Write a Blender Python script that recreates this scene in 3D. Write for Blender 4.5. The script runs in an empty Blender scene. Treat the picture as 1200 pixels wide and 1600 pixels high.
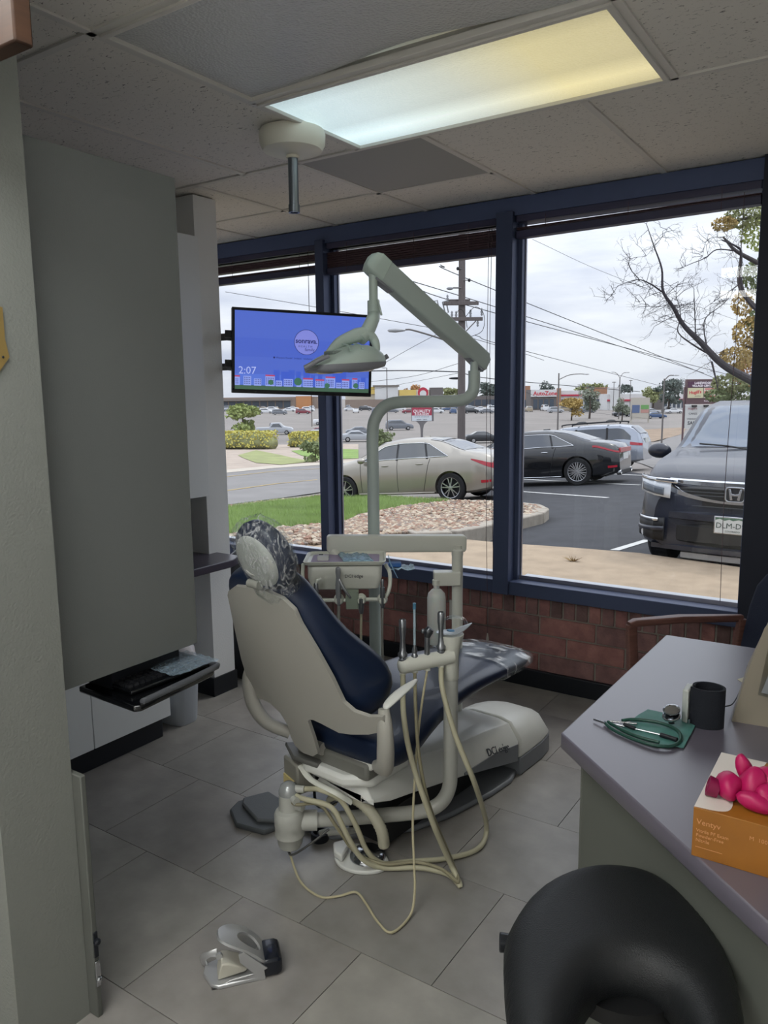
import bpy, bmesh, math, random
from math import sin, cos, pi, radians
from mathutils import Vector, Matrix
random.seed(7)
SC = bpy.context.scene
COL = SC.collection

# ------------------------------------------------------------------ camera
FPX = 1211.45
AX = ((0.83264699, 0.07474427, -0.54873699), (0.55369541, -0.13198735, 0.82219264), (-0.01097215, -0.98842938, -0.15128443))
CAM = Vector((0, 0, 1.567))
cam_d = bpy.data.cameras.new('camera')
cam_d.sensor_width = 36
cam_d.lens = FPX / 1600 * 36
cam_d.clip_start = 0.03
cam_d.clip_end = 3000
cam = bpy.data.objects.new('camera', cam_d)
COL.objects.link(cam)
cr = Vector([AX[i][0] for i in range(3)]); cd = Vector([AX[i][1] for i in range(3)]); cf = Vector([AX[i][2] for i in range(3)])
cf.normalize(); cr = (cr - cf * cr.dot(cf)).normalized(); cd = cf.cross(cr)
M = Matrix.Identity(4)
for i in range(3):
    M[i][0] = cr[i]; M[i][1] = -cd[i]; M[i][2] = -cf[i]; M[i][3] = CAM[i]
cam.matrix_world = M
SC.camera = cam

# ------------------------------------------------------------------ world: bright overcast sky
SC.view_settings.view_transform = 'Standard'
SC.view_settings.look = 'None'
SC.view_settings.gamma = 1
SC.view_settings.use_curve_mapping = False
SC.view_settings.exposure = 0.0
SKY = 1.12
ROOM = 11.0   # radiance of an unseen ceiling light added as fill, left of the camera
HALL = 12.0   # radiance of the unseen corridor lights added as fill
W = bpy.data.worlds.new('sky'); SC.world = W; W.use_nodes = True
n = W.node_tree.nodes; l = W.node_tree.links
bg = n['Background']
tc = n.new('ShaderNodeTexCoord'); sep = n.new('ShaderNodeSeparateXYZ'); l.new(tc.outputs['Generated'], sep.inputs[0])
mp = n.new('ShaderNodeMapping'); mp.inputs['Scale'].default_value = (1.6, 1.6, 9.0); l.new(tc.outputs['Generated'], mp.inputs[0])
nz = n.new('ShaderNodeTexNoise'); nz.inputs['Scale'].default_value = 1.7; nz.inputs['Detail'].default_value = 6; nz.inputs['Roughness'].default_value = .55
l.new(mp.outputs[0], nz.inputs['Vector'])
rp = n.new('ShaderNodeValToRGB')
rp.color_ramp.elements[0].position = .36; rp.color_ramp.elements[0].color = (.60, .64, .76, 1)
rp.color_ramp.elements[1].position = .62; rp.color_ramp.elements[1].color = (.90, .92, .97, 1)
l.new(nz.outputs[0], rp.inputs[0])
# overcast: brighter towards the zenith
ma = n.new('ShaderNodeMath'); ma.operation = 'MULTIPLY_ADD'; ma.inputs[1].default_value = 1.8; ma.inputs[2].default_value = .92; ma.use_clamp = False
mx = n.new('ShaderNodeMath'); mx.operation = 'MAXIMUM'; mx.inputs[1].default_value = 0
l.new(sep.outputs['Z'], mx.inputs[0]); l.new(mx.outputs[0], ma.inputs[0])
ms = n.new('ShaderNodeMath'); ms.operation = 'MULTIPLY'; ms.inputs[1].default_value = SKY; l.new(ma.outputs[0], ms.inputs[0])
l.new(rp.outputs[0], bg.inputs[0]); l.new(ms.outputs[0], bg.inputs[1])
# the veiled sun behind thin cloud, high on the window side of the building
sun_d = bpy.data.lights.new('sun', 'SUN'); sun_d.energy = .9; sun_d.angle = radians(14); sun_d.color = (1, .95, .86)
sun = bpy.data.objects.new('sun', sun_d); COL.objects.link(sun); sun.rotation_euler = (radians(-34), radians(14), 0)
# a portal lets the renderer aim at the sky through the windows
pd = bpy.data.lights.new('window_portal', 'AREA'); pd.shape = 'RECTANGLE'; pd.size = 3.3; pd.size_y = 1.9; pd.cycles.is_portal = True
po = bpy.data.objects.new('window_portal', pd); COL.objects.link(po); po.location = (-2.17, 3.98, 1.5); po.rotation_euler = (radians(-90), 0, 0)
SC.cycles.use_denoising = True
SC.cycles.max_bounces = 10; SC.cycles.diffuse_bounces = 5; SC.cycles.transparent_max_bounces = 16
SC.cycles.sample_clamp_indirect = 6

# ------------------------------------------------------------------ materials
def lin(c):
    if isinstance(c, str):
        c = [int(c[i:i + 2], 16) / 255 for i in (0, 2, 4)]
        c = [x / 12.92 if x <= .04045 else ((x + .055) / 1.055) ** 2.4 for x in c]
    return (c[0], c[1], c[2], 1)
MATS = {}
def mat(name, c, rough=.5, metal=0, noise=0, nscale=20, bump=0, bscale=60, coat=0, emit=0, alpha=1, trans=0, ior=1.45, c2=None, spec=.5, stretch=None, sub=0):
    if name in MATS: return MATS[name]
    m = bpy.data.materials.new(name); m.use_nodes = True; MATS[name] = m
    nn = m.node_tree.nodes; ll = m.node_tree.links; b = nn['Principled BSDF']
    c = lin(c); b.inputs['Base Color'].default_value = c
    b.inputs['Roughness'].default_value = rough; b.inputs['Metallic'].default_value = metal
    b.inputs['Coat Weight'].default_value = coat; b.inputs['Coat Roughness'].default_value = .05
    b.inputs['IOR'].default_value = ior; b.inputs['Alpha'].default_value = alpha
    b.inputs['Transmission Weight'].default_value = trans
    b.inputs['Specular IOR Level'].default_value = spec
    if sub: b.inputs['Subsurface Weight'].default_value = sub
    if emit:
        b.inputs['Emission Color'].default_value = c; b.inputs['Emission Strength'].default_value = emit
    if noise or bump:
        t = nn.new('ShaderNodeTexCoord'); mpp = nn.new('ShaderNodeMapping'); ll.new(t.outputs['Object'], mpp.inputs[0])
        if stretch: mpp.inputs['Scale'].default_value = stretch
    if noise:
        x = nn.new('ShaderNodeTexNoise'); x.inputs['Scale'].default_value = nscale; x.inputs['Detail'].default_value = 5
        ll.new(mpp.outputs[0], x.inputs['Vector'])
        r = nn.new('ShaderNodeValToRGB'); r.color_ramp.elements[0].position = .32; r.color_ramp.elements[1].position = .68
        d = lin(c2) if c2 else tuple(v * (1 - noise) for v in c[:3]) + (1,)
        e = c if c2 else tuple(min(1, v * (1 + noise)) for v in c[:3]) + (1,)
        r.color_ramp.elements[0].color = d; r.color_ramp.elements[1].color = e
        ll.new(x.outputs[0], r.inputs[0]); ll.new(r.outputs[0], b.inputs['Base Color'])
    if bump:
        x = nn.new('ShaderNodeTexNoise'); x.inputs['Scale'].default_value = bscale; x.inputs['Detail'].default_value = 4
        ll.new(mpp.outputs[0], x.inputs['Vector'])
        bp = nn.new('ShaderNodeBump'); bp.inputs['Strength'].default_value = bump; bp.inputs['Distance'].default_value = .01
        ll.new(x.outputs[0], bp.inputs['Height']); ll.new(bp.outputs[0], b.inputs['Normal'])
    return m
def glass(name, tint=(1, 1, 1), fac=.08, rough=.0):
    if name in MATS: return MATS[name]
    m = bpy.data.materials.new(name); m.use_nodes = True; MATS[name] = m
    nn = m.node_tree.nodes; ll = m.node_tree.links; nn.remove(nn['Principled BSDF'])
    t = nn.new('ShaderNodeBsdfTransparent'); t.inputs[0].default_value = (*tint, 1)
    g = nn.new('ShaderNodeBsdfGlossy'); g.inputs['Roughness'].default_value = rough
    lw = nn.new('ShaderNodeLayerWeight'); lw.inputs[0].default_value = .5
    pw = nn.new('ShaderNodeMath'); pw.operation = 'POWER'; pw.inputs[1].default_value = 5; ll.new(lw.outputs['Facing'], pw.inputs[0])
    a = nn.new('ShaderNodeMath'); a.operation = 'MULTIPLY_ADD'; a.inputs[1].default_value = .9; a.inputs[2].default_value = fac * .6; a.use_clamp = True
    mi = nn.new('ShaderNodeMixShader'); ll.new(pw.outputs[0], a.inputs[0]); ll.new(a.outputs[0], mi.inputs[0])
    ll.new(t.outputs[0], mi.inputs[1]); ll.new(g.outputs[0], mi.inputs[2]); ll.new(mi.outputs[0], nn['Material Output'].inputs[0])
    return m
def film_mat(name, white=.25, tint=(.93, .95, .95), scale=25, stretch=(1, 1, 1)):
    if name in MATS: return MATS[name]
    m = bpy.data.materials.new(name); m.use_nodes = True; MATS[name] = m
    nn = m.node_tree.nodes; ll = m.node_tree.links; b = nn['Principled BSDF']
    b.inputs['Base Color'].default_value = (.72, .8, .88, 1) if 'blue' in name else (.8, .82, .84, 1); b.inputs['Roughness'].default_value = .12; b.inputs['Specular IOR Level'].default_value = .9
    t = nn.new('ShaderNodeBsdfTransparent'); t.inputs[0].default_value = (*tint, 1)
    tc_ = nn.new('ShaderNodeTexCoord'); mp_ = nn.new('ShaderNodeMapping'); mp_.inputs['Scale'].default_value = stretch; ll.new(tc_.outputs['Object'], mp_.inputs[0])
    x = nn.new('ShaderNodeTexNoise'); x.inputs['Scale'].default_value = scale; x.inputs['Detail'].default_value = 4; x.inputs['Distortion'].default_value = 1.5; ll.new(mp_.outputs[0], x.inputs['Vector'])
    r = nn.new('ShaderNodeValToRGB'); e = r.color_ramp.elements; e[0].position = .47; e[0].color = (white * .25,) * 3 + (1,); e[1].position = .62; e[1].color = (min(1, white * 2.2),) * 3 + (1,)  # streaks whitened to paint in the glints on the crinkled plastic
    ll.new(x.outputs[0], r.inputs[0])
    bp = nn.new('ShaderNodeBump'); bp.inputs['Strength'].default_value = .8; bp.inputs['Distance'].default_value = .01; ll.new(x.outputs[0], bp.inputs['Height']); ll.new(bp.outputs[0], b.inputs['Normal'])
    mi = nn.new('ShaderNodeMixShader'); ll.new(r.outputs[0], mi.inputs[0]); ll.new(t.outputs[0], mi.inputs[1]); ll.new(b.outputs[0], mi.inputs[2]); ll.new(mi.outputs[0], nn['Material Output'].inputs[0])
    return m
def ceiling_mat():
    m = mat('ceiling_tile_material', 'dcd8cf', .9)
    nn = m.node_tree.nodes; ll = m.node_tree.links; b = nn['Principled BSDF']
    t = nn.new('ShaderNodeTexCoord'); v = nn.new('ShaderNodeMapping'); v.inputs['Scale'].default_value = (1, 2.2, 1); ll.new(t.outputs['Object'], v.inputs[0])
    x = nn.new('ShaderNodeTexNoise'); x.inputs['Scale'].default_value = 55; x.inputs['Detail'].default_value = 3; x.inputs['Distortion'].default_value = 1.2
    ll.new(v.outputs[0], x.inputs['Vector'])
    r = nn.new('ShaderNodeValToRGB'); r.color_ramp.elements[0].position = .31; r.color_ramp.elements[0].color = (.22, .21, .19, 1)
    r.color_ramp.elements[1].position = .375; r.color_ramp.elements[1].color = lin('e2ded6')
    ll.new(x.outputs[0], r.inputs[0]); ll.new(r.outputs[0], b.inputs['Base Color'])
    bp = nn.new('ShaderNodeBump'); bp.inputs['Strength'].default_value = .35; bp.inputs['Distance'].default_value = .003
    ll.new(r.outputs[0], bp.inputs['Height']); ll.new(bp.outputs[0], b.inputs['Normal'])
    return m

# ------------------------------------------------------------------ mesh builder
def catmull(P, k=6):
    P = [Vector(p) for p in P]
    if len(P) < 3: return P
    Q = [P[0] * 2 - P[1]] + P + [P[-1] * 2 - P[-2]]
    out = []
    for i in range(1, len(Q) - 2):
        for j in range(k):
            t = j / k; a, b, c, d = Q[i - 1:i + 3]
            out.append(.5 * ((2 * b) + (c - a) * t + (2 * a - 5 * b + 4 * c - d) * t * t + (3 * b - a - 3 * c + d) * t ** 3))
    out.append(P[-1]); return out
def smooth2(P, k=4): return [tuple(v)[:2] for v in catmull([(p[0], p[1], 0) for p in P], k)]
class MB:
    def __init__(s): s.v = []; s.f = []; s.mi = []; s.cm = 0
    def add(s, vs, fs):
        o = len(s.v); s.v += [tuple(v) for v in vs]; s.f += [tuple(i + o for i in f) for f in fs]; s.mi += [s.cm] * len(fs); return s
    def box(s, x0, x1, y0, y1, z0, z1, rz=0, c=None):
        P = [(x, y, z) for z in (z0, z1) for x, y in ((x0, y0), (x1, y0), (x1, y1), (x0, y1))]
        if rz:
            cx, cy = c or ((x0 + x1) / 2, (y0 + y1) / 2)
            P = [(cx + (x - cx) * cos(rz) - (y - cy) * sin(rz), cy + (x - cx) * sin(rz) + (y - cy) * cos(rz), z) for x, y, z in P]
        return s.add(P, [(3, 2, 1, 0), (4, 5, 6, 7), (0, 1, 5, 4), (1, 2, 6, 5), (2, 3, 7, 6), (3, 0, 4, 7)])
    def obox(s, c, ux, uy, uz, a, b, d):   # oriented box, half sizes a,b,d
        c, ux, uy, uz = map(Vector, (c, ux, uy, uz))
        P = [c + ux * (a * i) + uy * (b * j) + uz * (d * k) for k in (-1, 1) for i, j in ((-1, -1), (1, -1), (1, 1), (-1, 1))]
        return s.add(P, [(3, 2, 1, 0), (4, 5, 6, 7), (0, 1, 5, 4), (1, 2, 6, 5), (2, 3, 7, 6), (3, 0, 4, 7)])
    def loft(s, rings, caps=True, closed=True):
        n = len(rings[0]); vs = [p for r in rings for p in r]; fs = []
        for i in range(len(rings) - 1):
            for j in range(n if closed else n - 1):
                a = i * n + j; b = i * n + (j + 1) % n; fs.append((a, b, b + n, a + n))
        if caps and closed: fs.append(tuple(range(n))[::-1]); fs.append(tuple((len(rings) - 1) * n + j for j in range(n)))
        return s.add(vs, fs)
    def tube(s, P, r, seg=10, k=0, caps=True, flat=1):
        P = catmull(P, k) if k else [Vector(p) for p in P]
        n = len(P); R = [r] * n if not hasattr(r, '__len__') else [r[min(len(r) - 1, int(i * (len(r) - 1) / max(1, n - 1)))] + (r[min(len(r) - 1, int(i * (len(r) - 1) / max(1, n - 1)) + 1)] - r[min(len(r) - 1, int(i * (len(r) - 1) / max(1, n - 1)))]) * ((i * (len(r) - 1) / max(1, n - 1)) % 1) for i in range(n)]
        t0 = (P[1] - P[0]).normalized(); up = Vector((0, 0, 1)) if abs(t0.z) < .9 else Vector((1, 0, 0))
        nrm = t0.cross(up).normalized(); rings = []
        for i in range(n):
            t = (P[min(i + 1, n - 1)] - P[max(i - 1, 0)])
            if t.length < 1e-9: t = t0
            t.normalize(); nrm = (nrm - t * nrm.dot(t)).normalized(); b = t.cross(nrm)
            rings.append([P[i] + (nrm * cos(2 * pi * j / seg) + b * sin(2 * pi * j / seg) * flat) * R[i] for j in range(seg)])
        return s.loft(rings, caps)
    def cyl(s, a, b, r, r2=None, seg=16): return s.tube([a, b], [r, r if r2 is None else r2], seg)
    def lathe(s, prof, c=(0, 0, 0), seg=20, axis=None, caps=True):   # prof: (r, h) list
        c = Vector(c); ax = Vector(axis or (0, 0, 1)).normalized()
        e = ax.orthogonal().normalized(); g = ax.cross(e)
        return s.loft([[c + ax * h + (e * cos(2 * pi * j / seg) + g * sin(2 * pi * j / seg)) * max(r, 1e-4) for j in range(seg)] for r, h in prof], caps)
    def prism(s, poly, z0, z1, f=None):     # polygon in 2D extruded; f maps (a,b,h)->xyz
        f = f or (lambda a, b, h: (a, b, h)); n = len(poly)
        P = [f(a, b, z0) for a, b in poly] + [f(a, b, z1) for a, b in poly]
        return s.add(P, [tuple(range(n))[::-1], tuple(range(n, 2 * n))] + [(i, (i + 1) % n, (i + 1) % n + n, i + n) for i in range(n)])
    def ell(s, c, rx, ry, rz, seg=14, rings=8, rot=None):
        c = Vector(c); vs = []; R = []
        for i in range(rings + 1):
            th = pi * i / rings
            ring = []
            for j in range(seg):
                v = Vector((rx * max(sin(th), 1e-3) * cos(2 * pi * j / seg), ry * max(sin(th), 1e-3) * sin(2 * pi * j / seg), -rz * cos(th)))
                if rot: v = rot @ v
                ring.append(c + v)
            R.append(ring)
        return s.loft(R)
    def build(s, name, m=None, parent=None, smooth=None, bevel=0, world=False, sub=0, kind=None, seg=2, solid=0):
        me = bpy.data.meshes.new(name)
        vs = s.v
        if world and parent is not None:
            p = parent
            off = Vector((0, 0, 0))
            while p is not None: off += p.location; p = p.parent
            vs = [(v[0] - off.x, v[1] - off.y, v[2] - off.z) for v in vs]
        me.from_pydata(vs, [], s.f); me.update()
        bm = bmesh.new(); bm.from_mesh(me); bmesh.ops.recalc_face_normals(bm, faces=bm.faces); bm.to_mesh(me); bm.free()
        for mm in (m if isinstance(m, (list, tuple)) else [m]):
            if mm is not None: me.materials.append(mm)
        if isinstance(m, (list, tuple)):
            for i, q in enumerate(s.mi): me.polygons[i].material_index = q
        o = bpy.data.objects.new(name, me); COL.objects.link(o)
        if smooth is not None:
            for p in me.polygons: p.use_smooth = True
            if smooth > 0: me.set_sharp_from_angle(angle=radians(smooth))
        if solid:
            q = o.modifiers.new('solid', 'SOLIDIFY'); q.thickness = solid; q.offset = 0
        if bevel:
            q = o.modifiers.new('bevel', 'BEVEL'); q.width = bevel; q.segments = seg; q.limit_method = 'ANGLE'; q.angle_limit = radians(40)
            if smooth is None:
                for p in me.polygons: p.use_smooth = True
                q.harden_normals = False
                me.set_sharp_from_angle(angle=radians(80))
        if sub:
            q = o.modifiers.new('sub', 'SUBSURF'); q.levels = sub; q.render_levels = sub
        if parent is not None: o.parent = parent
        if kind: o['kind'] = kind
        return o
def thing(name, label, cat, loc=(0, 0, 0), rz=0, group=None):
    o = bpy.data.objects.new(name, None); COL.objects.link(o); o.location = loc; o.rotation_euler = (0, 0, rz); o.empty_display_size = .05
    return tag(o, label, cat, group)
def tag(o, label, cat=None, group=None, kind=None):
    if label: o['label'] = label
    if cat: o['category'] = cat
    if group: o['group'] = group
    if kind: o['kind'] = kind
    return o
def struct(o, label=None, cat=None):
    o['kind'] = 'structure'
    if label: o['label'] = label
    if cat: o['category'] = cat
    return o
def bx(name, m, parent, x0, x1, y0, y1, z0, z1, bevel=0, world=False, rz=0):
    return MB().box(x0, x1, y0, y1, z0, z1, rz).build(name, m, parent, bevel=bevel, world=world)
def copy_tree(o, parent=None):
    c = o.copy(); COL.objects.link(c)
    c.parent = parent
    for ch in o.children: copy_tree(ch, c)
    return c
def text(name, s, size, m, parent, fr, loc, xdir, ydir, depth=.0006, align='LEFT', bold=0):
    cu = bpy.data.curves.new(name, 'FONT'); cu.body = s; cu.size = size; cu.extrude = depth; cu.offset = bold; cu.align_x = align; cu.align_y = 'CENTER'; cu.resolution_u = 2
    t = bpy.data.objects.new(name, cu); COL.objects.link(t)
    bpy.context.view_layer.update()
    me = bpy.data.meshes.new_from_object(t.evaluated_get(bpy.context.evaluated_depsgraph_get())); me.name = name
    bpy.data.objects.remove(t); me.materials.clear(); me.materials.append(m)
    o = bpy.data.objects.new(name, me); COL.objects.link(o)
    x = Vector(xdir).normalized(); y = Vector(ydir).normalized(); z = x.cross(y)
    mm = Matrix((x, y, z)).transposed().to_4x4(); mm.translation = Vector(loc)
    me.transform(mm)
    if fr == 'world' and parent is not None:
        p = parent; off = Vector((0, 0, 0))
        while p is not None: off += p.location; p = p.parent
        me.transform(Matrix.Translation(-off))
    if parent is not None: o.parent = parent
    return o
def dp(x, y, d):      # world point seen at photo pixel (x, y), d metres deep
    a, b = (x - 600) / FPX, (y - 800) / FPX
    return CAM + (cr * a + cd * b + cf) * d
def onp(x, y, ax, v):  # where the pixel's ray meets the plane coordinate[ax] = v
    r = cr * (x - 600) + cd * (y - 800) + cf * FPX
    return CAM + r * ((v - CAM[ax]) / r[ax])
# ================================================================== THE ROOM
M_wall = mat('wall_paint', 'e3e4e4', .75, bump=.15, bscale=180)
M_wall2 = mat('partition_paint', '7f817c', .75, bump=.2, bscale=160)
M_dark = mat('dark_frame_metal', '46506c', .45, metal=.3)
M_base = mat('rubber_base', '14181f', .45)
M_trimw = mat('grid_white', 'd5d2cb', .5)
M_white = mat('white_laminate', 'e2e5e6', .4)
M_grey = mat('grey_laminate', '6c6f6d', .6, bump=.1, bscale=300)
M_ceil = ceiling_mat()
CZ = 2.52
# floor with single tiles
fl = MB().box(-5.0, .8, -2.6, 3.78, -.03, -.004).build('floor', mat('floor_grout', '3a3937', .9)); struct(fl, 'floor of large square dark grey tiles in half bond', None)
T = .4572
M_tiles = [mat('floor_tile_%s' % k, c, .36, noise=.16, nscale=7, bump=.06, bscale=40) for k, c in (('ash', '8f8c87'), ('slate', '888581'), ('stone', '94918b'), ('smoke', '8c8884'))]
tile_me = []
for mm in M_tiles:
    o = MB().box(.0012, T - .0012, .0012, T - .0012, -.004, 0).build('tile', mm, None, bevel=.0008, seg=1); tile_me.append(o.data); proto_mod = o; bpy.data.objects.remove(o)
struct(MB().box(-1.9, .8, -2.6, -.02, .0, .002).build('floor_bounce', mat('bounce_vinyl', 'd9d6cf', .5)), 'unseen pale corridor floor added to bounce light behind the camera')  # out of view, added pale so lamp light bounces up to the ceiling
r = -9
while True:
    y = 1.607 + r * T
    if y > 3.78: break
    x = -1.852 - (0 if r % 2 == 0 else T / 2) - 5 * T
    while x < .8:
        if y + T > -2.6 and not (x + T < -1.9 and y + T < .6):
            o = bpy.data.objects.new('tile', random.choice(tile_me)); COL.objects.link(o); o.location = (x, y, 0); o.parent = fl
            if x + T > .8 or x < -3.9 or y + T > 3.78 or y < -2.6:
                x0, x1, y0, y1 = max(x, -3.9), min(x + T, .8), max(y, -2.6), min(y + T, 3.78)
                if x1 - x0 > .02 and y1 - y0 > .02:
                    o2 = MB().box(x0 + .0012, x1 - .0012, y0 + .0012, y1 - .0012, -.004, 0).build('tile', random.choice(M_tiles), fl)
                bpy.data.objects.remove(o)
        x += T
    r += 1
# ceiling: slab, mineral tiles, T-bars
ce = MB().box(-5.1, .9, -2.7, 4.0, 2.62, 2.72).build('ceiling', mat('ceiling_void', '77756f', .9)); struct(ce, 'suspended ceiling of fissured mineral tiles in a white grid')
def ctile(x0, x1, y0, y1, m=M_ceil, z=CZ + .006):
    return MB().box(x0 + .006, x1 - .006, y0 + .006, y1 - .006, z, z + .015).build('ceiling_tile', m, ce)
XA = [-3.9, -3.7, -3.09, -2.485, -1.875, -.667, -.057, .553, .8]
YA = [-1.01, .21, 1.433, 2.656]
for i in range(len(XA) - 1):
    ctile(XA[i], XA[i + 1], -2.6, -1.01)
    for j in range(3):
        if i == 4:
            if j == 2: continue
            if j == 1: ctile(XA[i], XA[i + 1], .82, 1.433); continue
        ctile(XA[i], XA[i + 1], YA[j], YA[j + 1])
XB = [-3.9, -3.41, -2.80, -2.19, -1.585, -.965, -.35, .26, .8]
for i in range(8):
    if i >= 4: ctile(XB[i], XB[i + 1], 2.656, 3.76)
    elif i == 3: ctile(XB[i], XB[i + 1], 3.266, 3.76)
    else: ctile(XB[i], XB[i + 1], 2.656, 3.266); ctile(XB[i], XB[i + 1], 3.266, 3.76)
M_vent = mat('return_grey', 'a5a5a1', .8, bump=.1, bscale=400)
MB().box(-2.19 + .006, -1.585 - .006, 2.662, 3.26, CZ + .002, CZ + .012).build('return_air_panel', M_vent, ce)
def tbar(x0, x1, y0, y1):
    return MB().box(x0, x1, y0, y1, CZ - .001, CZ + .03).build('grid_bar', M_trimw, ce)
hw = .012
for x in XA[1:-1]: tbar(x - hw, x + hw, -2.6, 2.656)
for y in (-1.01, .21, 1.433): tbar(-3.9, .8, y - hw, y + hw)
tbar(-3.9, .8, 2.656 - hw, 2.656 + hw)
tbar(-1.875, -.667, 2.045 - hw, 2.045 + hw); tbar(-1.875, -.667, .82 - hw, .82 + hw)
for x in XB[1:-1]: tbar(x - hw, x + hw, 2.656, 3.76)
tbar(-3.9, -1.585, 3.266 - hw, 3.266 + hw)
# luminaires
def lens_mat(name, lit):
    m = bpy.data.materials.new(name); m.use_nodes = True; nn = m.node_tree.nodes; ll = m.node_tree.links; b = nn['Principled BSDF']
    b.inputs['Roughness'].default_value = .25; b.inputs['Base Color'].default_value = (.55, .56, .55, 1)
    t = nn.new('ShaderNodeTexCoord')
    v = nn.new('ShaderNodeTexVoronoi'); v.inputs['Scale'].default_value = 110; ll.new(t.outputs['Object'], v.inputs['Vector'])
    bp = nn.new('ShaderNodeBump'); bp.inputs['Strength'].default_value = .5; bp.inputs['Distance'].default_value = .004; ll.new(v.outputs['Distance'], bp.inputs['Height']); ll.new(bp.outputs[0], b.inputs['Normal'])
    if lit:      # two fluorescent tubes behind the prismatic lens: one cool end, one old yellow end
        sp = nn.new('ShaderNodeSeparateXYZ'); ll.new(t.outputs['Object'], sp.inputs[0])
        mr = nn.new('ShaderNodeMapRange'); mr.inputs['From Min'].default_value = -.6; mr.inputs['From Max'].default_value = .6; ll.new(sp.outputs['X'], mr.inputs['Value'])
        cr_ = nn.new('ShaderNodeValToRGB'); e = cr_.color_ramp.elements
        e[0].position = 0; e[0].color = (.62, .80, .84, 1); e[1].position = 1; e[1].color = (.60, .52, .28, 1)
        for p_, c_ in ((.2, (.66, .80, .82, 1)), (.5, (.60, .64, .56, 1)), (.75, (.68, .60, .32, 1))):
            q = e.new(p_); q.color = c_
        ll.new(mr.outputs[0], cr_.inputs[0])
        # brighter along the tube near the window side
        a = nn.new('ShaderNodeMapRange'); a.inputs['From Min'].default_value = -.29; a.inputs['From Max'].default_value = .29; ll.new(sp.outputs['Y'], a.inputs['Value'])
        rr = nn.new('ShaderNodeValToRGB'); g = rr.color_ramp.elements
        g[0].position = 0; g[0].color = (.55,) * 3 + (1,); g[1].position = 1; g[1].color = (.72,) * 3 + (1,)
        for p_, c_ in ((.2, .85), (.45, .85), (.6, .8), (.8, 1.15), (.9, .95)):
            q = g.new(p_); q.color = (c_,) * 3 + (1,)
        ll.new(a.outputs[0], rr.inputs[0])
        mu = nn.new('ShaderNodeMix'); mu.data_type = 'RGBA'; mu.blend_type = 'MULTIPLY'; mu.inputs[0].default_value = 1
        ll.new(cr_.outputs[0], mu.inputs[6]); ll.new(rr.outputs[0], mu.inputs[7]); ll.new(mu.outputs[2], b.inputs['Emission Color']); b.inputs['Emission Strength'].default_value = 1.05
        b.inputs['Base Color'].default_value = (.25, .25, .24, 1)
    return m
def troffer(label, y0, y1, lit):
    x0, x1 = -1.863, -.679; cx, cy = (x0 + x1) / 2, (y0 + y1) / 2
    t = thing('ceiling_light', label, 'ceiling light', (cx, cy, CZ)); a, b = (x1 - x0) / 2, (y1 - y0) / 2; e = .018
    fr = MB()
    fr.box(-a, a, -b, -b + e, -.008, .012).box(-a, a, b - e, b, -.008, .012).box(-a, -a + e, -b + e, b - e, -.008, .012).box(a - e, a, -b + e, b - e, -.008, .012)
    fr.build('frame', M_trimw, t, bevel=.002)
    MB().box(-a, a, -b, b, .05, .09).build('housing', M_trimw, t)
    m = MB(); N = 24; K = 8; vs = []
    for j in range(K + 1):
        for i in range(N + 1):
            u, v = i / N, j / K
            z = .004 + (0 if lit else .012 * math.exp(-((u - .52) / .28) ** 2) * v)
            vs.append((-a + e + u * 2 * (a - e), -b + e + v * 2 * (b - e) - (0 if lit else .028 * math.exp(-((u - .55) / .22) ** 2) * (v > .99)), z))
    fs = [(j * (N + 1) + i, j * (N + 1) + i + 1, (j + 1) * (N + 1) + i + 1, (j + 1) * (N + 1) + i) for j in range(K) for i in range(N)]
    m.add(vs, fs).build('diffuser', lens_mat('lens_lit' if lit else 'lens_off', lit), t, smooth=0)
    if lit:
        for k, (yy, n_) in enumerate(((-.13, 0), (.13, 1))):
            pass
troffer('glowing ceiling light with a cool white end and a yellow end', 2.057, 2.644, True)
troffer('unlit ceiling light with a warped milky lens', 1.445, 2.033, False)
# unseen ceiling lights, added to brighten the room from outside the view
M_fill = mat('corridor_fill_lens', (1, .985, .95), .5, emit=HALL)
for x_, y_, w_, mt_ in ((-1.27, -1.1, 'added fill light in the corridor ceiling farthest left behind the camera', M_fill), (-.05, -1.7, 'added fill light in the corridor ceiling by the back wall', M_fill), (-1.27, .515, 'added fill light in the room ceiling nearest the doorway', mat('room_fill_lens', (.97, 1, .98), .5, emit=ROOM))):
    t = thing('ceiling_light', w_, 'ceiling light', (x_, y_, CZ))
    MB().box(-.59, .59, -.29, .29, -.004, .002).build('diffuser', mt_, t)
    MB().box(-.605, .605, -.305, .305, .002, .06).build('housing', M_trimw, t)
# walls
def wall(name, x0, x1, y0, y1, z0, z1, m=M_wall, label=None):
    return struct(MB().box(x0, x1, y0, y1, z0, z1).build(name, m), label)
wall('wall_left', -4.02, -3.9, -2.7, 2.89, 0, 2.62)
wall('wall_corner', -5.1, -5.0, 2.77, 3.76, 0, 2.62)
wall('wall_recess', -5.0, -4.02, 2.77, 2.89, 0, 2.62)
wall('wall_back', -3.9, .8, -2.75, -2.6, 0, 2.62)
wall('wall_right', .8, .92, -2.7, 4.0, 0, 2.62)
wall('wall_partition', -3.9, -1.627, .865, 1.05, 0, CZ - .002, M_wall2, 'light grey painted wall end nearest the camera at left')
wall('wall_column', -3.35, -2.91, 2.742, 2.89, 0, CZ - .002, M_wall, 'white wall stub between cabinets and window')
st = MB().box(-1.66, -1.594, 1.051, 1.066, 0, .657).build('trim_1', mat('strip_paint', '5e605b', .7), None, bevel=.003); struct(st, 'low painted end strip at the foot of the near left wall')
bx('trim_2', M_base, None, -2.915, -2.901, 2.735, 2.897, 0, .10); struct(bpy.data.objects['trim_2'])
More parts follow.
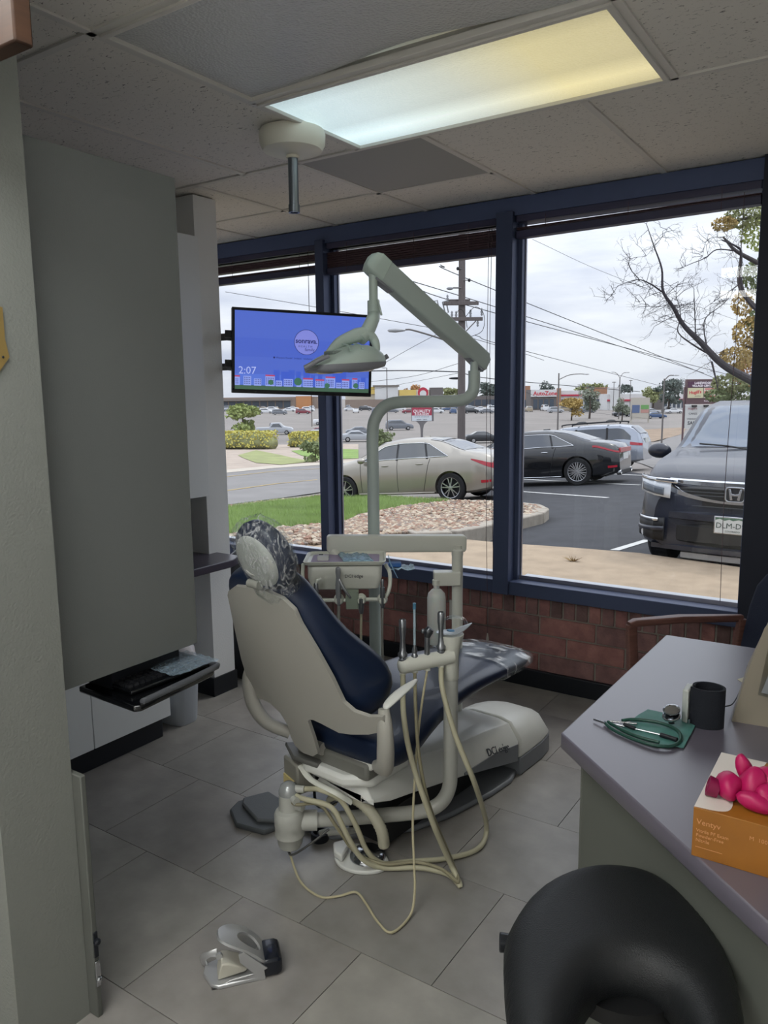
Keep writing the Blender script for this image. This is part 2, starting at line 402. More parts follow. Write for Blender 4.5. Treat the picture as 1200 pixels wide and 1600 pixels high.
bx('trim_3', M_base, None, -3.34, -2.901, 2.727, 2.735, 0, .10); struct(bpy.data.objects['trim_3'])
q_ = onp(32, 67, 1, .84)
struct(MB().box(-3.9, q_.x, .83, .865, q_.z, CZ - .002).build('trim_4', mat('brown_wood', '3c2618', .55, noise=.25, nscale=6, stretch=(1, 1, 12)), bevel=.004), 'brown wooden trim at the top of the near left wall')
struct(MB().box(-5.0, .8, 3.735, 3.76, 0, .095).build('baseboard_window', M_base, bevel=.004))
# brick wall under the windows
bw = MB().box(-5.0, .8, 3.766, 3.93, 0, .50).build('wall_window', mat('mortar', '8b857d', .95, noise=.1, nscale=60, bump=.4, bscale=200)); struct(bw, 'low red brown brick wall under the windows')
M_br = [mat('brick_%s' % k, c, .85, noise=.22, nscale=18, bump=.5, bscale=90) for k, c in (('red', '8c625e'), ('plum', '80605d'), ('rust', '946862'), ('dark', '6c5451'))]
def brick_row(z0, z1, x0, pitch):
    pool = []
    x = x0
    while x > -3.9: x -= pitch
    while x < .8:
        a, b = max(x + .005, -3.9), min(x + pitch - .005, .8)
        if b - a > .02:
            j = random.uniform(-.002, .002)
            MB().box(a, b, 3.757 + j, 3.80, z0 + .005, z1 - .004).build('brick', random.choice(M_br), bw, bevel=.002, seg=1)
        x += pitch
brick_row(.392, .500, -1.94, .0677); brick_row(.290, .392, -1.526, .3048); brick_row(.186, .290, -1.679, .3048); brick_row(.084, .186, -1.526, .3048)
# wall right of the windows and lintel
wall('wall_window_side', -.557, .8, 3.70, 3.93, .50, 2.62, mat('dark_side_panel', '1c2130', .6), 'very dark wall panel right of the windows')
wall('wall_window_top', -5.0, -.557, 3.74, 3.93, 2.432, 2.62, mat('dark_header', '4e5a7c', .55))
# windows: aluminium frame, mullions, panes, sills
def window(k, x0, x1, label):
    r_ = struct(MB().box(x0, x1, 3.70, 3.82, .50, .572).build('window_%d' % k, M_dark, bevel=.003), label)
    r_['label'] = label
    bx('top_rail', M_dark, r_, x0, x1, 3.735, 3.82, 2.40, 2.45)
    bx('inner_bead', mat('bead_metal', '9a9aa4', .35, metal=.8), r_, x0 + .012, x1 - .012, 3.79, 3.80, .572, .592)
    bx('glazing_bar', M_dark, r_, x0, x0 + .022, 3.765, 3.82, .572, 2.40)
    bx('glazing_bar', M_dark, r_, x1 - .014, x1, 3.775, 3.82, .572, 2.40)
    bx('silver_bead', mat('bead_metal'  , '9a9aa4'), r_, x0 + .022, x0 + .028, 3.80, 3.812, .572, 2.40)
    o = MB().box(x0 + .02, x1 - .014, 3.806, 3.811, .585, 2.41).build('pane', glass('window_glass', (.95, .965, .97), .035), r_)
    bx('outer_sill', mat('outer_sill_metal', 'b5b8bd', .4, metal=.5), r_, x0, x1, 3.82, 3.95, .50, .565)
    return r_
window(1, -5.0, -2.93, 'left window beside the white wall stub, half hidden by the television')
window(2, -2.87, -1.77, 'middle window behind the lamp arm')
window(3, -1.68, -.557, 'right window looking out on the dark blue SUV')
struct(MB().box(-2.93, -2.87, 3.69, 3.84, .50, 2.45).build('trim_6', M_dark, bevel=.003), 'dark upright mullion between left and middle window')
struct(MB().box(-1.77, -1.68, 3.69, 3.84, .50, 2.45).build('trim_7', M_dark, bevel=.003), 'dark upright mullion between middle and right window')
struct(MB().box(-5.0, .8, 3.715, 3.765, 2.432, CZ - .002).build('trim_8', mat('dark_header', '3c4660')), 'dark header band above the windows')
# blinds, drawn up
M_slat = mat('blind_wood', '5a4248', .5, noise=.15, nscale=9, stretch=(1, 12, 12))
M_rail = mat('blind_rail', '3f3f58', .45)
M_cord = mat('blind_cord', '5c4b50', .8)
def blind(x0, x1, label, zs, zb, gaps, cords, tilt=0):
    t = thing('window_blind', label, 'blind', ((x0 + x1) / 2, 3.75, zb)); a = (x1 - x0) / 2; h = 2.432 - zb
    MB().box(-a, a, -.03, .025, h - .032, h).build('headrail', M_rail, t, bevel=.002)
    MB().obox((0, -.003, .0175), (1, 0, tilt), (0, 1, 0), (-tilt, 0, 1), a, .026, .0175).build('bottom_rail', M_rail, t, bevel=.003)
    z = .040
    top = h - .040
    n_ = 0
    while z < top:
        if not any(abs(z - q) < .006 for q in gaps):
            s = MB().obox((0, 0, z), (1, 0, tilt * (1 - z / h)), (0, 1, .02 * (-1) ** n_), (0, 0, 1), a, .025, .0014)
            s.build('slat', M_slat, t)
        z += .0062; n_ += 1
    for cx in cords:
        MB().tube([(cx, -.031, h - .01), (cx, -.032, 0)], .0012, 6).build('ladder_cord', M_cord, t)
    return t, a, h
b1 = blind(-5.0, -2.94, 'window blind drawn up over the left window', 0, 2.270, (.055, .061, .118), (-.2, .35, .9))
b2 = blind(-2.865, -1.775, 'window blind drawn up over the middle window', 0, 2.256, (.128, .134), (-.4, .05, .38))
b3 = blind(-1.675, -.565, 'window blind drawn up over the right window', 0, 2.33, (.056,), (-.4, 0, .4), .012)
MB().tube([(-3.0 + 3.97, -.034, 2.41 - 2.27), (-3.0 + 3.97, -.036, -.9)], .0018, 6).build('tilt_wand', M_cord, b1[0])
for dx, zz in ((0, -1.98), (.016, -1.6)):
    P = [(.50 + dx, -.034, .13), (.497 + dx, -.04, -.5), (.505 + dx * 2, -.045, -1.3), (.53 + dx * 2, -.07, zz)]
    MB().tube(P, .0014, 6, k=5).build('pull_cord', M_cord, b2[0])
MB().lathe([(.003, 0), (.008, -.035), (.006, -.042)], (.53, -.07, -1.98), 10).build('cord_tassel', mat('tassel', 'c9c4bc', .6), b2[0])
MB().tube([(.49, -.034, .06), (.488, -.04, -.6), (.478, -.04, -1.2), (.485, -.04, -1.72)], .0014, 6, k=5).build('pull_cord', M_cord, b3[0])
# wall outlet
t = thing('wall_outlet', 'white electrical outlet plate on the brick wall', 'outlet', (-2.03, 3.757, .35))
MB().box(-.035, .035, -.008, 0, -.057, .057).build('cover_plate', mat('outlet_plastic', 'c9c6bd', .4), t, bevel=.003)
for z in (-.022, .022):
    m = MB().lathe([(.017, 0), (.017, .003)], (0, -.008, z), 16, (0, -1, 0)); m.build('socket', mat('outlet_plastic'  , 'c9c6bd'), t)
    MB().box(-.008, -.005, -.0125, -.011, z, z + .009).box(.005, .008, -.0125, -.011, z, z + .009).build('slot', M_base, t)
# ceiling canopy with a pipe stub
t = thing('ceiling_mount', 'round cream ceiling canopy with a short cut steel pipe', 'ceiling mount', (-1.945, 2.335, CZ))
Mcan = mat('cream_plastic', 'e6e3d4', .45)
MB().lathe([(.0, 0), (.118, 0), (.122, -.012), (.120, -.045), (.108, -.068), (.075, -.080), (.03, -.084), (0, -.084)], seg=40).build('canopy', Mcan, t, smooth=35)
Mst = mat('steel_pipe', '8c949b', .35, metal=.9)
MB().lathe([(.024, -.082), (.024, -.094), (.019, -.094)], seg=24).build('collar', Mcan, t, smooth=35)
MB().lathe([(.0185, -.08), (.0185, -.255), (.021, -.257), (.021, -.285), (.015, -.285), (.015, -.262)], seg=24).build('pipe', Mst, t, smooth=35)
# tan plaque on the near wall
pq = [onp(x, y, 0, -1.6265) for x, y in ((-14, 478), (2, 480), (6, 530), (13, 558), (-2, 580), (-14, 584))]
t = MB().prism([(p.y - pq[0].y, p.z - pq[0].z) for p in pq], 0, .005, lambda a, b, h: (h, a, b)).build('tan_plaque', mat('tan_wood', '86703f', .6)); t.location = (-1.627, pq[0].y, pq[0].z)
tag(t, 'tan plaque fixed on the near left wall at the frame edge', 'plaque')
p_ = onp(5, 558, 0, -1.622); MB().lathe([(.003, 0), (.002, .0015)], (.005, p_.y - pq[0].y, p_.z - pq[0].z), 10, (1, 0, 0)).build('screw', M_base, t)
# metal latch on the low strip
t = thing('door_latch', 'small chrome latch low on the near left strip', 'latch', (-1.594, 1.058, .09))
MB().box(0, .006, -.007, .007, 0, .07).build('latch_plate', mat('chrome', 'b9bcc0', .18, metal=1), t, bevel=.002)
MB().box(0, .005, -.006, .006, .08, .15).build('hinge_plate', M_base, t, bevel=.002)
MB().lathe([(.009, 0), (.009, .008), (.005, .012), (0, .012)], (.004, 0, .125), 14, (1, 0, 0)).build('latch_knob', M_base, t)
MB().ell((.007, 0, .018), .006, .008, .008).build('strike_ball', mat('chrome', 'b9bcc0'), t)
# ================================================================== LEFT SIDE: cabinets, tray, bin, TV
t = thing('workstation_cabinet', 'tall plain grey wall hung cabinet panel above the black keyboard tray', 'cabinet', (-1.82, 1.32, .84))
MB().box(-.12, .105, -.265, .22, 0, 1.313).build('body', M_grey, t, bevel=.003)
MB().box(.107, .12, -.265, .22, -.002, 1.313).build('door', M_grey, t, bevel=.002)
# keyboard tray
t = thing('keyboard_tray', 'glossy black pull out keyboard tray under the grey cabinet', 'tray', (-1.75, 1.39, .755))
Mblk = mat('gloss_black', '0b0c0f', .16, coat=.5)
poly = [(-.10, -.155), (.145, -.165), (.158, -.15), (.13, .13), (.105, .16), (-.12, .165)]
MB().prism(poly, 0, .018).build('tray_board', Mblk, t, bevel=.005)
MB().tube([(.150, -.14, .022), (.128, .12, .024), (.10, .158, .026), (-.1, .162, .026)], .009, 10, k=3).build('raised_rim', mat('rim_plastic', '55575c', .3), t, smooth=40)
MB().box(-.12, .0, -.12, .12, .018, .085).build('slide_bracket', M_base, t)
k_ = thing('keyboard', 'black keyboard lying on the tray under clear film', 'keyboard', (-1.745, 1.40, .775), radians(-3))
MB().box(-.075, .09, -.13, .14, 0, .012).build('key_base', Mblk, k_, bevel=.004)
km = MB()
for i in range(7):
    for j in range(13):
        x = -.068 + i * .0195; y = -.122 + j * .0195
        km.loft([[(x, y, .012), (x + .016, y, .012), (x + .016, y + .016, .012), (x, y + .016, .012)], [(x + .002, y + .002, .019), (x + .014, y + .002, .019), (x + .014, y + .014, .019), (x + .002, y + .014, .019)]])
km.build('keys', mat('key_plastic', '1a1b1f', .4), k_, kind='stuff')
fm = MB(); NX, NY = 16, 14
vs = [(-.03 + i / NX * .145, -.01 + j / NY * .165, .023 + .0015 * sin(i * 1.7 + j * .6) + .001 * sin(j * 2.3)) for j in range(NY + 1) for i in range(NX + 1)]
fm.add(vs, [(j * (NX + 1) + i, j * (NX + 1) + i + 1, (j + 1) * (NX + 1) + i + 1, (j + 1) * (NX + 1) + i) for j in range(NY) for i in range(NX)])
film = fm.build('clear_film', mat('film_blue', 'a3b8c9', .2, alpha=.5, coat=.5), k_, smooth=0)
# base cabinet, worktop, upper cabinet
t = thing('base_cabinet', 'white base cabinet with two doors behind the grey panel', 'cabinet', (-3.05, 1.75, 0))
MB().box(-.3, .31, -.57, .53, .10, .725).build('body', M_white, t)
MB().box(-.3, .294, -.57, .51, 0, .10).build('kick', M_base, t, bevel=.004)
for a, b in ((-.57, .118), (.122, .53)):
    MB().box(.311, .33, a, b, .105, .72).build('door', M_white, t, bevel=.002)
t = MB().prism([(-3.9, 1.18), (-2.70, 1.18), (-2.70, 2.70), (-2.74, 2.79), (-2.905, 2.79), (-2.905, 2.737), (-3.9, 2.737)], .727, .765).build('worktop', mat('plum_laminate', '4a4550', .32), None, bevel=.004)
tag(t, 'dark plum worktop with a cut corner over the base cabinet', 'worktop')
t = thing('wall_cabinet', 'white wall cabinet beside the wall stub above the worktop', 'cabinet', (-3.39, 1.97, 1.065))
MB().box(-.5, .495, -.78, .762, 0, 1.255).build('body', M_white, t, bevel=.002)
for a, b in ((-.78, -.01), (-.006, .762)):
    MB().box(.497, .515, a, b, .002, 1.253).build('door', M_white, t, bevel=.002)
bp_ = MB().box(-3.9, -3.36, 2.70, 2.737, .765, 1.06).build('side_splash', mat('plum_laminate'  , '4a4550'), None); tag(bp_, 'dark plum splash panel behind the brochures', 'splash panel')
# brochure rack
t = thing('brochure_rack', 'white brochure rack with colourful leaflets on the worktop', 'brochure rack', (-2.93, 2.50, .766))
MB().prism([(-.10, 0), (.03, 0), (.055, .27), (.045, .27), (.018, .01), (-.10, .01)], -.03, .05, lambda a, b, h: (a, h, b)).build('rack_back', mat('rack_white', 'd4d6d6', .4), t)
for i, c_ in enumerate(('7a3d74', 'c8862a', '3f8f8a', '2e2f36', '4a7fb0')):
    MB().box(-.085 + i * .02, -.072 + i * .02, -.025, .045, .03, .19 + .02 * (i % 3)).build('leaflet', mat('leaflet_' + c_, c_, .5), t)
# bin with bag
t = thing('waste_bin', 'white plastic waste bin standing behind the keyboard tray', 'bin', (-2.86, 2.43, 0))
rings = []
for h, s in ((0, .80), (.01, .84), (.30, 1.0), (.315, 1.04), (.315, .98), (.02, .78)):
    rings.append([(cx * s * .145 * 1, cy * s * .10, h) for cx, cy in [(cos(a) * (abs(cos(a)) ** -.4 if abs(cos(a)) > .1 else 1) * .85, sin(a) * (abs(sin(a)) ** -.4 if abs(sin(a)) > .1 else 1) * .85) for a in [2 * pi * i / 28 for i in range(28)]]])
MB().loft(rings).build('bin_body', mat('bin_plastic', 'b4bac2', .4), t, smooth=40)
rg = []
random.seed(3)
for h, s in ((.25, .92), (.32, 1.08), (.36, .95), (.395, .8), (.40, .6), (.37, .45)):
    rg.append([(cos(2 * pi * i / 26) * .13 * s * random.uniform(.88, 1.1), sin(2 * pi * i / 26) * .09 * s * random.uniform(.88, 1.1), h + random.uniform(-.014, .014)) for i in range(26)])
bl = MB().loft(rg, caps=False).build('liner_bag', mat('bag_film', 'd8d2d4', .35, trans=.15), None, smooth=0, solid=.001); bl.location = (-2.86, 2.43, 0)
tag(bl, 'crumpled translucent liner bag in the white waste bin', 'bag')
# dark bag leaning behind the chair
t = thing('folded_black_cover', 'folded black vinyl cover leaning in the corner behind the chair back', 'cover', (-3.03, 3.1, 0))
rr = []
for z, w_, d_ in ((0, .20, .10), (.03, .22, .12), (.25, .20, .10), (.5, .17, .08), (.66, .13, .06), (.70, .08, .04)):
    rr.append([(cos(a) * w_ * (1 + .07 * sin(5 * a + z * 9)), sin(a) * d_ * (1 + .12 * sin(4 * a + z * 14)) + z * .06, z) for a in [2 * pi * i / 24 for i in range(24)]])
MB().loft(rr).build('cover_body', mat('black_vinyl', '0c0e13', .3), t, smooth=60)
MB().tube([(-.05, .04, .69), (-.02, .05, .76), (.04, .05, .75), (.06, .04, .68)], .009, 8, k=4).build('carry_strap', M_base, t, smooth=40)

# television on wall arms
A_, B_, C_, D_ = Vector((-2.81, 2.85, 1.997)), Vector((-2.81, 2.85, 1.578)), Vector((-2.345, 3.40, 1.549)), Vector((-2.345, 3.40, 1.966))
xd = (C_ - B_).normalized(); yd = (A_ - B_).normalized(); zd = xd.cross(yd).normalized(); yd = zd.cross(xd)
tw, th_ = (C_ - B_).length, .420
t = thing('television', 'flat television showing a blue screen, mounted in front of the left window', 'television', tuple(B_))
t.rotation_euler = (0, 0, 0)
def tv(a, b, h): return Vector(xd) * a + Vector(yd) * b + Vector(zd) * h
Mtv = mat('tv_black', '101217', .35)
def tvbox(name, a0, a1, b0, b1, h0, h1, m, par=t, bev=0): return MB().prism([(a0, b0), (a1, b0), (a1, b1), (a0, b1)], h0, h1, tv).build(name, m, par, bevel=bev)
tvbox('back_shell', 0, tw, 0, th_, -.045, -.004, Mtv, bev=.004)
bz = .014
fr = MB()
for q in ((0, tw, 0, .020), (0, tw, th_ - bz, th_), (0, bz, .020, th_ - bz), (tw - bz, tw, .020, th_ - bz)):
    fr.prism([(q[0], q[2]), (q[1], q[2]), (q[1], q[3]), (q[0], q[3])], -.004, .004, tv)
fr.build('bezel', Mtv, t, bevel=.0015)
def emat(name, c, e=1.0):
    if name in MATS: return MATS[name]
    m = bpy.data.materials.new(name); m.use_nodes = True; MATS[name] = m
    b = m.node_tree.nodes['Principled BSDF']; b.inputs['Base Color'].default_value = (.01, .01, .012, 1); b.inputs['Roughness'].default_value = .35
    b.inputs['Emission Color'].default_value = lin(c); b.inputs['Emission Strength'].default_value = e
    return m
scr = tvbox('screen', bz, tw - bz, .020, th_ - bz, -.003, .0005, emat('screen_blue', '4f68c6'))
sw, sh = tw - 2 * bz, th_ - bz - .02
def sx(u, v, h=.001): return tv(bz + u * sw, .02 + v * sh, h)
def srect(mb, u0, u1, v0, v1, h): mb.add([sx(u0, v0, h), sx(u1, v0, h), sx(u1, v1, h), sx(u0, v1, h)], [(0, 1, 2, 3)])
def smesh(name, rects, c, h, e=1.0):
    mb = MB()
    for q in rects: srect(mb, *q, h)
    return mb.build(name, emat('scr_' + c, c, e), scr)
random.seed(11)
smesh('sky_band', [(0, 1, .42, .66)], '4a63c4', .0010); smesh('sky_band', [(0, 1, .05, .20)], '5573d2', .0011)
far = [(x, x + random.uniform(.03, .06), .05, random.uniform(.16, .34)) for x in [.28 + i * .055 for i in range(13)]]
smesh('skyline_far', far, '3f5cc6', .0014)['kind'] = 'stuff'
smesh('lawn', [(0, 1, 0, .055)], '42604c', .0016)
hs = []; ws = []; rf = []
x = .0
while x < .98:
    w_ = random.uniform(.035, .075); h_ = random.uniform(.12, .2); hs.append((x, x + w_, .05, h_))
    k = 0
    xx = x + .006
    while xx < x + w_ - .008:
        yy = .07
        while yy < h_ - .02: ws.append((xx, xx + .006, yy, yy + .014)); yy += .025
        xx += .012
    if random.random() < .45: rf.append((x, x + w_, h_, h_ + .02))
    x += w_ + random.uniform(.0, .03)
smesh('houses', hs, '8fa0e6', .0019)['kind'] = 'stuff'; smesh('house_windows', ws, '27348c', .0022)['kind'] = 'stuff'; smesh('roofs', rf, 'b0446a', .0022)['kind'] = 'stuff'
tr = MB()
for cx_, cy_, r_ in ((.26, .1, .02), (.46, .12, .03), (.68, .08, .02), (.9, .09, .02)):
    tr.add([sx(cx_ + cos(a) * r_, cy_ + sin(a) * r_ * 1.7, .0025) for a in [2 * pi * i / 14 for i in range(14)]], [tuple(range(14))])
tr.build('screen_trees', emat('scr_tree', '3f6e58'), scr)['kind'] = 'stuff'
# round logo with its lettering
lc, lr = (.52, .635), .088
asp = sw / sh
tr = MB().add([sx(lc[0] + cos(a) * lr, lc[1] + sin(a) * lr * asp, .0016) for a in [2 * pi * i / 40 for i in range(40)]], [tuple(range(40))]); tr.build('logo_disc', emat('scr_logo', '7f86d6'), scr)
rg = MB(); N = 48
rg.add([sx(lc[0] + cos(2 * pi * i / N) * q, lc[1] + sin(2 * pi * i / N) * q * asp, .0019) for q in (lr, lr + .0035) for i in range(N)], [(i, (i + 1) % N, (i + 1) % N + N, i + N) for i in range(N)])
rg.build('logo_ring', emat('scr_ink', '1a2060'), scr)
Mi = emat('scr_ink', '1a2060')
text('logo_word', 'sonrava.', .034, Mi, scr, None, sx(lc[0], lc[1] + .015, .002), xd, yd, .0002, 'CENTER', .0008)
text('logo_line', 'H E A L T H', .014, Mi, scr, None, sx(lc[0] - .008, lc[1] - .055, .002), xd, yd, .0002, 'CENTER')
text('logo_script', 'family', .022, Mi, scr, None, sx(lc[0] + .025, lc[1] - .095, .002), xd, yd, .0002, 'CENTER')
text('partner_line', '\u25cf Western Dental   brident   wisdental', .0125, Mi, scr, None, sx(.275, .42, .002), xd, yd, .0002)
text('clock', '2:07', .052, emat('scr_clock', 'aeb9ee'), scr, None, sx(.025, .24, .002), xd, yd, .0002)
for z, in ((.10,), (.245,)):
    tvbox('mount_bracket', -.03, .25, z + .03, z + .065, -.062, -.045, Mtv)
tvt = t; t = bpy.data.objects.new('wall_arm', None); COL.objects.link(t); t.parent = tvt; t.location = Vector((-3.0, 2.94, 1.6)) - B_
for z in (.11, .26):
    MB().tube([(-.22, -.03, z), (.10, -.02, z), (.20, -.03, z - .01)], .018, 4).build('arm_bar', Mtv, t)
MB().box(-.30, -.24, -.045, .02, 0, .40).build('wall_plate', mat('plate_grey', '6e7176', .4, metal=.5), t)

# ================================================================== THE DENTAL CHAIR (local frame: x right, y towards the toe)
CO = Vector((-1.49, 1.864, 0)); CR = radians(-6)
ch = thing('dental_chair', 'navy dental chair with white shell back seen from behind', 'dental chair', tuple(CO), CR)
M_navy = mat('navy_vinyl', '16233c', .36, coat=.15, bump=.05, bscale=300)
M_shell = mat('shell_white', 'a6a49c', .38)
M_pl = mat('unit_white', 'cfd0c6', .32)
M_cov = mat('cover_white', 'd3d4cf', .28)
M_band = mat('grey_band', '70747a', .4)
RC = radians(22.5)
def bk(a, s, o=0):     # back frame: a across, s up the back, o forward from the shell
    y = -sin(RC) * s + cos(RC) * o; z = .47 + cos(RC) * s + sin(RC) * o
    return Vector((a, y, z))
# shell: outline of the back plate as a curved slab
outl = [(-.155, .56), (-.10, .592), (-.03, .602), (.045, .602), (.10, .585), (.13, .55), (.135, .50), (.158, .41), (.178, .31), (.188, .22), (.215, .19), (.262, .178), (.31, .185), (.318, .15), (.30, .128), (.24, .105), (.17, .09), (.125, .085), (.06, .105), (.03, .11), (.012, .106), (.0, .095), (-.005, .02), (-.015, -.05), (-.05, -.078), (-.10, -.085), (-.135, -.07), (-.14, -.03), (-.128, .03), (-.145, .075), (-.19, .098), (-.235, .092), (-.27, .078), (-.297, .085), (-.298, .15), (-.275, .25), (-.238, .35), (-.21, .43), (-.185, .50), (-.172, .54)]
def shell_bulge(a, s): return -.035 * max(0, 1 - (a / .3) ** 2) - (.0 if s > 0 else 0)
def ngrid(outline, nb, f, thick, step=.02):
    # fill an outline with a fine triangulated sheet and give it thickness, bent by f(a,s)->point(a,s,o)
    bm = bmesh.new()
    vs = [bm.verts.new((a, s, 0)) for a, s in outline]; bm.faces.new(vs)
    lo = min(a for a, s in outline); hi = max(a for a, s in outline); x = lo + step
    while x < hi:
        bmesh.ops.bisect_plane(bm, geom=bm.verts[:] + bm.edges[:] + bm.faces[:], plane_co=(x, 0, 0), plane_no=(1, 0, 0)); x += step
    lo = min(s for a, s in outline); hi = max(s for a, s in outline); x = lo + step
    while x < hi:
        bmesh.ops.bisect_plane(bm, geom=bm.verts[:] + bm.edges[:] + bm.faces[:], plane_co=(0, x, 0), plane_no=(0, 1, 0)); x += step
    bm.verts.index_update()
    V = [tuple(v.co) for v in bm.verts]; F = [tuple(v.index for v in q.verts) for q in bm.faces]
    E = [(e.verts[0].index, e.verts[1].index) for e in bm.edges if len(e.link_faces) == 1]
    bm.free(); n_ = len(V); m = MB()
    P = [f(a, s, 0) for a, s, _ in V] + [f(a, s, thick) for a, s, _ in V]
    m.add(P, F + [tuple(i + n_ for i in q[::-1]) for q in F] + [(a, b, b + n_, a + n_) for a, b in E])
    return m
ngrid(outl, 0, lambda a, s, o: bk(a, s, o + shell_bulge(a, s)), .012).build('back_shell', M_shell, ch, smooth=50)
# back cushion: stacked cross sections
rings = []
for s, hw_, th0, f0 in ((.10, .20, .02, .055), (.12, .245, .05, .10), (.16, .262, .07, .135), (.22, .258, .075, .14), (.30, .242, .07, .115), (.40, .215, .06, .085), (.50, .19, .055, .065), (.57, .165, .052, .06), (.615, .125, .05, .058), (.635, .07, .035, .05)):
    ring = []
    for i in range(28):
        a = 2 * pi * i / 28; ca, sa = cos(a), sin(a)
        x = hw_ * (abs(ca) ** .55) * (1 if ca > 0 else -1)
        # wings sweep forwards at the sides
        o = (f0 - .02) * .5 + (th0 * .6 + f0 * .45) * (abs(sa) ** .7) * (1 if sa > 0 else -1) + .055 * (abs(x) / .26) ** 2 * (1 if s < .35 else .4)
        if sa < 0: o = max(o, shell_bulge(x, s) + .012 if abs(x) < .2 else o)
        ring.append(bk(x - .02, s, o))
    rings.append(ring)
MB().loft(rings).build('back_cushion', M_navy, ch, smooth=60, sub=1)
# head rest
hr = MB(); rings = []
hc = (.055, .705); hrx, hrs = .098, .105
def hdisc(rs): 
    m = MB(); R = []
    for q, o in rs: R.append([bk(hc[0] + cos(2 * pi * i / 32) * hrx * q, hc[1] + sin(2 * pi * i / 32) * hrs * q, o - .02) for i in range(32)])
    return m.loft(R)
hdisc([(.80, -.012), (.98, .002), (1.04, .02), (1.0, .04), (.85, .052), (.4, .05), (.05, .046)]).build('headrest_pad', M_navy, ch, smooth=60)
hdisc([(.1, -.026), (.5, -.025), (.74, -.020), (.80, -.010), (.80, 0)]).build('headrest_plate', mat('plate_dull', 'a9aba7', .4), ch, smooth=50)
MB().tube([bk(.0, .56, .01), bk(.01, .62, -.012), bk(.03, .67, -.035)], [.030, .026, .028], 12, k=4, flat=.5).build('headrest_stem', M_shell, ch, smooth=50)
MB().cyl(bk(.005, .635, -.05), bk(.05, .635, -.05), .013).build('headrest_knuckle', mat('knuckle_grey', '8d8d86', .3), ch, smooth=40)
# crinkled clear cover over the head rest
random.seed(5); R = []
for j, (s, q) in enumerate(((-.145, .35), (-.11, .72), (-.06, .92), (.0, 1.0), (.05, .95), (.085, .74), (.112, .45), (.118, .1))):
    ring = []
    for i in range(40):
        a = 2 * pi * i / 40; w_ = random.uniform(.93, 1.07)
        ring.append(bk(hc[0] + cos(a) * .112 * q * w_, hc[1] + s + random.uniform(-.005, .005), .000 + sin(a) * .055 * w_ * (1 if q > .5 else .6)))
    R.append(ring)
MB().loft(R, caps=False).build('headrest_film', film_mat('crinkle_film', .16, scale=55, stretch=(1, 1, .45)), ch, smooth=0)
# seat
rings = []
for y, hw_, zt, th0 in ((.030, .19, .488, .06), (.038, .225, .500, .10), (.065, .24, .506, .125), (.12, .245, .508, .13), (.17, .25, .508, .12), (.25, .24, .525, .10), (.38, .225, .545, .09), (.52, .21, .552, .085), (.66, .20, .545, .08), (.80, .19, .528, .07), (.93, .18, .512, .06), (1.03, .168, .50, .05), (1.09, .13, .49, .036), (1.105, .08, .482, .02)):
    ring = []
    for i in range(28):
        a = 2 * pi * i / 28; ca, sa = cos(a), sin(a)
        x = hw_ * (abs(ca) ** .6) * (1 if ca > 0 else -1)
        z = zt - th0 / 2 + th0 / 2 * (abs(sa) ** .6) * (1 if sa > 0 else -1) - (.012 * (1 - (x / hw_) ** 2) if sa > 0 and y < .3 else 0)
        ring.append((x + .01, y, z))
    rings.append(ring)
MB().loft(rings).build('seat_cushion', M_navy, ch, smooth=60, sub=1)
rings = []
for y, hw_, zt in ((.04, .19, .40), (.12, .22, .415), (.30, .20, .43), (.50, .18, .46), (.75, .165, .458), (.98, .14, .45), (1.04, .10, .452)):
    rings.append([(hw_ + .01, y, zt + .012), (-hw_ + .01, y, zt + .012), (-hw_ * .8 + .01, y, zt - .018), (hw_ * .8 + .01, y, zt - .018)])
MB().loft(rings).build('seat_shell', M_cov, ch, bevel=.006)
# clear toe cover
rings = []
for y, hw_, zt, th0 in ((.80, .197, .532, .08), (.95, .187, .515, .068), (1.05, .172, .503, .055), (1.085, .15, .497, .047)):
    rings.append([(hw_ * (abs(cos(a)) ** .6) * (1 if cos(a) > 0 else -1) * 1.02 + .01, y, zt - th0 / 2 + (th0 / 2 + .003) * (abs(sin(a)) ** .6) * (1 if sin(a) > 0 else -1)) for a in [2 * pi * i / 28 for i in range(28)]])
MB().loft(rings, caps=False).build('toe_film', film_mat('toe_film', .35, scale=9), ch, smooth=60)
# arm supports and armrests
for sx_ in (1, -1):
    P = [(sx_ * .30, -.10, .56), (sx_ * .31, -.12, .50), (sx_ * .28, -.10, .44), (sx_ * .22, -.04, .40)]
    MB().tube([(sx_ * .295, -.045, .655), (sx_ * .302, -.05, .60), (sx_ * .295, -.04, .52), (sx_ * .265, -.01, .45), (sx_ * .20, .04, .41)], [.014, .020, .022, .022, .02], 12, k=5, flat=1.3).build('arm_support', M_shell, ch, smooth=60)
    rings = []
    for y, w_, z in ((-.05, .010, .658), (-.03, .018, .668), (.02, .021, .684), (.07, .016, .692), (.10, .008, .696), (.11, .003, .696)):
        rings.append([(sx_ * .300 + cos(a) * w_, y, z + sin(a) * .008) for a in [2 * pi * i / 14 for i in range(14)]])
    MB().loft(rings).build('armrest', M_cov, ch, smooth=60, sub=1)
# hinge under the back
MB().cyl((-.15, .03, .405), (-.03, .03, .405), .022).build('hinge_barrel', M_shell, ch, smooth=40)
MB().box(-.16, .16, .03, .2, .345, .405).build('seat_frame', mat('frame_grey', '6f6f69', .4), ch, bevel=.012)
MB().prism([(-.17, .06), (-.1, .0), (.08, .0), (.16, .06), (.16, .25), (-.16, .25)], .315, .355).build('swivel_plate', M_cov, ch, bevel=.012)
MB().prism([(-.24, .05), (-.14, -.01), (-.03, .0), (-.06, .08), (-.18, .11)], .345, .362).build('lower_arm_guard', mat('guard_grey', '5c5c58', .45), ch, bevel=.006)
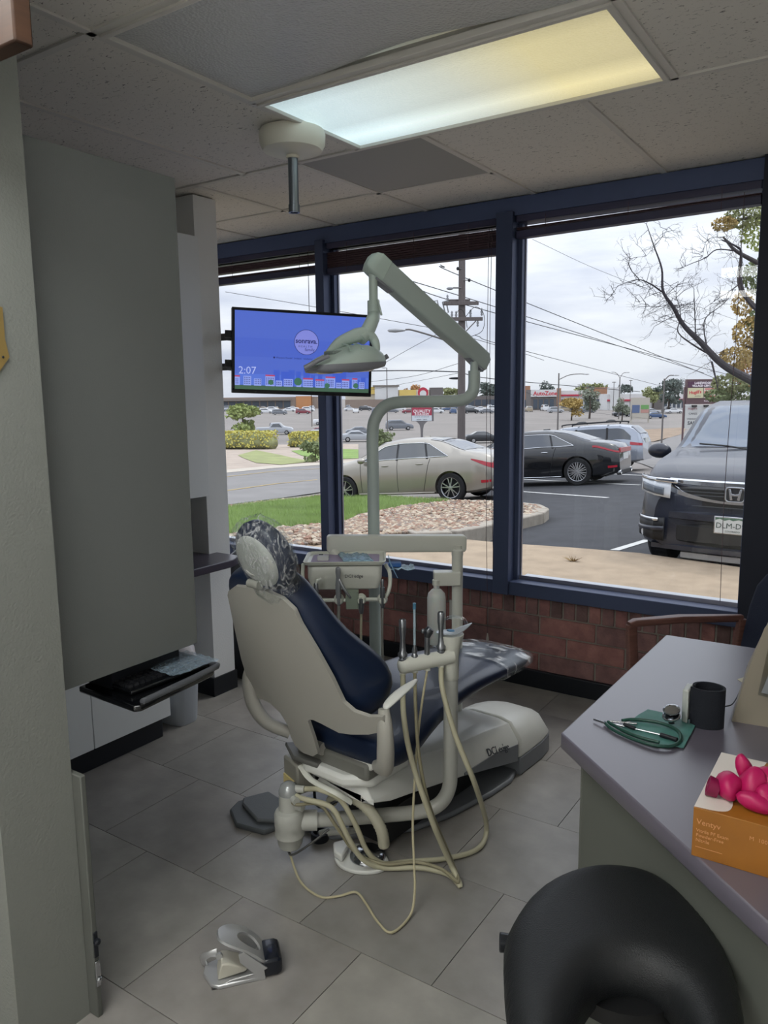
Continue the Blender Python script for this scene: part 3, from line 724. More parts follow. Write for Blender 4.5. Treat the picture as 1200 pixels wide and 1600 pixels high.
# lift arm cover: from the near end down to the floor block at the toe end
rings = []
for y, hw_, zb, zt in ((.04, .10, .285, .335), (.06, .135, .262, .348), (.13, .15, .245, .35), (.30, .155, .215, .325), (.55, .160, .165, .285), (.75, .165, .12, .268), (.93, .165, .075, .238), (.945, .16, .072, .23)):
    c_ = .03
    rings.append([(-hw_ + .02, y, zb), (hw_ + .02, y, zb), (hw_ + .02, y, zt - .075), (hw_ - .045 + .02, y, zt - .01), (hw_ * .4 + .02, y, zt), (-hw_ * .4 + .02, y, zt), (-hw_ + .045 + .02, y, zt - .01), (-hw_ + .02, y, zt - .075)])
MB().loft(rings).build('lift_cover', M_cov, ch, bevel=.012, seg=3)
bnd = MB()
for sx_ in (1,):
    pts = [(.55, .160), (.75, .165), (.93, .165)]
    bnd.loft([[(x + .0205 + .0, y, zb), (x + .024, y, zb), (x + .024, y, zb + hh), (x + .0205, y, zb + hh)] for (y, x), zb, hh in zip(pts, (.168, .122, .078), (.010, .055, .072))])
bnd.build('side_band', M_band, ch)
text('maker_lettering', 'DCI edge', .042, mat('ink_grey', '3c4046', .5), ch, None, (.186, .70, .199), (0, 1, -.19), (-.55, .15, 1), .0012)
rings = []
for y, q, zt in ((.952, 1.0, .235), (1.05, 1.0, .225), (1.15, .98, .205), (1.23, .90, .175), (1.275, .76, .15)):
    hw_ = .165 * q
    rings.append([(-hw_ + .02, y, .075), (hw_ + .02, y, .075), (hw_ + .02, y, zt - .075), (hw_ - .05 + .02, y, zt - .012), (hw_ * .4 + .02, y, zt), (-hw_ * .4 + .02, y, zt), (-hw_ + .07, y, zt - .012), (-hw_ + .02, y, zt - .075)])
MB().loft(rings).build('pump_cover', M_cov, ch, bevel=.014, seg=3)
rings = []
for y, q in ((.955, 1.0), (1.15, .985), (1.235, .90), (1.28, .74)):
    hw_ = .166 * q; rings.append([(-hw_ + .02, y, .004), (hw_ + .02, y, .004), (hw_ + .02, y, .08), (-hw_ + .02, y, .08)])
MB().loft(rings).build('pump_base', M_band, ch, bevel=.004)
MB().prism([(-.40, .15), (-.30, .09), (-.1, .13), (.03, .25), (.10, .36), (.15, .52), (.185, .75), (.19, .88), (.165, .97), (.10, 1.03), (-.02, 1.06), (-.2, 1.06), (-.30, .98), (-.33, .7), (-.34, .4)], 0.001, .022).build('floor_plate', M_band, ch, bevel=.008)
MB().box(-.08, .09, .20, .75, .022, .14).build('lift_linkage', mat('link_dark', '1d1f22', .5), ch)
MB().prism([(-.55, .08), (-.525, .02), (-.43, -.03), (-.31, .0), (-.29, .08), (-.37, .19), (-.50, .20)], .001, .02).build('step_plate', mat('step_grey', '4e5254', .5), ch, bevel=.006)
MB().prism([(-.53, .09), (-.50, .06), (-.37, .02), (-.31, .06), (-.38, .17), (-.49, .185)], .02, .036).build('step_pad', mat('step_pad', '5d6163', .55, bump=.2, bscale=400), ch, bevel=.006)
# electrics box with bright warning labels under the near end
MB().prism([(-.23, .03), (-.13, .0), (-.10, .12), (-.20, .15)], .215, .325).build('control_box', mat('box_grey', '8a887f', .4), ch, bevel=.008)
MB().prism([(-.222, .022), (-.15, .0005), (-.15, .006), (-.222, .028)], .225, .262).build('warning_label', mat('label_cream', 'dcc98c', .5), ch)
MB().prism([(-.11, .13), (-.03, .11), (.03, .13), (.0, .21), (-.09, .21)], .20, .29).build('motor_housing', mat('motor_grey', '3d3e3d', .45), ch, bevel=.01)
MB().tube([(-.15, .1, .25), (-.06, .02, .20), (.0, .04, .22), (.05, .1, .26)], .005, 6, k=5).build('cable', M_base, ch, smooth=40)
# chrome bracket seen between the panels
MB().tube([(-.12, .01, .325), (-.05, -.01, .305), (.05, .0, .29), (.08, .04, .25)], .012, 8, k=4, flat=.5).build('lower_bracket', M_pl, ch, smooth=40)
# toe-end tether hanging cord
# corrugated suction hose (belongs to the chair plumbing)
P = catmull([(-.05, .08, .19), (.0, .06, .235), (.07, .07, .245), (.13, .08, .215), (.165, .09, .16), (.168, .10, .10)], 10)
R_ = [.018 + (.002 if i % 2 else 0) for i in range(len(P))]
hs_ = MB(); hs_.tube(P, R_, 12); hs_.build('corrugated_hose', mat('hose_cream', 'aaa794', .55), ch, smooth=0)
# ================================================================== DENTAL LIGHT
def pxp(x, y, d): return dp(x, y, d)
M_arm = mat('arm_grey_green', 'b2beba', .38)
M_lamp = mat('lamp_shell', 'bccbc4', .32)
M_lampd = mat('lamp_trim', '8b8d94', .4)
PX, PY = -1.78, 2.59
dl = thing('dental_light', 'dental light on a tall post with a long slanted spring arm', 'dental light', (PX, PY, 0))
MB().lathe([(0, .0), (.09, .0), (.09, .012), (.04, .03), (.035, .10), (.026, .12)], (PX, PY, 0), 24).build('post_foot', M_arm, dl, smooth=40, world=True)
J = Vector((-1.482, 2.899, 0))
P = [(PX, PY, .02), (PX, PY, .6), (PX, PY, 1.2), (PX, PY, 1.40), (PX + .010, PY + .010, 1.47), (PX + .040, PY + .042, 1.518), (PX + .09, PY + .094, 1.532), (-1.60, 2.777, 1.532), (J.x - .04, J.y - .042, 1.535), (J.x - .008, J.y - .008, 1.56), (J.x, J.y, 1.60), (J.x, J.y, 1.655)]
MB().tube(P, .0245, 16, k=6).build('post', M_arm, dl, smooth=50, world=True)
MB().cyl((J.x, J.y, 1.65), (J.x, J.y, 1.725), .0165).build('pivot_stub', M_arm, dl, smooth=50, world=True)
a0 = pxp(752, 562, 3.21); a1 = pxp(586, 413, 2.86)
ad = (a1 - a0).normalized(); an = ad.cross(Vector((0, 0, 1))).normalized(); au = an.cross(ad)
def rrect(w_, h_, r_=.35, k=4):
    P = []
    for sx_, sy_, a_ in ((1, 1, 0), (-1, 1, 90), (-1, -1, 180), (1, -1, 270)):
        q = min(w_, h_) * r_
        for i in range(k + 1):
            a = radians(a_ + 90 * i / k); P.append((sx_ * (w_ - q) + cos(a) * q, sy_ * (h_ - q) + sin(a) * q))
    return P
def armloft(a, b, secs):
    d = (b - a); L_ = d.length; d = d.normalized(); nn_ = d.cross(Vector((0, 0, 1))).normalized(); uu = nn_.cross(d); R = []
    for t, w_, h_, off in secs: R.append([a + d * (t * L_) + nn_ * x + uu * (y + off) for x, y in rrect(w_, h_)])
    return MB().loft(R)
armloft(a0, a1, [(-.06, .008, .012, -.012), (-.045, .022, .028, -.006), (-.01, .028, .036, 0), (.5, .030, .040, 0), (.93, .030, .042, 0)]).build('spring_arm', M_arm, dl, smooth=50, world=True)
armloft(a0, a1, [(.932, .031, .043, 0), (1.0, .031, .044, 0), (1.035, .028, .038, -.004), (1.055, .012, .018, -.008)]).build('arm_end_cap', M_lamp, dl, smooth=50, world=True)
armloft(a0 - Vector((0, 0, .040)), a0 - Vector((0, 0, .040)) + ad * .09, [(0, .02, .012, 0), (1, .02, .006, 0)]).build('lower_boot', M_lampd, dl, smooth=50, world=True)
armloft(a1 - au * .040 - ad * .02, a1 - au * .040 - ad * .11, [(0, .02, .012, 0), (1, .02, .006, 0)]).build('upper_boot', M_lampd, dl, smooth=50, world=True)
s0 = pxp(583, 428, 2.86)
MB().cyl(s0, s0 - Vector((0, 0, .125)), .0165).build('lamp_stem', M_lamp, dl, smooth=50, world=True)
P = [s0 - Vector((0, 0, .095)), s0 - Vector((0, 0, .15)), pxp(582, 500, 2.82), pxp(574, 517, 2.80), pxp(563, 530, 2.78)]
MB().tube(P, [.023, .024, .024, .026, .024], 16, k=5).build('lamp_sleeve', M_lamp, dl, smooth=50, world=True)
MB().tube([pxp(590, 468, 2.84), pxp(593, 480, 2.84), pxp(596, 492, 2.83)], .004, 8).build('brake_lever', M_arm, dl, smooth=50, world=True)
MB().tube([pxp(512, 552, 2.72), pxp(530, 536, 2.75), pxp(558, 524, 2.78), pxp(572, 522, 2.79), pxp(584, 530, 2.80), pxp(588, 545, 2.80), pxp(582, 558, 2.80), pxp(572, 565, 2.79)], [.010, .02, .026, .022, .016, .014, .014, .012], 14, k=5).build('yoke', M_lamp, dl, smooth=60, world=True)
Ls, Rs = pxp(486, 572, 2.66), pxp(596, 566, 2.84)
prof = [(0, .004, .004, .04, 0), (.05, .016, .010, .07, 1), (.18, .036, .014, .095, 1), (.38, .060, .016, .11, 1), (.55, .072, .014, .112, 1), (.72, .070, .010, .10, 1), (.88, .050, .004, .075, 1), (.97, .024, -.004, .04, 1), (1.0, .006, -.004, .02, 1)]
ld = (Rs - Ls); lh = ld.copy(); lh.z = 0; ln = Vector((0, 0, 1)).cross(lh.normalized())
R1, R2 = [], []
for t, up_, dn_, wd, _ in prof:
    c = Ls + ld * t; ring = []; ring2 = []
    for i in range(24):
        a = 2 * pi * i / 24; z = sin(a); x = cos(a)
        ring.append(c + ln * (wd * (abs(x) ** .8) * (1 if x > 0 else -1)) + Vector((0, 0, 1)) * (up_ * z * .98 - .004 if z > 0 else -.006))
        ring2.append(c + ln * (wd * 1.02 * x) + Vector((0, 0, 1)) * ((.002) if z > 0 else -max(.004, dn_ + .012) * min(1, abs(z) * 2)))
    R1.append(ring); R2.append(ring2)
MB().loft(R1).build('lamp_head', M_lamp, dl, smooth=60, world=True)
MB().loft(R2).build('lamp_rim', M_lampd, dl, smooth=60, world=True)
for t0, t1 in ((.10, .42), (.48, .86)):
    c = Ls + ld * ((t0 + t1) / 2) - Vector((0, 0, .024))
    m = MB(); m.lathe([(0, -.006), (.035, -.006), (.048, .0), (.046, .008), (0, .008)], (0, 0, 0), 20)
    m.v = [tuple(c + ld.normalized() * (v[0] * 1.05) + ln * (v[1] * 1.3) + Vector((0, 0, v[2]))) for v in m.v]
    m.build('reflector', mat('reflector_cream', 'c9bda4', .2, metal=.3), dl, smooth=50, world=True)
for pts in ([(514, 556, 2.60), (498, 563, 2.60), (476, 575, 2.60)], [(572, 578, 2.92), (588, 568, 2.90), (606, 556, 2.90)]):
    MB().tube([pxp(*q) for q in pts], [.007, .008, .009], 10).build('grip_handle', M_lampd, dl, smooth=50, world=True)
for q in (.35, .52):
    c = Ls + ld * q
    MB().tube([c - ln * .085 + Vector((0, 0, .045)), c - ln * .05 + Vector((0, 0, .062)) + ld * .05, c + Vector((0, 0, .070)) + ld * .08], .0035, 6, k=4).build('shell_ridge', mat('ridge_light', 'b8ccc4', .3), dl, smooth=50, world=True)
c = Ls + ld * .33 + Vector((0, 0, .042)) - ln * .01
MB().obox(c, ld.normalized(), ln, (0, 0, 1), .035, .03, .006).build('switch_panel', mat('panel_dull', '858f8a', .4), dl, bevel=.003, world=True)

# ================================================================== DELIVERY UNIT
CX_, CY_ = -1.478, 2.752
du = thing('delivery_unit', 'dental delivery unit with a tray head on a horizontal arm and column', 'delivery unit', (CX_, CY_, 0))
MB().lathe([(0, 0), (.08, 0), (.08, .014), (.03, .02), (.0225, .03), (.0225, .905), (.024, .91), (.024, .93), (.018, .935), (.018, .95)], (CX_, CY_, 0), 24).build('column', M_pl, du, smooth=40, world=True)
b0, b1 = pxp(511, 849, 3.10), pxp(727, 848.5, 3.19)
bd = (b1 - b0).normalized(); L_ = (b1 - b0).length; bn = bd.cross(Vector((0, 0, 1))).normalized(); bu = bn.cross(bd)
R = [[b0 + bd * t + bn * x + bu * y for x, y in rrect(.026 * q, .034 * q)] for t, q in ((0, .8), (.006, .97), (.015, 1), (L_ - .015, 1), (L_ - .006, .97), (L_, .8))]
MB().loft(R).build('balance_arm', M_pl, du, smooth=45, world=True)
x0 = pxp(689, 903, 3.17)
MB().obox(x0 + Vector((.02, .013, 0)), (.835, .55, 0), (-.55, .835, 0), (0, 0, 1), .055, .028, .028).build('bottle_bracket', M_pl, du, bevel=.004, world=True)
ux, uy = Vector((.835, .55, 0)), Vector((-.55, .835, 0))
H = pxp(540, 872, 3.0); H.z = .900
def hp(x, y, z): return H + ux * x + uy * y + Vector((0, 0, z))
M_tr = mat('tray_plastic', 'd2d5ca', .3)
m = MB(); R = []
for z, w_, d_ in ((.030, .138, .085), (.032, .150, .098), (.044, .156, .104), (.046, .152, .10), (.036, .144, .092), (.034, .05, .04), (.034, .001, .001)):
    R.append([hp(x, y, z) for x, y in rrect(w_, d_, .22)])
MB().loft(R).build('instrument_tray', M_tr, du, smooth=40, world=True)
m = MB(); m.loft([[hp(x * .93, y * .93, z) for x, y in rrect(.14, .088, .2)] for z in (.0352, .0365)]).build('tray_liner', mat('liner_lilac', 'a79bb4', .7), du, world=True)
R = [[hp(x, y, z) for x, y in rrect(w_, d_, .2)] for z, w_, d_ in ((.028, .128, .085), (.022, .140, .09), (-.02, .140, .09), (-.062, .128, .08), (-.068, .11, .07))]
MB().loft(R).build('head_body', M_pl, du, smooth=45, world=True)
text('head_lettering', 'DCI edge', .018, mat('ink_grey', '3c4046'), du, 'world', hp(.035, -.0925, -.012), ux, (0, 0, 1), .0005, 'CENTER')
MB().tube([hp(-.163, -.02, .02), hp(-.160, -.07, -.02), hp(-.150, -.09, -.075), hp(-.12, -.10, -.098), hp(-.05, -.10, -.102), hp(.08, -.10, -.10), hp(.145, -.10, -.096), hp(.168, -.09, -.06), hp(.17, -.05, -.01), hp(.155, -.02, .015)], .0075, 10, k=5).build('handle_bar', M_tr, du, smooth=50, world=True)
MB().box(-.001, .001, -.001, .001, 0, .001)
MB().loft([[hp(x + .028, y - .10, z) for x, y in rrect(.024, .02, .3)] for z in (-.065, -.075, -.125, -.132)]).build('center_holder', mat('holder_green', '8f9a8b', .4), du, smooth=45, world=True)
MB().cyl(hp(.02, .03, -.07), (b0 + bd * .02 - bu * .02), .022).build('head_pivot', M_pl, du, smooth=40, world=True)
M_st = mat('instrument_steel', '8f9296', .28, metal=.85)
M_hose = mat('hose_grey', '8d8d86', .5)
M_hosec = mat('hose_beige', 'b3af96', .5)
for i, (lx, kind, lab) in enumerate(((-.105, 0, 'air water syringe in the leftmost holder of the delivery head'), (-.022, 1, 'foil sleeved handpiece in the second holder of the delivery head'), (.062, 2, 'handpiece hanging down from the third holder of the delivery head'), (.142, 3, 'steel handpiece in the rightmost holder of the delivery head'))):
    c = hp(lx, -.10, -.098)
    MB().ell(c, .020, .020, .022, 16, 8).build('instrument_holder', M_tr, du, smooth=60, world=True)
    MB().lathe([(0, 0), (.013, 0), (.013, .012), (0, .012)], tuple(c - uy * .018), 14, tuple(-uy)).build('holder_cap', M_tr, du, smooth=40, world=True)
    t = thing('handpiece' if kind else 'air_water_syringe', lab, 'handpiece' if kind else 'syringe', tuple(c), 0, None)
    f = c - uy * .022
    if kind == 2: prof = [(.004, .012), (.011, .008), (.011, -.03), (.007, -.05)]
    elif kind == 1: prof = [(.005, -.02), (.010, -.01), (.011, .06), (.008, .09), (.010, .11), (.009, .125), (.003, .13)]
    elif kind == 3: prof = [(.005, -.03), (.009, -.02), (.010, .03), (.009, .05), (.006, .052), (.006, .075), (.004, .08)]
    else: prof = [(.005, -.03), (.008, -.02), (.009, .03), (.009, .065), (.006, .07), (.004, .072)]
    MB().lathe(prof, tuple(f), 14).build('barrel', mat('foil', 'b9bcc0', .22, metal=.6) if kind == 1 else M_st, t, smooth=45, world=True)
    if kind == 0: MB().tube([f + Vector((0, 0, .065)), f + Vector((0, 0, .078)) + ux * .004, f + Vector((0, 0, .085)) + ux * .02], [.006, .009, .005], 10, k=3).build('nozzle', M_tr, t, smooth=45, world=True)
    if kind == 1: MB().tube([f + Vector((0, 0, .09)), f + Vector((0, 0, .05)) + ux * .02 - uy * .01, f + ux * .045 + Vector((0, 0, .01))], [.006, .006, .004], 8, k=3).build('film_tail', mat('foil', 'b9bcc0'), t, smooth=0, world=True)
    zb = -.05 if kind == 2 else -.02
    q = f + Vector((0, 0, zb))
    e = Vector((CX_ - .09 + .02 * i, CY_ - .10, .12))
    P = [q, q - Vector((0, 0, .12)) - ux * .003, q - Vector((0, 0, .28)) + uy * .02, q - Vector((0, 0, .45)) + uy * .08, (q + e) / 2 - Vector((0, 0, .18)), e]
    P[4].z = .30; MB().tube(P, .0048 if kind != 1 else .0065, 8, k=5).build('supply_hose', M_hose if kind % 2 else M_hosec, t, smooth=60, world=True)
# items on the delivery tray
t = MB().obox(hp(-.085, -.02, .044), ux, uy, (0, 0, 1), .022, .017, .008).build('gauze_box', mat('paper_white', 'c9cac8', .6), None, bevel=.002); tag(t, 'small white paper box at the left of the delivery tray', 'box')
t = MB().obox(hp(-.098, .035, .042), ux, uy, (0, 0, 1), .008, .006, .006).build('dark_clip', M_base, None, bevel=.002); tag(t, 'tiny dark clip behind the white box on the delivery tray', 'clip')
random.seed(9)
NX, NY = 14, 9
vs = [hp(-.005 + i / NX * .115 - j / NY * .03, -.07 + j / NY * .14, .041 + .010 * random.random() * (0 < i < NX) * (0 < j < NY)) for j in range(NY + 1) for i in range(NX + 1)]
t = MB().add(vs, [(j * (NX + 1) + i, j * (NX + 1) + i + 1, (j + 1) * (NX + 1) + i + 1, (j + 1) * (NX + 1) + i) for j in range(NY) for i in range(NX)]).build('instrument_pouch', mat('pouch_blue', '93b3c6', .22, metal=.25, noise=.35, nscale=70), None, smooth=0, solid=.002)
tag(t, 'crinkled pale blue instrument pouch on the delivery tray', 'pouch')
vs = [hp(.165 + i / 8 * .10, -.03 + j / 6 * .07, -.006 + .012 * random.random()) for j in range(7) for i in range(9)]
t = thing('barrier_pouch', 'clear blue plastic barrier pouch hanging over the right end of the delivery head', 'pouch', tuple(hp(.2, 0, 0)))
MB().add(vs, [(j * 9 + i, j * 9 + i + 1, (j + 1) * 9 + i + 1, (j + 1) * 9 + i) for j in range(6) for i in range(8)]).build('film', mat('pouch_clear', 'a9c2d6', .2, noise=.3, nscale=60), t, smooth=0, world=True, solid=.0015)
MB().obox(hp(.19, 0, .012), ux, uy, (0, 0, 1), .025, .02, .008).build('blue_insert', mat('insert_blue', '2f5f9e', .4), t, bevel=.004, world=True)
MB().tube([hp(.165, -.05, .06), hp(.172, -.05, .03), hp(.185, -.045, .0), hp(.20, -.05, -.03)], [.002, .004, .003, .002], 6, flat=.3).build('twisted_tail', mat('tail_blue', '7fa6c4', .3), t, world=True)
# water bottle under the bracket
bc = pxp(682, 950, 3.17)
t = thing('water_bottle', 'translucent white water bottle screwed under the bracket of the delivery unit', 'bottle', tuple(bc))
MB().lathe([(0, -.15), (.034, -.15), (.038, -.14), (.038, .045), (.034, .062), (.020, .078), (.012, .082), (.012, .10)], seg=28).build('bottle_body', mat('bottle_plastic', 'ccd0cc', .35, sub=.2), t, smooth=45)
MB().lathe([(.012, .095), (.017, .097), (.017, .118), (.013, .12)], seg=24).build('cap', M_pl, t, smooth=40)

# ================================================================== ASSISTANT ARM
AX_, AY_ = -1.615, 1.828
aa = thing('assistant_arm', 'low cream assistant arm with elbow tube and four instrument holders', 'dental arm', (AX_, AY_, 0))
M_cr = mat('arm_cream', 'b4b5ae', .28)
MB().lathe([(0, .062), (.036, .062), (.040, .07), (.046, .10), (.050, .104), (.050, .135), (.051, .137), (.051, .178), (.046, .19), (.034, .196), (.033, .25)], (AX_, AY_, 0), 28).build('pivot_body', M_cr, aa, smooth=35, world=True)
MB().lathe([(.033, .25), (.033, .262), (.027, .28), (.014, .29), (0, .292)], (AX_, AY_, 0), 28).build('dome_cap', mat('cap_silver', 'a9acac', .2, metal=.3), aa, smooth=50, world=True)
E_ = Vector((-1.198, 2.187, 0))
P = [(AX_ + .02, AY_ + .018, .150), (-1.50, 1.927, .146), (-1.36, 2.047, .146), (-1.27, 2.125, .150), (-1.225, 2.163, .175), (-1.203, 2.183, .225), (E_.x, E_.y, .30), (E_.x, E_.y, .5), (E_.x, E_.y, .635)]
MB().tube(P, .0245, 18, k=6).build('elbow_tube', M_cr, aa, smooth=60, world=True)
MB().cyl((AX_ + .02, AY_ + .018, .150), (-1.545, 1.888, .147), .034).build('tube_socket', M_cr, aa, smooth=40, world=True)
MB().lathe([(.0255, .62), (.027, .622), (.027, .70), (.032, .73), (.042, .765), (.043, .775), (.02, .772), (0, .77)], (E_.x, E_.y, 0), 24).build('post_head', M_pl, aa, smooth=40, world=True)
h0 = Vector((E_.x + .015, E_.y - .01, .705)); h1 = onp(622, 1042, 2, .685)
hd_ = (h1 - h0).normalized()
MB().tube([h0, h1], .0, 4) if False else None
R = []
hn = hd_.cross(Vector((0, 0, 1))).normalized(); hu = hn.cross(hd_); HL = (h1 - h0).length
for t_, q in ((0, .9), (HL * .5, .95), (HL - .02, 1), (HL - .006, .85), (HL, .5)):
    R.append([h0 + hd_ * t_ + hn * cos(a) * .024 * q + hu * sin(a) * .027 * q for a in [2 * pi * i / 20 for i in range(20)]])
MB().loft(R).build('holder_bar', M_pl, aa, smooth=50, world=True)
# disposable blue topped tray on the post
vs = []; random.seed(4)
c0 = Vector((E_.x, E_.y, .779))
ring = [(1 + .45 * max(0, cos(a)) ** 3) for a in [2 * pi * i / 24 for i in range(24)]]
R = [[c0 + ux * cos(2 * pi * i / 24) * .048 * q * ring[i] + uy * sin(2 * pi * i / 24) * .030 * q + Vector((0, 0, z + .03 * max(0, cos(2 * pi * i / 24)) ** 3 * q)) for i in range(24)] for q, z in ((.1, .003), (.6, .002), (1.0, 0.0), (1.02, .003), (.6, .006), (.1, .007))]
t = thing('control_pad', 'membrane control pad under curled film on top of the assistant post', 'control pad', tuple(c0))
MB().loft(R).build('pad', mat('pad_silver', 'b5bcc2', .25, metal=.3), t, smooth=50, world=True)
MB().ell(c0 + Vector((0, 0, .008)), .016, .011, .003).build('blue_button', mat('button_blue', '4f7fa6', .4), t, smooth=60, world=True)
MB().tube([c0 - ux * .04 + Vector((0, 0, .03)), c0 + Vector((0, 0, .045)) + uy * .03, c0 + ux * .045 + uy * .03 + Vector((0, 0, .038)), c0 + ux * .055 + Vector((0, 0, .016))], .0025, 6, k=4, flat=2).build('curled_film', glass('film_edge', (.9, .93, .95), .2, .1), t, smooth=60, world=True)
# instruments + hoses of the assistant arm
def hang(pts):
    out = []
    for q in pts:
        if q[2] < 1: out.append(onp(q[0], q[1], 2, q[2]))
        else: out.append(dp(*q))
    return out
GRP = None
def instr(name, lab, cat, px, zb, prof, m, tip=None):
    u_ = (706 - px) / (706 - 622); c = h0 + (h1 - h0) * max(.02, min(.98, u_)) + Vector((0, 0, .012))
    t = thing(name, lab, cat, tuple(c))
    MB().lathe(prof, tuple(c), 16).build('barrel', m, t, smooth=40, world=True)
    MB().lathe([(.006, -.045), (.011, -.043), (.011, -.034), (.009, -.03)], tuple(c), 14).build('bushing', M_pl, t, smooth=40, world=True)
    return t, c
hveprof = [(.006, -.01), (.013, .0), (.014, .012), (.010, .016), (.016, .022), (.016, .03), (.011, .036), (.009, .06), (.008, .08), (.012, .11), (.012, .142), (.009, .146), (.008, .13)]
t1, c1 = instr('suction_handpiece', 'steel suction handpiece at the outer left end of the assistant bar', 'suction handpiece', 629, 0, hveprof, M_st)
t4, c4 = instr('suction_handpiece', 'steel suction handpiece nearest the post on the assistant bar', 'suction handpiece', 687, 0, hveprof, M_st)
t2, c2_ = instr('saliva_ejector', 'saliva ejector with long thin tube and blue tip', 'saliva ejector', 647, 0, [(.005, -.01), (.011, .0), (.012, .014), (.007, .024), (.0095, .03), (.004, .052), (.004, .06)], M_st)
MB().tube([c2_ + Vector((0, 0, .05)), c2_ + Vector((.0, 0, .175))], .0042, 10).build('clear_tube', mat('tube_clear', '9fb3bd', .25), t2, smooth=60, world=True)
MB().tube([c2_ + Vector((0, 0, .172)), c2_ + Vector((.0, 0, .192))], .0055, 10).build('blue_tip', mat('tip_blue', '4d7d99', .4), t2, smooth=60, world=True)
t3, c3 = instr('air_water_syringe', 'angled air water syringe between the suction tools', 'syringe', 666, 0, [(.006, -.01), (.010, .0), (.009, .06), (.009, .075)], M_st)
MB().tube([c3 + Vector((0, 0, .07)), c3 + Vector((.0, 0, .088)) + ux * .004, c3 + Vector((0, 0, .098)) + ux * .012], [.010, .016, .012], 12, k=3).build('syringe_head', mat('dark_steel', '55585c', .3, metal=.8), t3, smooth=60, world=True)
MB().ell(c3 - ux * .014 + Vector((0, 0, .09)), .006, .006, .008).build('button', M_st, t3, smooth=60, world=True)
pv = Vector((AX_, AY_, .25))
P1 = [c1 - Vector((0, 0, .04))] + hang([(631, 1120, 2.40), (644, 1190, 2.40), (676, 1285, 2.43), (704, 1350, .05), (719, 1384, .012), (700, 1366, .014), (655, 1356, .014), (600, 1356, .014), (566, 1342, .06), (542, 1305, .15), (518, 1262, .24)]) + [Vector((AX_ + .065, AY_ + .0, .25)), Vector((AX_ + .025, AY_, .252))]
MB().tube(P1, .0088, 10, k=7).build('suction_hose', M_hosec, t1, smooth=60, world=True)
P2 = [c2_ - Vector((0, 0, .04))] + hang([(650, 1120, 2.42), (656, 1190, 2.42), (672, 1262, 2.44), (706, 1345, .05), (716, 1378, .026), (690, 1358, .03), (650, 1347, .03), (600, 1350, .03), (556, 1332, .06), (528, 1295, .15), (500, 1258, .22)]) + [Vector((AX_ + .05, AY_ - .02, .235)), Vector((AX_ + .02, AY_ - .01, .235))]
MB().tube(P2, .0058, 8, k=7).build('saliva_hose', mat('hose_darkbeige', '8e886f', .5), t2, smooth=60, world=True)
P4 = [c4 - Vector((0, 0, .04))] + hang([(692, 1080, 2.52), (712, 1150, 2.49), (742, 1225, 2.50), (760, 1290, .05), (748, 1325, .012), (700, 1341, .012), (640, 1346, .013), (598, 1349, .013), (574, 1330, .07), (556, 1290, .17), (532, 1250, .26), (500, 1234, .29)]) + [Vector((AX_ + .06, AY_ + .03, .27)), Vector((AX_ + .02, AY_ + .01, .265))]
MB().tube(P4, .0088, 10, k=7).build('suction_hose', M_hosec, t4, smooth=60, world=True)
P3 = [c3 - Vector((0, 0, .04))] + hang([(655, 1130, 2.45), (648, 1220, 2.42), (645, 1290, 2.42), (647, 1350, 2.40), (648, 1392, .06), (641, 1430, .012), (612, 1457, .006), (590, 1440, .006), (572, 1412, .006), (556, 1394, .012), (530, 1400, .006), (500, 1401, .006), (470, 1378, .006), (455, 1340, .03)]) + [Vector((AX_ - .005, AY_ - .005, .075))]
MB().tube(P3, .0040, 8, k=7).build('thin_hose', mat('hose_pale', 'b5ad8f', .5), t3, smooth=60, world=True)
P5 = [Vector((AX_ - .005, AY_ - .005, .07)), Vector((AX_ + .02, AY_ - .02, .045)), Vector((AX_ + .08, AY_ + .01, .09)), Vector((AX_ + .12, AY_ + .06, .13))]
MB().tube(P5, .004, 8, k=5).build('drain_cable', mat('cable_grey', '4a4a48', .4), aa, smooth=60, world=True)
MB().lathe([(0, -.008), (.010, -.008), (.010, .006), (0, .006)], (AX_ - .003, AY_ - .006, .055), 12).build('black_grommet', M_base, aa, smooth=40, world=True)
for dx, dy, z in ((.03, -.02, .245), (.035, .0, .215), (.03, .02, .27)):
    MB().cyl((AX_, AY_, z), (AX_ + dx * 1.7, AY_ + dy, z), .0125).build('hose_port', M_cr, aa, smooth=40, world=True)
# foot control
fc = onp(562, 1345, 2, 0)
t = thing('foot_control', 'round foot control with a chrome dome on a white base', 'foot control', (fc.x, fc.y, 0))
MB().prism([(cos(a) * .10 * (1 + .10 * cos(a - 1)), sin(a) * .075) for a in [2 * pi * i / 30 for i in range(30)]], 0, .014).build('base_plate', M_cov, t, bevel=.004)
MB().lathe([(.062, .014), (.060, .022), (.045, .036), (.02, .043), (0, .044)], (.02, .02, 0), 30).build('chrome_dome', mat('chrome', 'b9bcc0'), t, smooth=60)
MB().prism([(-.105, -.01), (-.07, -.05), (-.03, -.06), (-.045, .0), (-.08, .03)], .014, .04).build('heel_block', M_cov, t, bevel=.006)
q = onp(500, 1312, 2, 0)
t = thing('floor_connector', 'black ringed hose connector on the floor under the elbow tube', 'connector', (q.x, q.y, 0))
MB().lathe([(.030, 0), (.032, .004), (.032, .03), (.024, .032), (.022, .01), (0, .01)], seg=24).build('ring', M_base, t, smooth=40)
MB().tube([(0, 0, .02), (.03, .02, .03), (.07, .05, .03), (.10, .09, .02)], .014, 10, k=4).build('stub_hose', M_cr, t, smooth=60)
# dropped swab on the floor under the toe
q = onp(808, 1084, 2, 0)
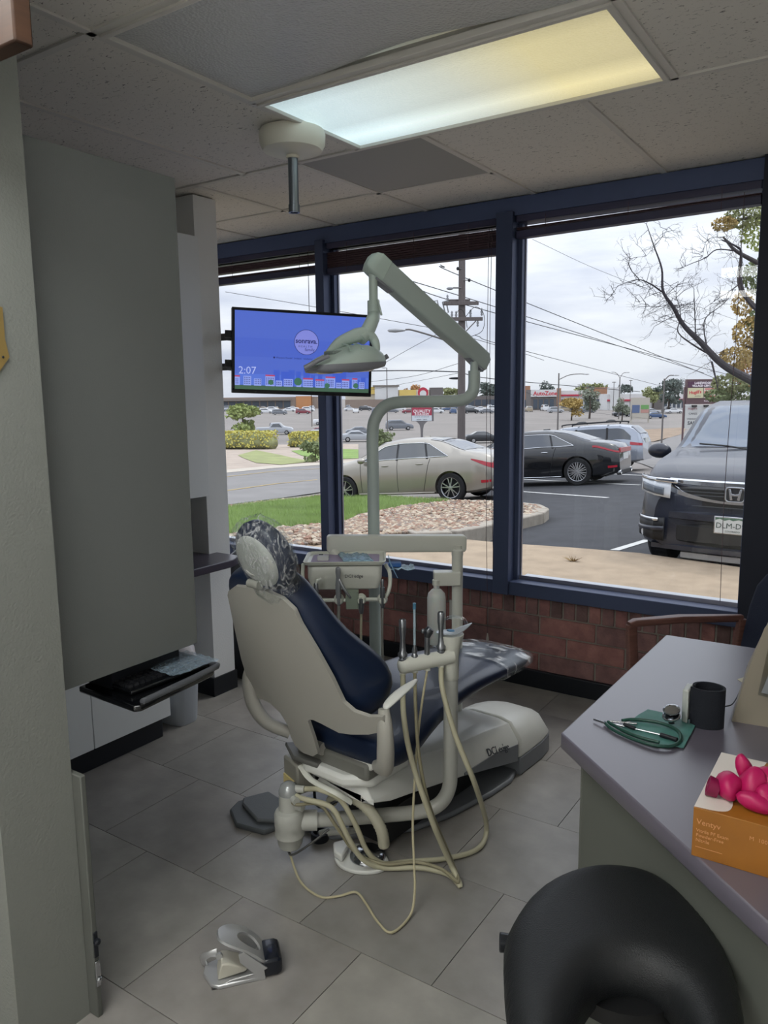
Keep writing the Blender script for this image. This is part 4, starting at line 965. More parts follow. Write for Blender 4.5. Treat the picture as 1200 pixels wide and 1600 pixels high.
# ================================================================== HOLE PUNCH ON THE FLOOR
po_ = onp(330, 1546, 2, 0)
t = thing('hole_punch', 'silver desk hole punch with black end lying on the floor', 'hole punch', (po_.x, po_.y, 0))
M_sil = mat('punch_silver', 'b9babb', .28, metal=.55)
ex = (onp(438, 1524, 2, 0) - po_); ex.z = 0; PL = ex.length; ex.normalize(); ey = Vector((-ex.y, ex.x, 0))
def pp(x, y, z): return ex * x + ey * y + Vector((0, 0, z))
def ringprism(outer, inner, f, h0, h1):
    n_ = len(outer); V = [f(a, b, h) for h in (h0, h1) for L__ in (outer, inner) for a, b in L__]
    F = []
    for i in range(n_):
        j = (i + 1) % n_
        F += [(i, j, n_ + j, n_ + i), (2 * n_ + i, 3 * n_ + i, 3 * n_ + j, 2 * n_ + j), (i, 2 * n_ + i, 2 * n_ + j, j), (n_ + i, n_ + j, 3 * n_ + j, 3 * n_ + i)]
    return MB().add(V, F)
MB().prism([(.0, .005), (.02, -.008), (.13, -.004), (.145, .0), (.145, .085), (.02, .098), (-.012, .085), (-.018, .05)], 0, .012, lambda a, b, h: pp(a, b, h)).build('base_tray', M_sil, t, bevel=.003)
MB().prism([(.0, .0), (.012, .0), (.05, .018), (.13, .026), (.14, .04), (.145, .0)], -.004, .001, lambda a, b, h: pp(a, h, b)).build('side_flange', M_sil, t, bevel=.001)
MB().prism([(.0, .0), (.012, .0), (.05, .018), (.13, .026), (.14, .04), (.145, .0)], .088, .093, lambda a, b, h: pp(a, h, b)).build('side_flange', M_sil, t, bevel=.001)
MB().tube([pp(-.012, .09, .008), pp(-.016, .075, .04), pp(.0, .06, .058), pp(.022, .055, .062)], [.006, .005, .004, .006], 8, k=4, flat=2.2).build('left_rail', M_sil, t, smooth=50)
MB().lathe([(.004, 0), (.009, 0), (.009, .008), (.004, .008)], tuple(pp(.026, .045, .062)), 12, tuple(-ey)).build('pivot_eye', M_sil, t, smooth=40)
MB().prism([(.018, .012), (.03, .058), (.05, .055), (.10, .030), (.095, .022)], .012, .07, lambda a, b, h: pp(a, h, b)).build('punch_block', mat('punch_cream', 'b8b5a8', .4), t, bevel=.004)
# raised handle with the oval opening
A0, A1 = Vector((.150, .034)), Vector((.022, .122))
hdv = (A1 - A0).normalized(); hnn = Vector((-hdv.y, hdv.x))
LH = (A1 - A0).length
def hf(a, b, h):      # a along the handle, b across (punch width), h out of it
    c = A0 + hdv * a - hnn * (h + .016 * math.sin(min(1, a / LH) * pi))
    return pp(c.x, .044 + b, c.y)
N = 32
outer = []; inner = []
for i in range(N):
    a = 2 * pi * i / N; ca, sa = cos(a), sin(a)
    X = LH / 2 + LH / 2 * (abs(ca) ** .5) * (1 if ca > 0 else -1); wdt = .050 if X < LH * .6 else .050 - .018 * ((X - LH * .6) / (LH * .4)) ** 2
    outer.append((X, wdt * (abs(sa) ** .5) * (1 if sa > 0 else -1)))
    inner.append((LH * .42 + LH * .25 * ca, .027 * sa))
ringprism(outer, inner, hf, 0, .007).build('handle', M_sil, t, smooth=45)
MB().prism([(0, 0), (LH * .55, 0), (LH * .6, .012), (LH * .5, .030), (.02, .035)], -.050, -.046, lambda a, b, h: hf(a, h, -b)).build('handle_cheek', M_sil, t)
MB().prism([(0, 0), (LH * .55, 0), (LH * .6, .012), (LH * .5, .030), (.02, .035)], .046, .050, lambda a, b, h: hf(a, h, -b)).build('handle_cheek', M_sil, t)
R = [[pp(x_, .045 + a, .026 + b) for a, b in rrect(w_, h_, .4)] for x_, w_, h_ in ((.136, .044, .024), (.15, .046, .026), (.178, .046, .026), (.188, .043, .022), (.192, .036, .016))]
MB().loft(R).build('end_cap', mat('cap_navy', '121722', .25, coat=.3), t, smooth=50)

# ================================================================== DESK
dk = thing('desk', 'dark plum topped desk with grey side panels at the right', 'desk', (0, 1.9, 0))
M_top = mat('desk_laminate', '5f5a66', .42, coat=1, bump=.02, bscale=500, spec=.8); M_top.node_tree.nodes['Principled BSDF'].inputs['Coat Roughness'].default_value = .32
M_side = mat('desk_side', '5f625b', .55)
# line of the cut corner: (-.624,1.69) -> (-.115,1.22)
MB().prism([(-.626, 1.690), (.05, 1.065), (.79, 1.065), (.79, 2.63), (-.606, 2.598)], .72, .76).build('desk_top', M_top, dk, bevel=.004, world=True)
MB().prism([(-.585, 1.735), (-.02, 1.213), (.0, 1.235), (-.565, 1.757)], 0.0, .72).build('front_panel', M_side, dk, world=True)
MB().prism([(-.600, 1.765), (-.572, 1.765), (-.572, 2.56), (-.600, 2.56)], 0, .72).build('side_panel', M_side, dk, world=True)
MB().prism([(-.565, 2.53), (.78, 2.56), (.78, 2.585), (-.565, 2.555)], 0, .72).build('back_panel', M_side, dk, world=True)
for q in ((1048, 1003), (1056, 1001)):
    w_ = onp(*q, 2, .7603)
# stethoscope on a teal cloth
DZ = .76
def dk_(x, y, z=0): return onp(x, y, 2, DZ + z)
cl = [dk_(1012, 1110), dk_(1088, 1133), dk_(1068, 1171), dk_(1030, 1166), dk_(968, 1142)]
random.seed(2)
m = ngrid([(p.x, p.y) for p in cl], 0, lambda a, b, o: Vector((a, b, DZ + .0012 + o + .002 * (sin(a * 60) * cos(b * 47) + 1))), .0016, .02)
o = m.build('pouch_cloth', mat('teal_cloth', '4d7f78', .55, noise=.12, nscale=30), None, smooth=50); tag(o, 'teal cloth pouch lying flat under the stethoscope on the desk', 'cloth')
st_ = thing('stethoscope', 'green tubed stethoscope on the teal cloth on the desk', 'stethoscope', tuple(dk_(1000, 1140)))
M_gt = mat('green_tube', '24493f', .35)
MB().tube([dk_(945, 1129, .006), dk_(958, 1140, .006), dk_(985, 1153, .006), dk_(1020, 1164, .008), dk_(1048, 1166, .008), dk_(1062, 1158, .008), dk_(1062, 1146, .010), dk_(1050, 1136, .012), dk_(1025, 1128, .012), dk_(990, 1124, .01), dk_(972, 1126, .009)], .0042, 10, k=6).build('tube_loop', M_gt, st_, smooth=60, world=True)
MB().tube([dk_(950, 1128, .006), dk_(975, 1142, .006), dk_(1000, 1152, .007), dk_(1030, 1160, .008)], .0042, 10, k=6).build('tube_loop', M_gt, st_, smooth=60, world=True)
Mch = mat('chrome', 'b9bcc0')
for a_, b_ in (((928, 1124), (946, 1130)), ((952, 1127), (995, 1131)), ((962, 1132), (1040, 1150))):
    MB().tube([dk_(*a_, .006), dk_(*b_, .009)], .0026, 8).build('binaural', Mch, st_, smooth=60, world=True)
MB().tube([dk_(975, 1132, .010), dk_(992, 1138, .010)], .005, 10).build('black_sleeve', M_base, st_, smooth=60, world=True)
MB().tube([dk_(1032, 1148, .010), dk_(1058, 1156, .010)], .0055, 10).build('black_sleeve', M_base, st_, smooth=60, world=True)
cc = dk_(1049, 1130, .012)
MB().cyl(cc, cc + Vector((0, 0, .014)), .007).build('stem', mat('dark_steel', '55585c'), st_, smooth=40, world=True)
nv = Vector((-.1, -.35, 1)).normalized()
MB().lathe([(0, 0), (.017, 0), (.021, .004), (.021, .007), (.018, .008), (.017, .006), (0, .006)], tuple(cc + Vector((0, 0, .014))), 24, tuple(nv)).build('chest_piece', Mch, st_, smooth=40, world=True)
MB().lathe([(0, 0), (.014, 0), (.020, .004), (.020, .007), (.017, .008), (.016, .006), (0, .006)], tuple(cc + Vector((-.002, .008, .026))), 24, tuple(nv)).build('bell', Mch, st_, smooth=40, world=True)
# wrist blood pressure cuff
q = dk_(1105, 1132)
t = thing('blood_pressure_monitor', 'wrist blood pressure monitor with dark cuff standing on the desk', 'blood pressure monitor', (q.x, q.y, DZ))
R = []
for h in (0, .003, .094, .097):
    ring = []
    for i in range(30):
        a = radians(205 - i * 350 / 29); rr_ = .036 + (.008 if i > 22 else 0) * (i - 22) / 7
        ring.append((cos(a) * rr_ * 1.05, sin(a) * rr_ * .9, h))
    for i in range(29, -1, -1):
        a = radians(205 - i * 350 / 29); rr_ = .030 + (.008 if i > 22 else 0) * (i - 22) / 7
        ring.append((cos(a) * rr_ * 1.05, sin(a) * rr_ * .9, h))
    R.append(ring)
MB().loft(R).build('cuff', mat('cuff_fabric', '171b24', .8, bump=.3, bscale=600), t, smooth=50)
MB().prism([(-.056, -.025), (-.040, -.034), (-.038, .028), (-.056, .022)], .004, .088).build('display_unit', mat('unit_white_plastic', 'b9bdb8', .35), t, bevel=.004)
MB().cyl((-.036, -.032, .006), (-.036, -.032, .018), .004).build('metal_pin', Mch, t, smooth=40)
P = [Vector((q.x + .035, q.y + .01, DZ + .05)), dk_(1146, 1098, .01), dk_(1160, 1070, .004), dk_(1168, 1040, .004)]
c_ = MB().tube(P, .0016, 6, k=6).build('cord', M_base, t, smooth=60, world=True)
# orange glove box with magenta gloves
gx0, gx1, gy0, gy1, gz = -.253, -.128, 1.338, 1.583, .091
t = thing('glove_box', 'orange and white cardboard glove box on the near end of the desk', 'glove box', ((gx0 + gx1) / 2, (gy0 + gy1) / 2, DZ))
a_, b_ = (gx1 - gx0) / 2, (gy1 - gy0) / 2
M_or = mat('box_orange', '96601e', .45, noise=.12, nscale=8); M_bw = mat('box_white', 'd9d0c8', .4)
MB().box(-a_, a_, -b_, b_, 0, gz).build('carton', M_or, t, bevel=.0012)
vs = [(-a_ + .0005, -b_ + .002), (-a_ * .35, -b_ + .008), (-a_ * .1, -b_ + .03), (-a_ * .2, -.02), (.01, .06), (.02, b_ - .001), (-a_ + .0005, b_ - .001)]
MB().prism(smooth2(vs[:6], 5) + [vs[6]], gz, gz + .0005).build('white_print', M_bw, t)
Mtx = mat('box_print', 'c98f63', .5)
for s_, z_, x_, k_ in (('Ventyv', .066, .0, .014), ('Vitrile PF Exam', .050, .0, .0085), ('Powder-Free', .041, .0, .0085), ('Nitrile', .032, .0, .0085)):
    text('print_' + s_.split()[0].lower().replace('-', '_'), s_, k_, Mtx, t, None, (-a_ + .006, -b_ - .0003, z_), (1, 0, 0), (0, 0, 1), .0002)
MB().box(-a_ + .006, -a_ + .05, -b_ - .0006, -b_, .019, .0196).build('print_rule', Mtx, t)
text('print_side', 'M  100', .010, Mtx, t, None, (a_ - .035, -b_ - .0003, .062), (1, 0, 0), (0, 0, 1), .0002)
gl = thing('magenta_gloves', 'crumpled magenta gloves pulled from the top of the orange box', 'gloves', ((gx0 + gx1) / 2 + .012, (gy0 + gy1) / 2 - .045, DZ + gz))
M_mg = mat('magenta_nitrile', 'b01256', .42)
random.seed(21)
def petal(c, rx, ry, rz, yaw, tilt, name='glove_fold'):
    rot = Matrix.Rotation(yaw, 3, 'Z') @ Matrix.Rotation(tilt, 3, 'Y')
    m = MB(); R = []
    for i in range(11):
        th = pi * i / 10; ring = []
        for j in range(18):
            f_ = 2 * pi * j / 18; k_ = 1 + .12 * sin(3 * f_ + c[0] * 90 + th * 2)
            v = Vector((rx * max(sin(th), .02) * cos(f_) * k_, ry * max(sin(th), .02) * sin(f_) * k_, -rz * cos(th)))
            ring.append(Vector(c) + rot @ v)
        R.append(ring)
    m.loft(R).build(name, M_mg, gl, smooth=60)
petal((-.030, -.012, .022), .022, .030, .024, .3, .2)
petal((-.012, .028, .040), .014, .018, .030, .2, -.3, 'glove_cuff')
petal((.004, -.004, .030), .018, .024, .034, 1.0, .5)
petal((.022, .016, .032), .022, .026, .028, .4, .8)
petal((.034, -.014, .022), .022, .026, .022, 2.0, .1)
petal((.046, .012, .030), .020, .026, .024, .9, -.5)
petal((.018, -.036, .016), .030, .016, .016, .1, .2)
MB().lathe([(.016, .0), (.018, .018), (.014, .019), (.012, .004)], (-.046, -.018, .014), 20, (-1, -.2, .25)).build('rolled_cuff', mat('magenta_dark', '7a0a3e', .45), gl, smooth=60)
# beige slanted stand with clear holders
f0, f1 = dk_(1143, 1127), dk_(1215, 1147)
t = thing('document_stand', 'beige cardboard document stand with clear plastic holders at the right end of the desk', 'document stand', (f0.x, f0.y, DZ))
exx = Vector((.98, .12, 0)); eyy = Vector((-.12, .98, 0))
def fs_(a, b, h): return exx * a + eyy * h + Vector((0, 0, b))
MB().prism([(0, 0), (.30, .0), (.30, .30), (.075, .265), (.06, .245), (.028, .13)], 0, .004, fs_).build('front_board', mat('board_beige', '8f8778', .55), t)
MB().prism([(0, 0), (.045, .0), (.10, .265), (.075, .265), (.028, .13)], .004, .07, fs_).build('edge_board', mat('board_beige'  , '8f8778'), t)
MB().prism([(.055, .085), (.16, .075), (.15, .20), (.085, .215), (.07, .2)], -.022, -.006, fs_).build('clear_holder', glass('acrylic', (.88, .9, .9), .18, .05), t)
MB().prism([(.062, .09), (.15, .082), (.142, .18), (.09, .19)], -.016, -.012, fs_).build('grey_card', mat('card_grey', 'a5a7ab', .5), t)
MB().prism([(.105, .205), (.3, .20), (.3, .30), (.12, .29)], -.02, -.012, fs_).build('blue_leaflet', mat('leaflet_blue', '35589a', .5), t)
MB().tube([fs_(.085, .235, -.02), fs_(.12, .245, -.02)], .011, 10).build('white_clip', mat('clip_white', 'd0d2d4', .3), t, smooth=50)
t = MB().prism([(0, 0), (.03, -.035), (.055, .05), (.04, .08)], 0, .0012, lambda a, b, h: (a, b, h)).build('paper_note', mat('note_cream', 'c9c4ae', .6), None)
w_ = dk_(1152, 1062); t.location = (w_.x, w_.y, DZ + .0005); tag(t, 'small cream paper note behind the beige stand', 'paper')

# ================================================================== SADDLE STOOL
SZ = .60
opx = [(787, 1478), (790, 1440), (812, 1402), (850, 1368), (905, 1347), (960, 1343), (1015, 1352), (1062, 1378), (1105, 1420), (1138, 1468), (1156, 1515), (1166, 1560), (1168, 1615), (1150, 1668), (1118, 1680), (1096, 1640), (1076, 1572), (1048, 1530), (1012, 1508), (975, 1502), (940, 1509), (914, 1535), (896, 1578), (878, 1650), (850, 1668), (818, 1640), (800, 1590), (790, 1535)]
pl_ = [onp(*q, 2, SZ) for q in opx]
pl_ = catmull([tuple(p) for p in pl_ + [pl_[0]]], 3)[:-1]
ctr = onp(966, 1425, 2, SZ)
sl = thing('saddle_stool', 'black vinyl saddle stool in the foreground beside the desk', 'stool', (ctr.x, ctr.y, 0))
loc2 = [(p.x - ctr.x, p.y - ctr.y) for p in pl_]
def edge_d(x, y):
    m_ = 9
    for (ax_, ay_), (bx_, by_) in zip(loc2, loc2[1:] + loc2[:1]):
        dx_, dy_ = bx_ - ax_, by_ - ay_; t_ = max(0, min(1, ((x - ax_) * dx_ + (y - ay_) * dy_) / (dx_ * dx_ + dy_ * dy_ + 1e-12))); m_ = min(m_, math.hypot(x - ax_ - dx_ * t_, y - ay_ - dy_ * t_))
    return m_
def seatz(x, y, o):
    d_ = min(1, edge_d(x, y) / .058); dome = math.sqrt(max(0, 1 - (1 - d_) ** 2.2)); v = Vector((x, y, 0)); side = v.dot(cr); w_ = v.dot(Vector((-cf.x, -cf.y, 0)).normalized())
    sag = -.25 * side ** 2 - .15 * max(0, w_) ** 2
    return Vector((x, y, SZ - .036 + .048 * dome + sag)) if o == 0 else Vector((x * .97, y * .97, SZ - .075 - .012 * dome + sag))
ngrid(loc2, 0, seatz, 1, .011).build('seat', mat('stool_vinyl', '1c1e20', .42, bump=.25, bscale=420), sl, smooth=75)
cx, cy = onp(978, 1575, 2, .5).x - ctr.x, onp(978, 1575, 2, .5).y - ctr.y
MB().lathe([(0, .49), (.10, .49), (.11, .50), (.11, .53), (0, .53)], (cx * .5, cy * .5, 0), 24).build('seat_plate', mat('stool_black', '0e0f11', .5), sl, smooth=40)
MB().lathe([(.028, .10), (.028, .30), (.022, .30), (.022, .495)], (cx * .5, cy * .5, 0), 20).build('gas_column', mat('stool_black', '0e0f11'), sl, smooth=40)
k1 = onp(800, 1474, 2, .53) - Vector((ctr.x, ctr.y, 0)); k0 = onp(780, 1472, 2, .53) - Vector((ctr.x, ctr.y, 0))
MB().tube([(cx * .5, cy * .5, .51), tuple(k1)], .005, 8).build('lever_rod', mat('stool_black', '0e0f11'), sl)
MB().tube([tuple(k1), tuple(k0)], [.016, .018], 14).build('lever_knob', mat('knob_black', '1a1d22', .3), sl, smooth=30, bevel=.003)
for i in range(5):
    a = 2 * pi * i / 5 + .4; ex_, ey_ = cos(a), sin(a); bx_, by_ = cx * .5, cy * .5
    MB().loft([[(bx_ + ex_ * r_ - ey_ * w_ * s1, by_ + ey_ * r_ + ex_ * w_ * s1, z + s2 * .014) for s1, s2 in ((-1, -1), (1, -1), (1, 1), (-1, 1))] for r_, w_, z in ((.0, .028, .115), (.10, .024, .10), (.215, .016, .075))]).build('leg', mat('stool_metal', '3a3c40', .35, metal=.7), sl, bevel=.004)
    for sd in (-1, 1):
        c = Vector((bx_ + ex_ * .21 - ey_ * .014 * sd, by_ + ey_ * .21 + ex_ * .014 * sd, .026))
        MB().lathe([(0, 0), (.024, 0), (.026, .003), (.026, .012), (.024, .015), (0, .015)], tuple(c), 18, (-ey_ * sd, ex_ * sd, 0)).build('caster', mat('stool_black', '0e0f11'), sl, smooth=40)

# ================================================================== ARMCHAIR BY THE WINDOW
c0 = Vector((-.47, 3.02, 0))
ac = thing('armchair', 'wooden armed chair with dark navy fabric behind the desk', 'armchair', tuple(c0), radians(-47))
M_wd = mat('cherry_wood', '6b4a42', .4, noise=.25, nscale=10, stretch=(12, 1, 12)); M_fab = mat('navy_fabric', '1a2236', .9, bump=.3, bscale=500)
for sx_ in (-1, 1):
    X = sx_ * .265
    MB().loft([[(X + a, y, z + b) for a, b in rrect(w_, .014, .5)] for y, w_, z in ((-.275, .016, .640), (-.25, .020, .650), (-.05, .023, .655), (.16, .018, .645), (.22, .014, .642))]).build('armrest', M_wd, ac, smooth=50)
    MB().loft([[(X + a, y + b, z) for a, b in rrect(.014, .020, .4)] for z, y in ((0, -.235), (.4, -.245), (.62, -.262), (.642, -.262))]).build('leg', M_wd, ac, smooth=50)
    MB().loft([[(X * .96 + a, y + b, z) for a, b in rrect(.014, .018, .4)] for z, y in ((0, .27), (.4, .20), (.60, .21), (.64, .215))]).build('leg', M_wd, ac, smooth=50)
MB().loft([[(a, b, z) for a, b in rrect(.24 * q, .25 * q, .25)] for z, q in ((.36, .9), (.38, 1), (.43, 1), (.465, .95), (.475, .8))]).build('seat', M_fab, ac, smooth=50)
MB().loft([[(a, .205 + (z - .45) * .18 + b, z) for a, b in rrect(w_, .032, .9)] for z, w_ in ((.44, .18), (.47, .22), (.55, .238), (.70, .238), (.79, .222), (.845, .18), (.865, .12))]).build('backrest', M_fab, ac, smooth=60)
# ================================================================== OUTSIDE
UD = Vector((-.549, .836)); RD = Vector((.836, .549))
def interp(x, xs, ys):
    if x <= xs[0]: return ys[0]
    for i in range(len(xs) - 1):
        if x <= xs[i + 1]:
            t = (x - xs[i]) / (xs[i + 1] - xs[i]); return ys[i] + (ys[i + 1] - ys[i]) * t
    return ys[-1]
def T_(x, y):
    u = x * UD.x + y * UD.y; v = x * RD.x + y * RD.y
    b = interp(u, (0, 7.4, 18.3, 60, 95, 2000), (-.30, -.30, -.94, -3.3, -4.6, -4.6))
    k = interp(u, (0, 25, 60), (1, 1, 0))
    return b + .055 * max(-4, min(8, v - 1.6)) * k
def hit(x, y, F=T_, lift=0):
    r = (cr * (x - 600) + cd * (y - 800) + cf * FPX) / FPX
    lo, d = 4.5, 4.5
    while d < 900:
        p = CAM + r * d
        if p.z <= F(p.x, p.y) + lift:
            a, b = lo, d
            for _ in range(24):
                m = (a + b) / 2; p = CAM + r * m
                if p.z <= F(p.x, p.y) + lift: b = m
                else: a = m
            return CAM + r * b
        lo = d; d *= 1.02
    return CAM + r * 900
def region(name, poly, m, lift=.02, step=3, F=T_, parent=None, thick=0):
    bm = bmesh.new(); vs = [bm.verts.new((p[0], p[1], 0)) for p in poly]; bm.faces.new(vs)
    for ax in (0, 1):
        lo = min(p[ax] for p in poly); hi = max(p[ax] for p in poly); q = lo + step
        while q < hi:
            st = step if q < 60 and q > -60 else step * 4
            bmesh.ops.bisect_plane(bm, geom=bm.verts[:] + bm.edges[:] + bm.faces[:], plane_co=(q if ax == 0 else 0, q if ax == 1 else 0, 0), plane_no=(1 - ax, ax, 0)); q += st
    bm.verts.index_update(); V = [(v.co.x, v.co.y, F(v.co.x, v.co.y) + lift) for v in bm.verts]; Fc = [tuple(v.index for v in f.verts) for f in bm.faces]
    E = [(e.verts[0].index, e.verts[1].index) for e in bm.edges if len(e.link_faces) == 1]; bm.free(); n_ = len(V)
    mb = MB()
    if thick: mb.add(V + [(a, b, c - thick) for a, b, c in V], Fc + [(a, b, b + n_, a + n_) for a, b in E])
    else: mb.add(V, Fc)
    return mb.build(name, m, parent)
def uv(u, v): return (UD.x * u + RD.x * v, UD.y * u + RD.y * v)
M_far = mat('far_asphalt', '7f7974', .9, noise=.10, nscale=.15)
M_asp = mat('near_asphalt', '37383c', .88, noise=.16, nscale=3, bump=.3, bscale=90)
M_road = mat('road_asphalt', '7c7977', .9, noise=.08, nscale=.7)
M_conc = mat('sidewalk_concrete', 'a3917b', .92, noise=.12, nscale=5, bump=.5, bscale=120)
M_curb = mat('curb_concrete', '9c9488', .9, noise=.12, nscale=8, bump=.3, bscale=100)
# great ground sheet
us = [3.2, 5, 7.4, 9, 11, 13, 15, 18.3, 21, 25, 30, 36, 44, 52, 60, 70, 80, 95, 130, 200, 320, 500, 900]
vs_ = [-400, -250, -150, -90, -60, -40, -25, -15, -10, -6, -2.4, 0, 1.6, 3, 5, 7, 9.6, 13, 18, 25, 40, 60, 90, 150, 250, 400]
V = []; F = []
for u in us:
    for v in vs_:
        k = max(1, 1) ; x, y = uv(u, v * (1 if abs(v) < 100 else 1))
        V.append((x, max(y, 3.94), T_(x, y)))
nv_ = len(vs_)
for i in range(len(us) - 1):
    for j in range(nv_ - 1):
        F.append((i * nv_ + j, i * nv_ + j + 1, (i + 1) * nv_ + j + 1, (i + 1) * nv_ + j))
o = MB().add(V, F).build('ground', M_far, None); struct(o, 'sloping pale asphalt ground far beyond the window')
# near lot
P = [hit(*q) for q in ((1300, 900), (560, 900), (640, 832), (845, 800), (735, 768), (560, 764), (700, 722), (800, 715), (1010, 742), (1100, 745), (1300, 750))]
region('parking_lot', [(-1, 7.0), (-7, 7.0), (P[2].x, P[2].y), (P[3].x - .5, P[3].y), (P[4].x, P[4].y), (P[5].x, P[5].y), (P[6].x, P[6].y), (P[7].x, P[7].y), (P[8].x, P[8].y), (P[9].x, P[9].y), (6, 34), (16, 26), (16, 7)], M_asp, .015, 1.6)['kind'] = 'structure'
# access road behind the black car
P = [hit(*q) for q in ((990, 722), (1030, 690), (1075, 672), (1300, 680), (1300, 745), (1040, 742))]
region('access_road', [(p.x, p.y) for p in P], M_road, .03, 4)['kind'] = 'structure'
# paved walk by the wall
wk = [onp(x, y, 2, 0) for x, y in ((640, 834), (700, 840), (783, 848), (900, 856), (1000, 864), (1155, 886))]
poly = [(-5.9, 3.94), (-5.2, 5.8)] + [(p.x, p.y) for p in wk] + [(2.2, 6.9), (9, 5.2), (9, 3.94)]
o = MB().prism(poly, -.5, 0).build('sidewalk', M_conc, None); struct(o, 'pale tan concrete walk just outside the windows')
# planter bed: gravel and lawn falling away from the building
def PF(x, y):
    t_ = T_(x, y) + .17; d = math.hypot(x + 5, y - 5) ; k = max(0, min(1, (y - 5.5) / 5.5)); k = k * k * (3 - 2 * k)
    return -.02 * (1 - k) + t_ * k
bed_px = [(640, 834), (700, 832), (745, 824), (800, 812), (838, 803), (846, 797), (835, 791), (800, 787), (760, 785), (735, 784)]
bed = [hit(*q, PF) for q in bed_px]
bedp = [(-5.95, 3.95), (-5.25, 5.8)] + [(p.x, p.y) for p in bed] + [(hit(620, 778, PF).x, hit(620, 778, PF).y), (hit(541, 770, PF).x, hit(541, 770, PF).y), (hit(510, 774, PF).x, hit(510, 774, PF).y), (hit(430, 782, PF).x, hit(430, 782, PF).y), (hit(345, 793, PF).x, hit(345, 793, PF).y), (-24, 13), (-24, 3.95)]
M_soil = mat('bed_soil', '8a7560', .95, noise=.2, nscale=9)
o = region('gravel_bed', bedp, M_soil, 0, .9, PF, thick=.35); struct(o, 'planting bed with gravel beside the sidewalk')
bed_o = o
def inside(p, poly):
    c = False; n_ = len(poly)
    for i in range(n_):
        a, b = poly[i], poly[i - 1]
        if (a[1] > p[1]) != (b[1] > p[1]) and p[0] < (b[0] - a[0]) * (p[1] - a[1]) / (b[1] - a[1]) + a[0]: c = not c
    return c
lw = [hit(*q, PF) for q in ((300, 850), (362, 838), (430, 828), (500, 822), (560, 806), (620, 794), (670, 787), (705, 784), (620, 779), (541, 771), (510, 776), (430, 784), (345, 795), (250, 805))]
lawn = [(p.x, p.y) for p in lw]
o = region('lawn_soil', lawn, mat('lawn_green', '6e7d4c', .95, noise=.2, nscale=6), .012, .8, PF); struct(o)
random.seed(31)
gm = MB(); gv = []; gf = []
bx0, bx1 = min(p[0] for p in lawn), max(p[0] for p in lawn); by0, by1 = min(p[1] for p in lawn), max(p[1] for p in lawn)
cnt = 0
while cnt < 42000:
    x, y = random.uniform(max(bx0, -20), bx1), random.uniform(by0, by1)
    if not inside((x, y), lawn): continue
    z = PF(x, y) + .01; h = random.uniform(.05, .11); a = random.uniform(0, 2 * pi); w_ = .006; lx, ly = random.uniform(-.03, .03), random.uniform(-.03, .03)
    i = len(gv); gv += [(x - cos(a) * w_, y - sin(a) * w_, z), (x + cos(a) * w_, y + sin(a) * w_, z), (x + lx, y + ly, z + h)]; gf.append((i, i + 1, i + 2)); cnt += 1
o = MB().add(gv, gf).build('grass', mat('grass_blade', '8ea560', .6, noise=.18, nscale=1.5), None); tag(o, 'short bright green grass of the lawn left of the gravel', 'grass', None, 'stuff')
# gravel stones
sv = []; sf = []; cnt = 0; smi = []
ico = [(0, 0, -1), (.72, -.53, -.45), (-.28, -.85, -.45), (-.89, 0, -.45), (-.28, .85, -.45), (.72, .53, -.45), (.28, -.85, .45), (-.72, -.53, .45), (-.72, .53, .45), (.28, .85, .45), (.89, 0, .45), (0, 0, 1)]
icf = [(0, 1, 2), (1, 0, 5), (0, 2, 3), (0, 3, 4), (0, 4, 5), (1, 5, 10), (2, 1, 6), (3, 2, 7), (4, 3, 8), (5, 4, 9), (1, 10, 6), (2, 6, 7), (3, 7, 8), (4, 8, 9), (5, 9, 10), (6, 10, 11), (7, 6, 11), (8, 7, 11), (9, 8, 11), (10, 9, 11)]
bx0, bx1 = -13.5, max(p[0] for p in bedp); by0, by1 = 4.6, max(p[1] for p in bedp)
while cnt < 15000:
    x, y = random.uniform(bx0, bx1), random.uniform(by0, by1)
    if not inside((x, y), bedp) or inside((x, y), lawn): continue
    if x < -11 + (y - 5) * .1 and y < 8: continue
    z = PF(x, y); r_ = random.uniform(.018, .045); a = random.uniform(0, 2 * pi); ca, sa = cos(a), sin(a); sx_, sy_, sz_ = random.uniform(.8, 1.6), random.uniform(.7, 1.1), random.uniform(.45, .8)
    i = len(sv)
    for p in ico:
        X, Y = p[0] * sx_ * r_, p[1] * sy_ * r_; sv.append((x + X * ca - Y * sa, y + X * sa + Y * ca, z + .012 + p[2] * sz_ * r_ + r_ * .3))
    sf += [(a_ + i, b_ + i, c_ + i) for a_, b_, c_ in icf]; smi += [cnt % 5] * 20; cnt += 1
g_ = MB().add(sv, sf); g_.mi = smi
o = g_.build('gravel', [mat('stone_' + c, c, .8) for c in ('a3917c', '907b6a', 'b9ab97', '80746a', '91705e')], None); tag(o, 'tan and pink landscaping gravel of the bed', 'gravel', None, 'stuff')
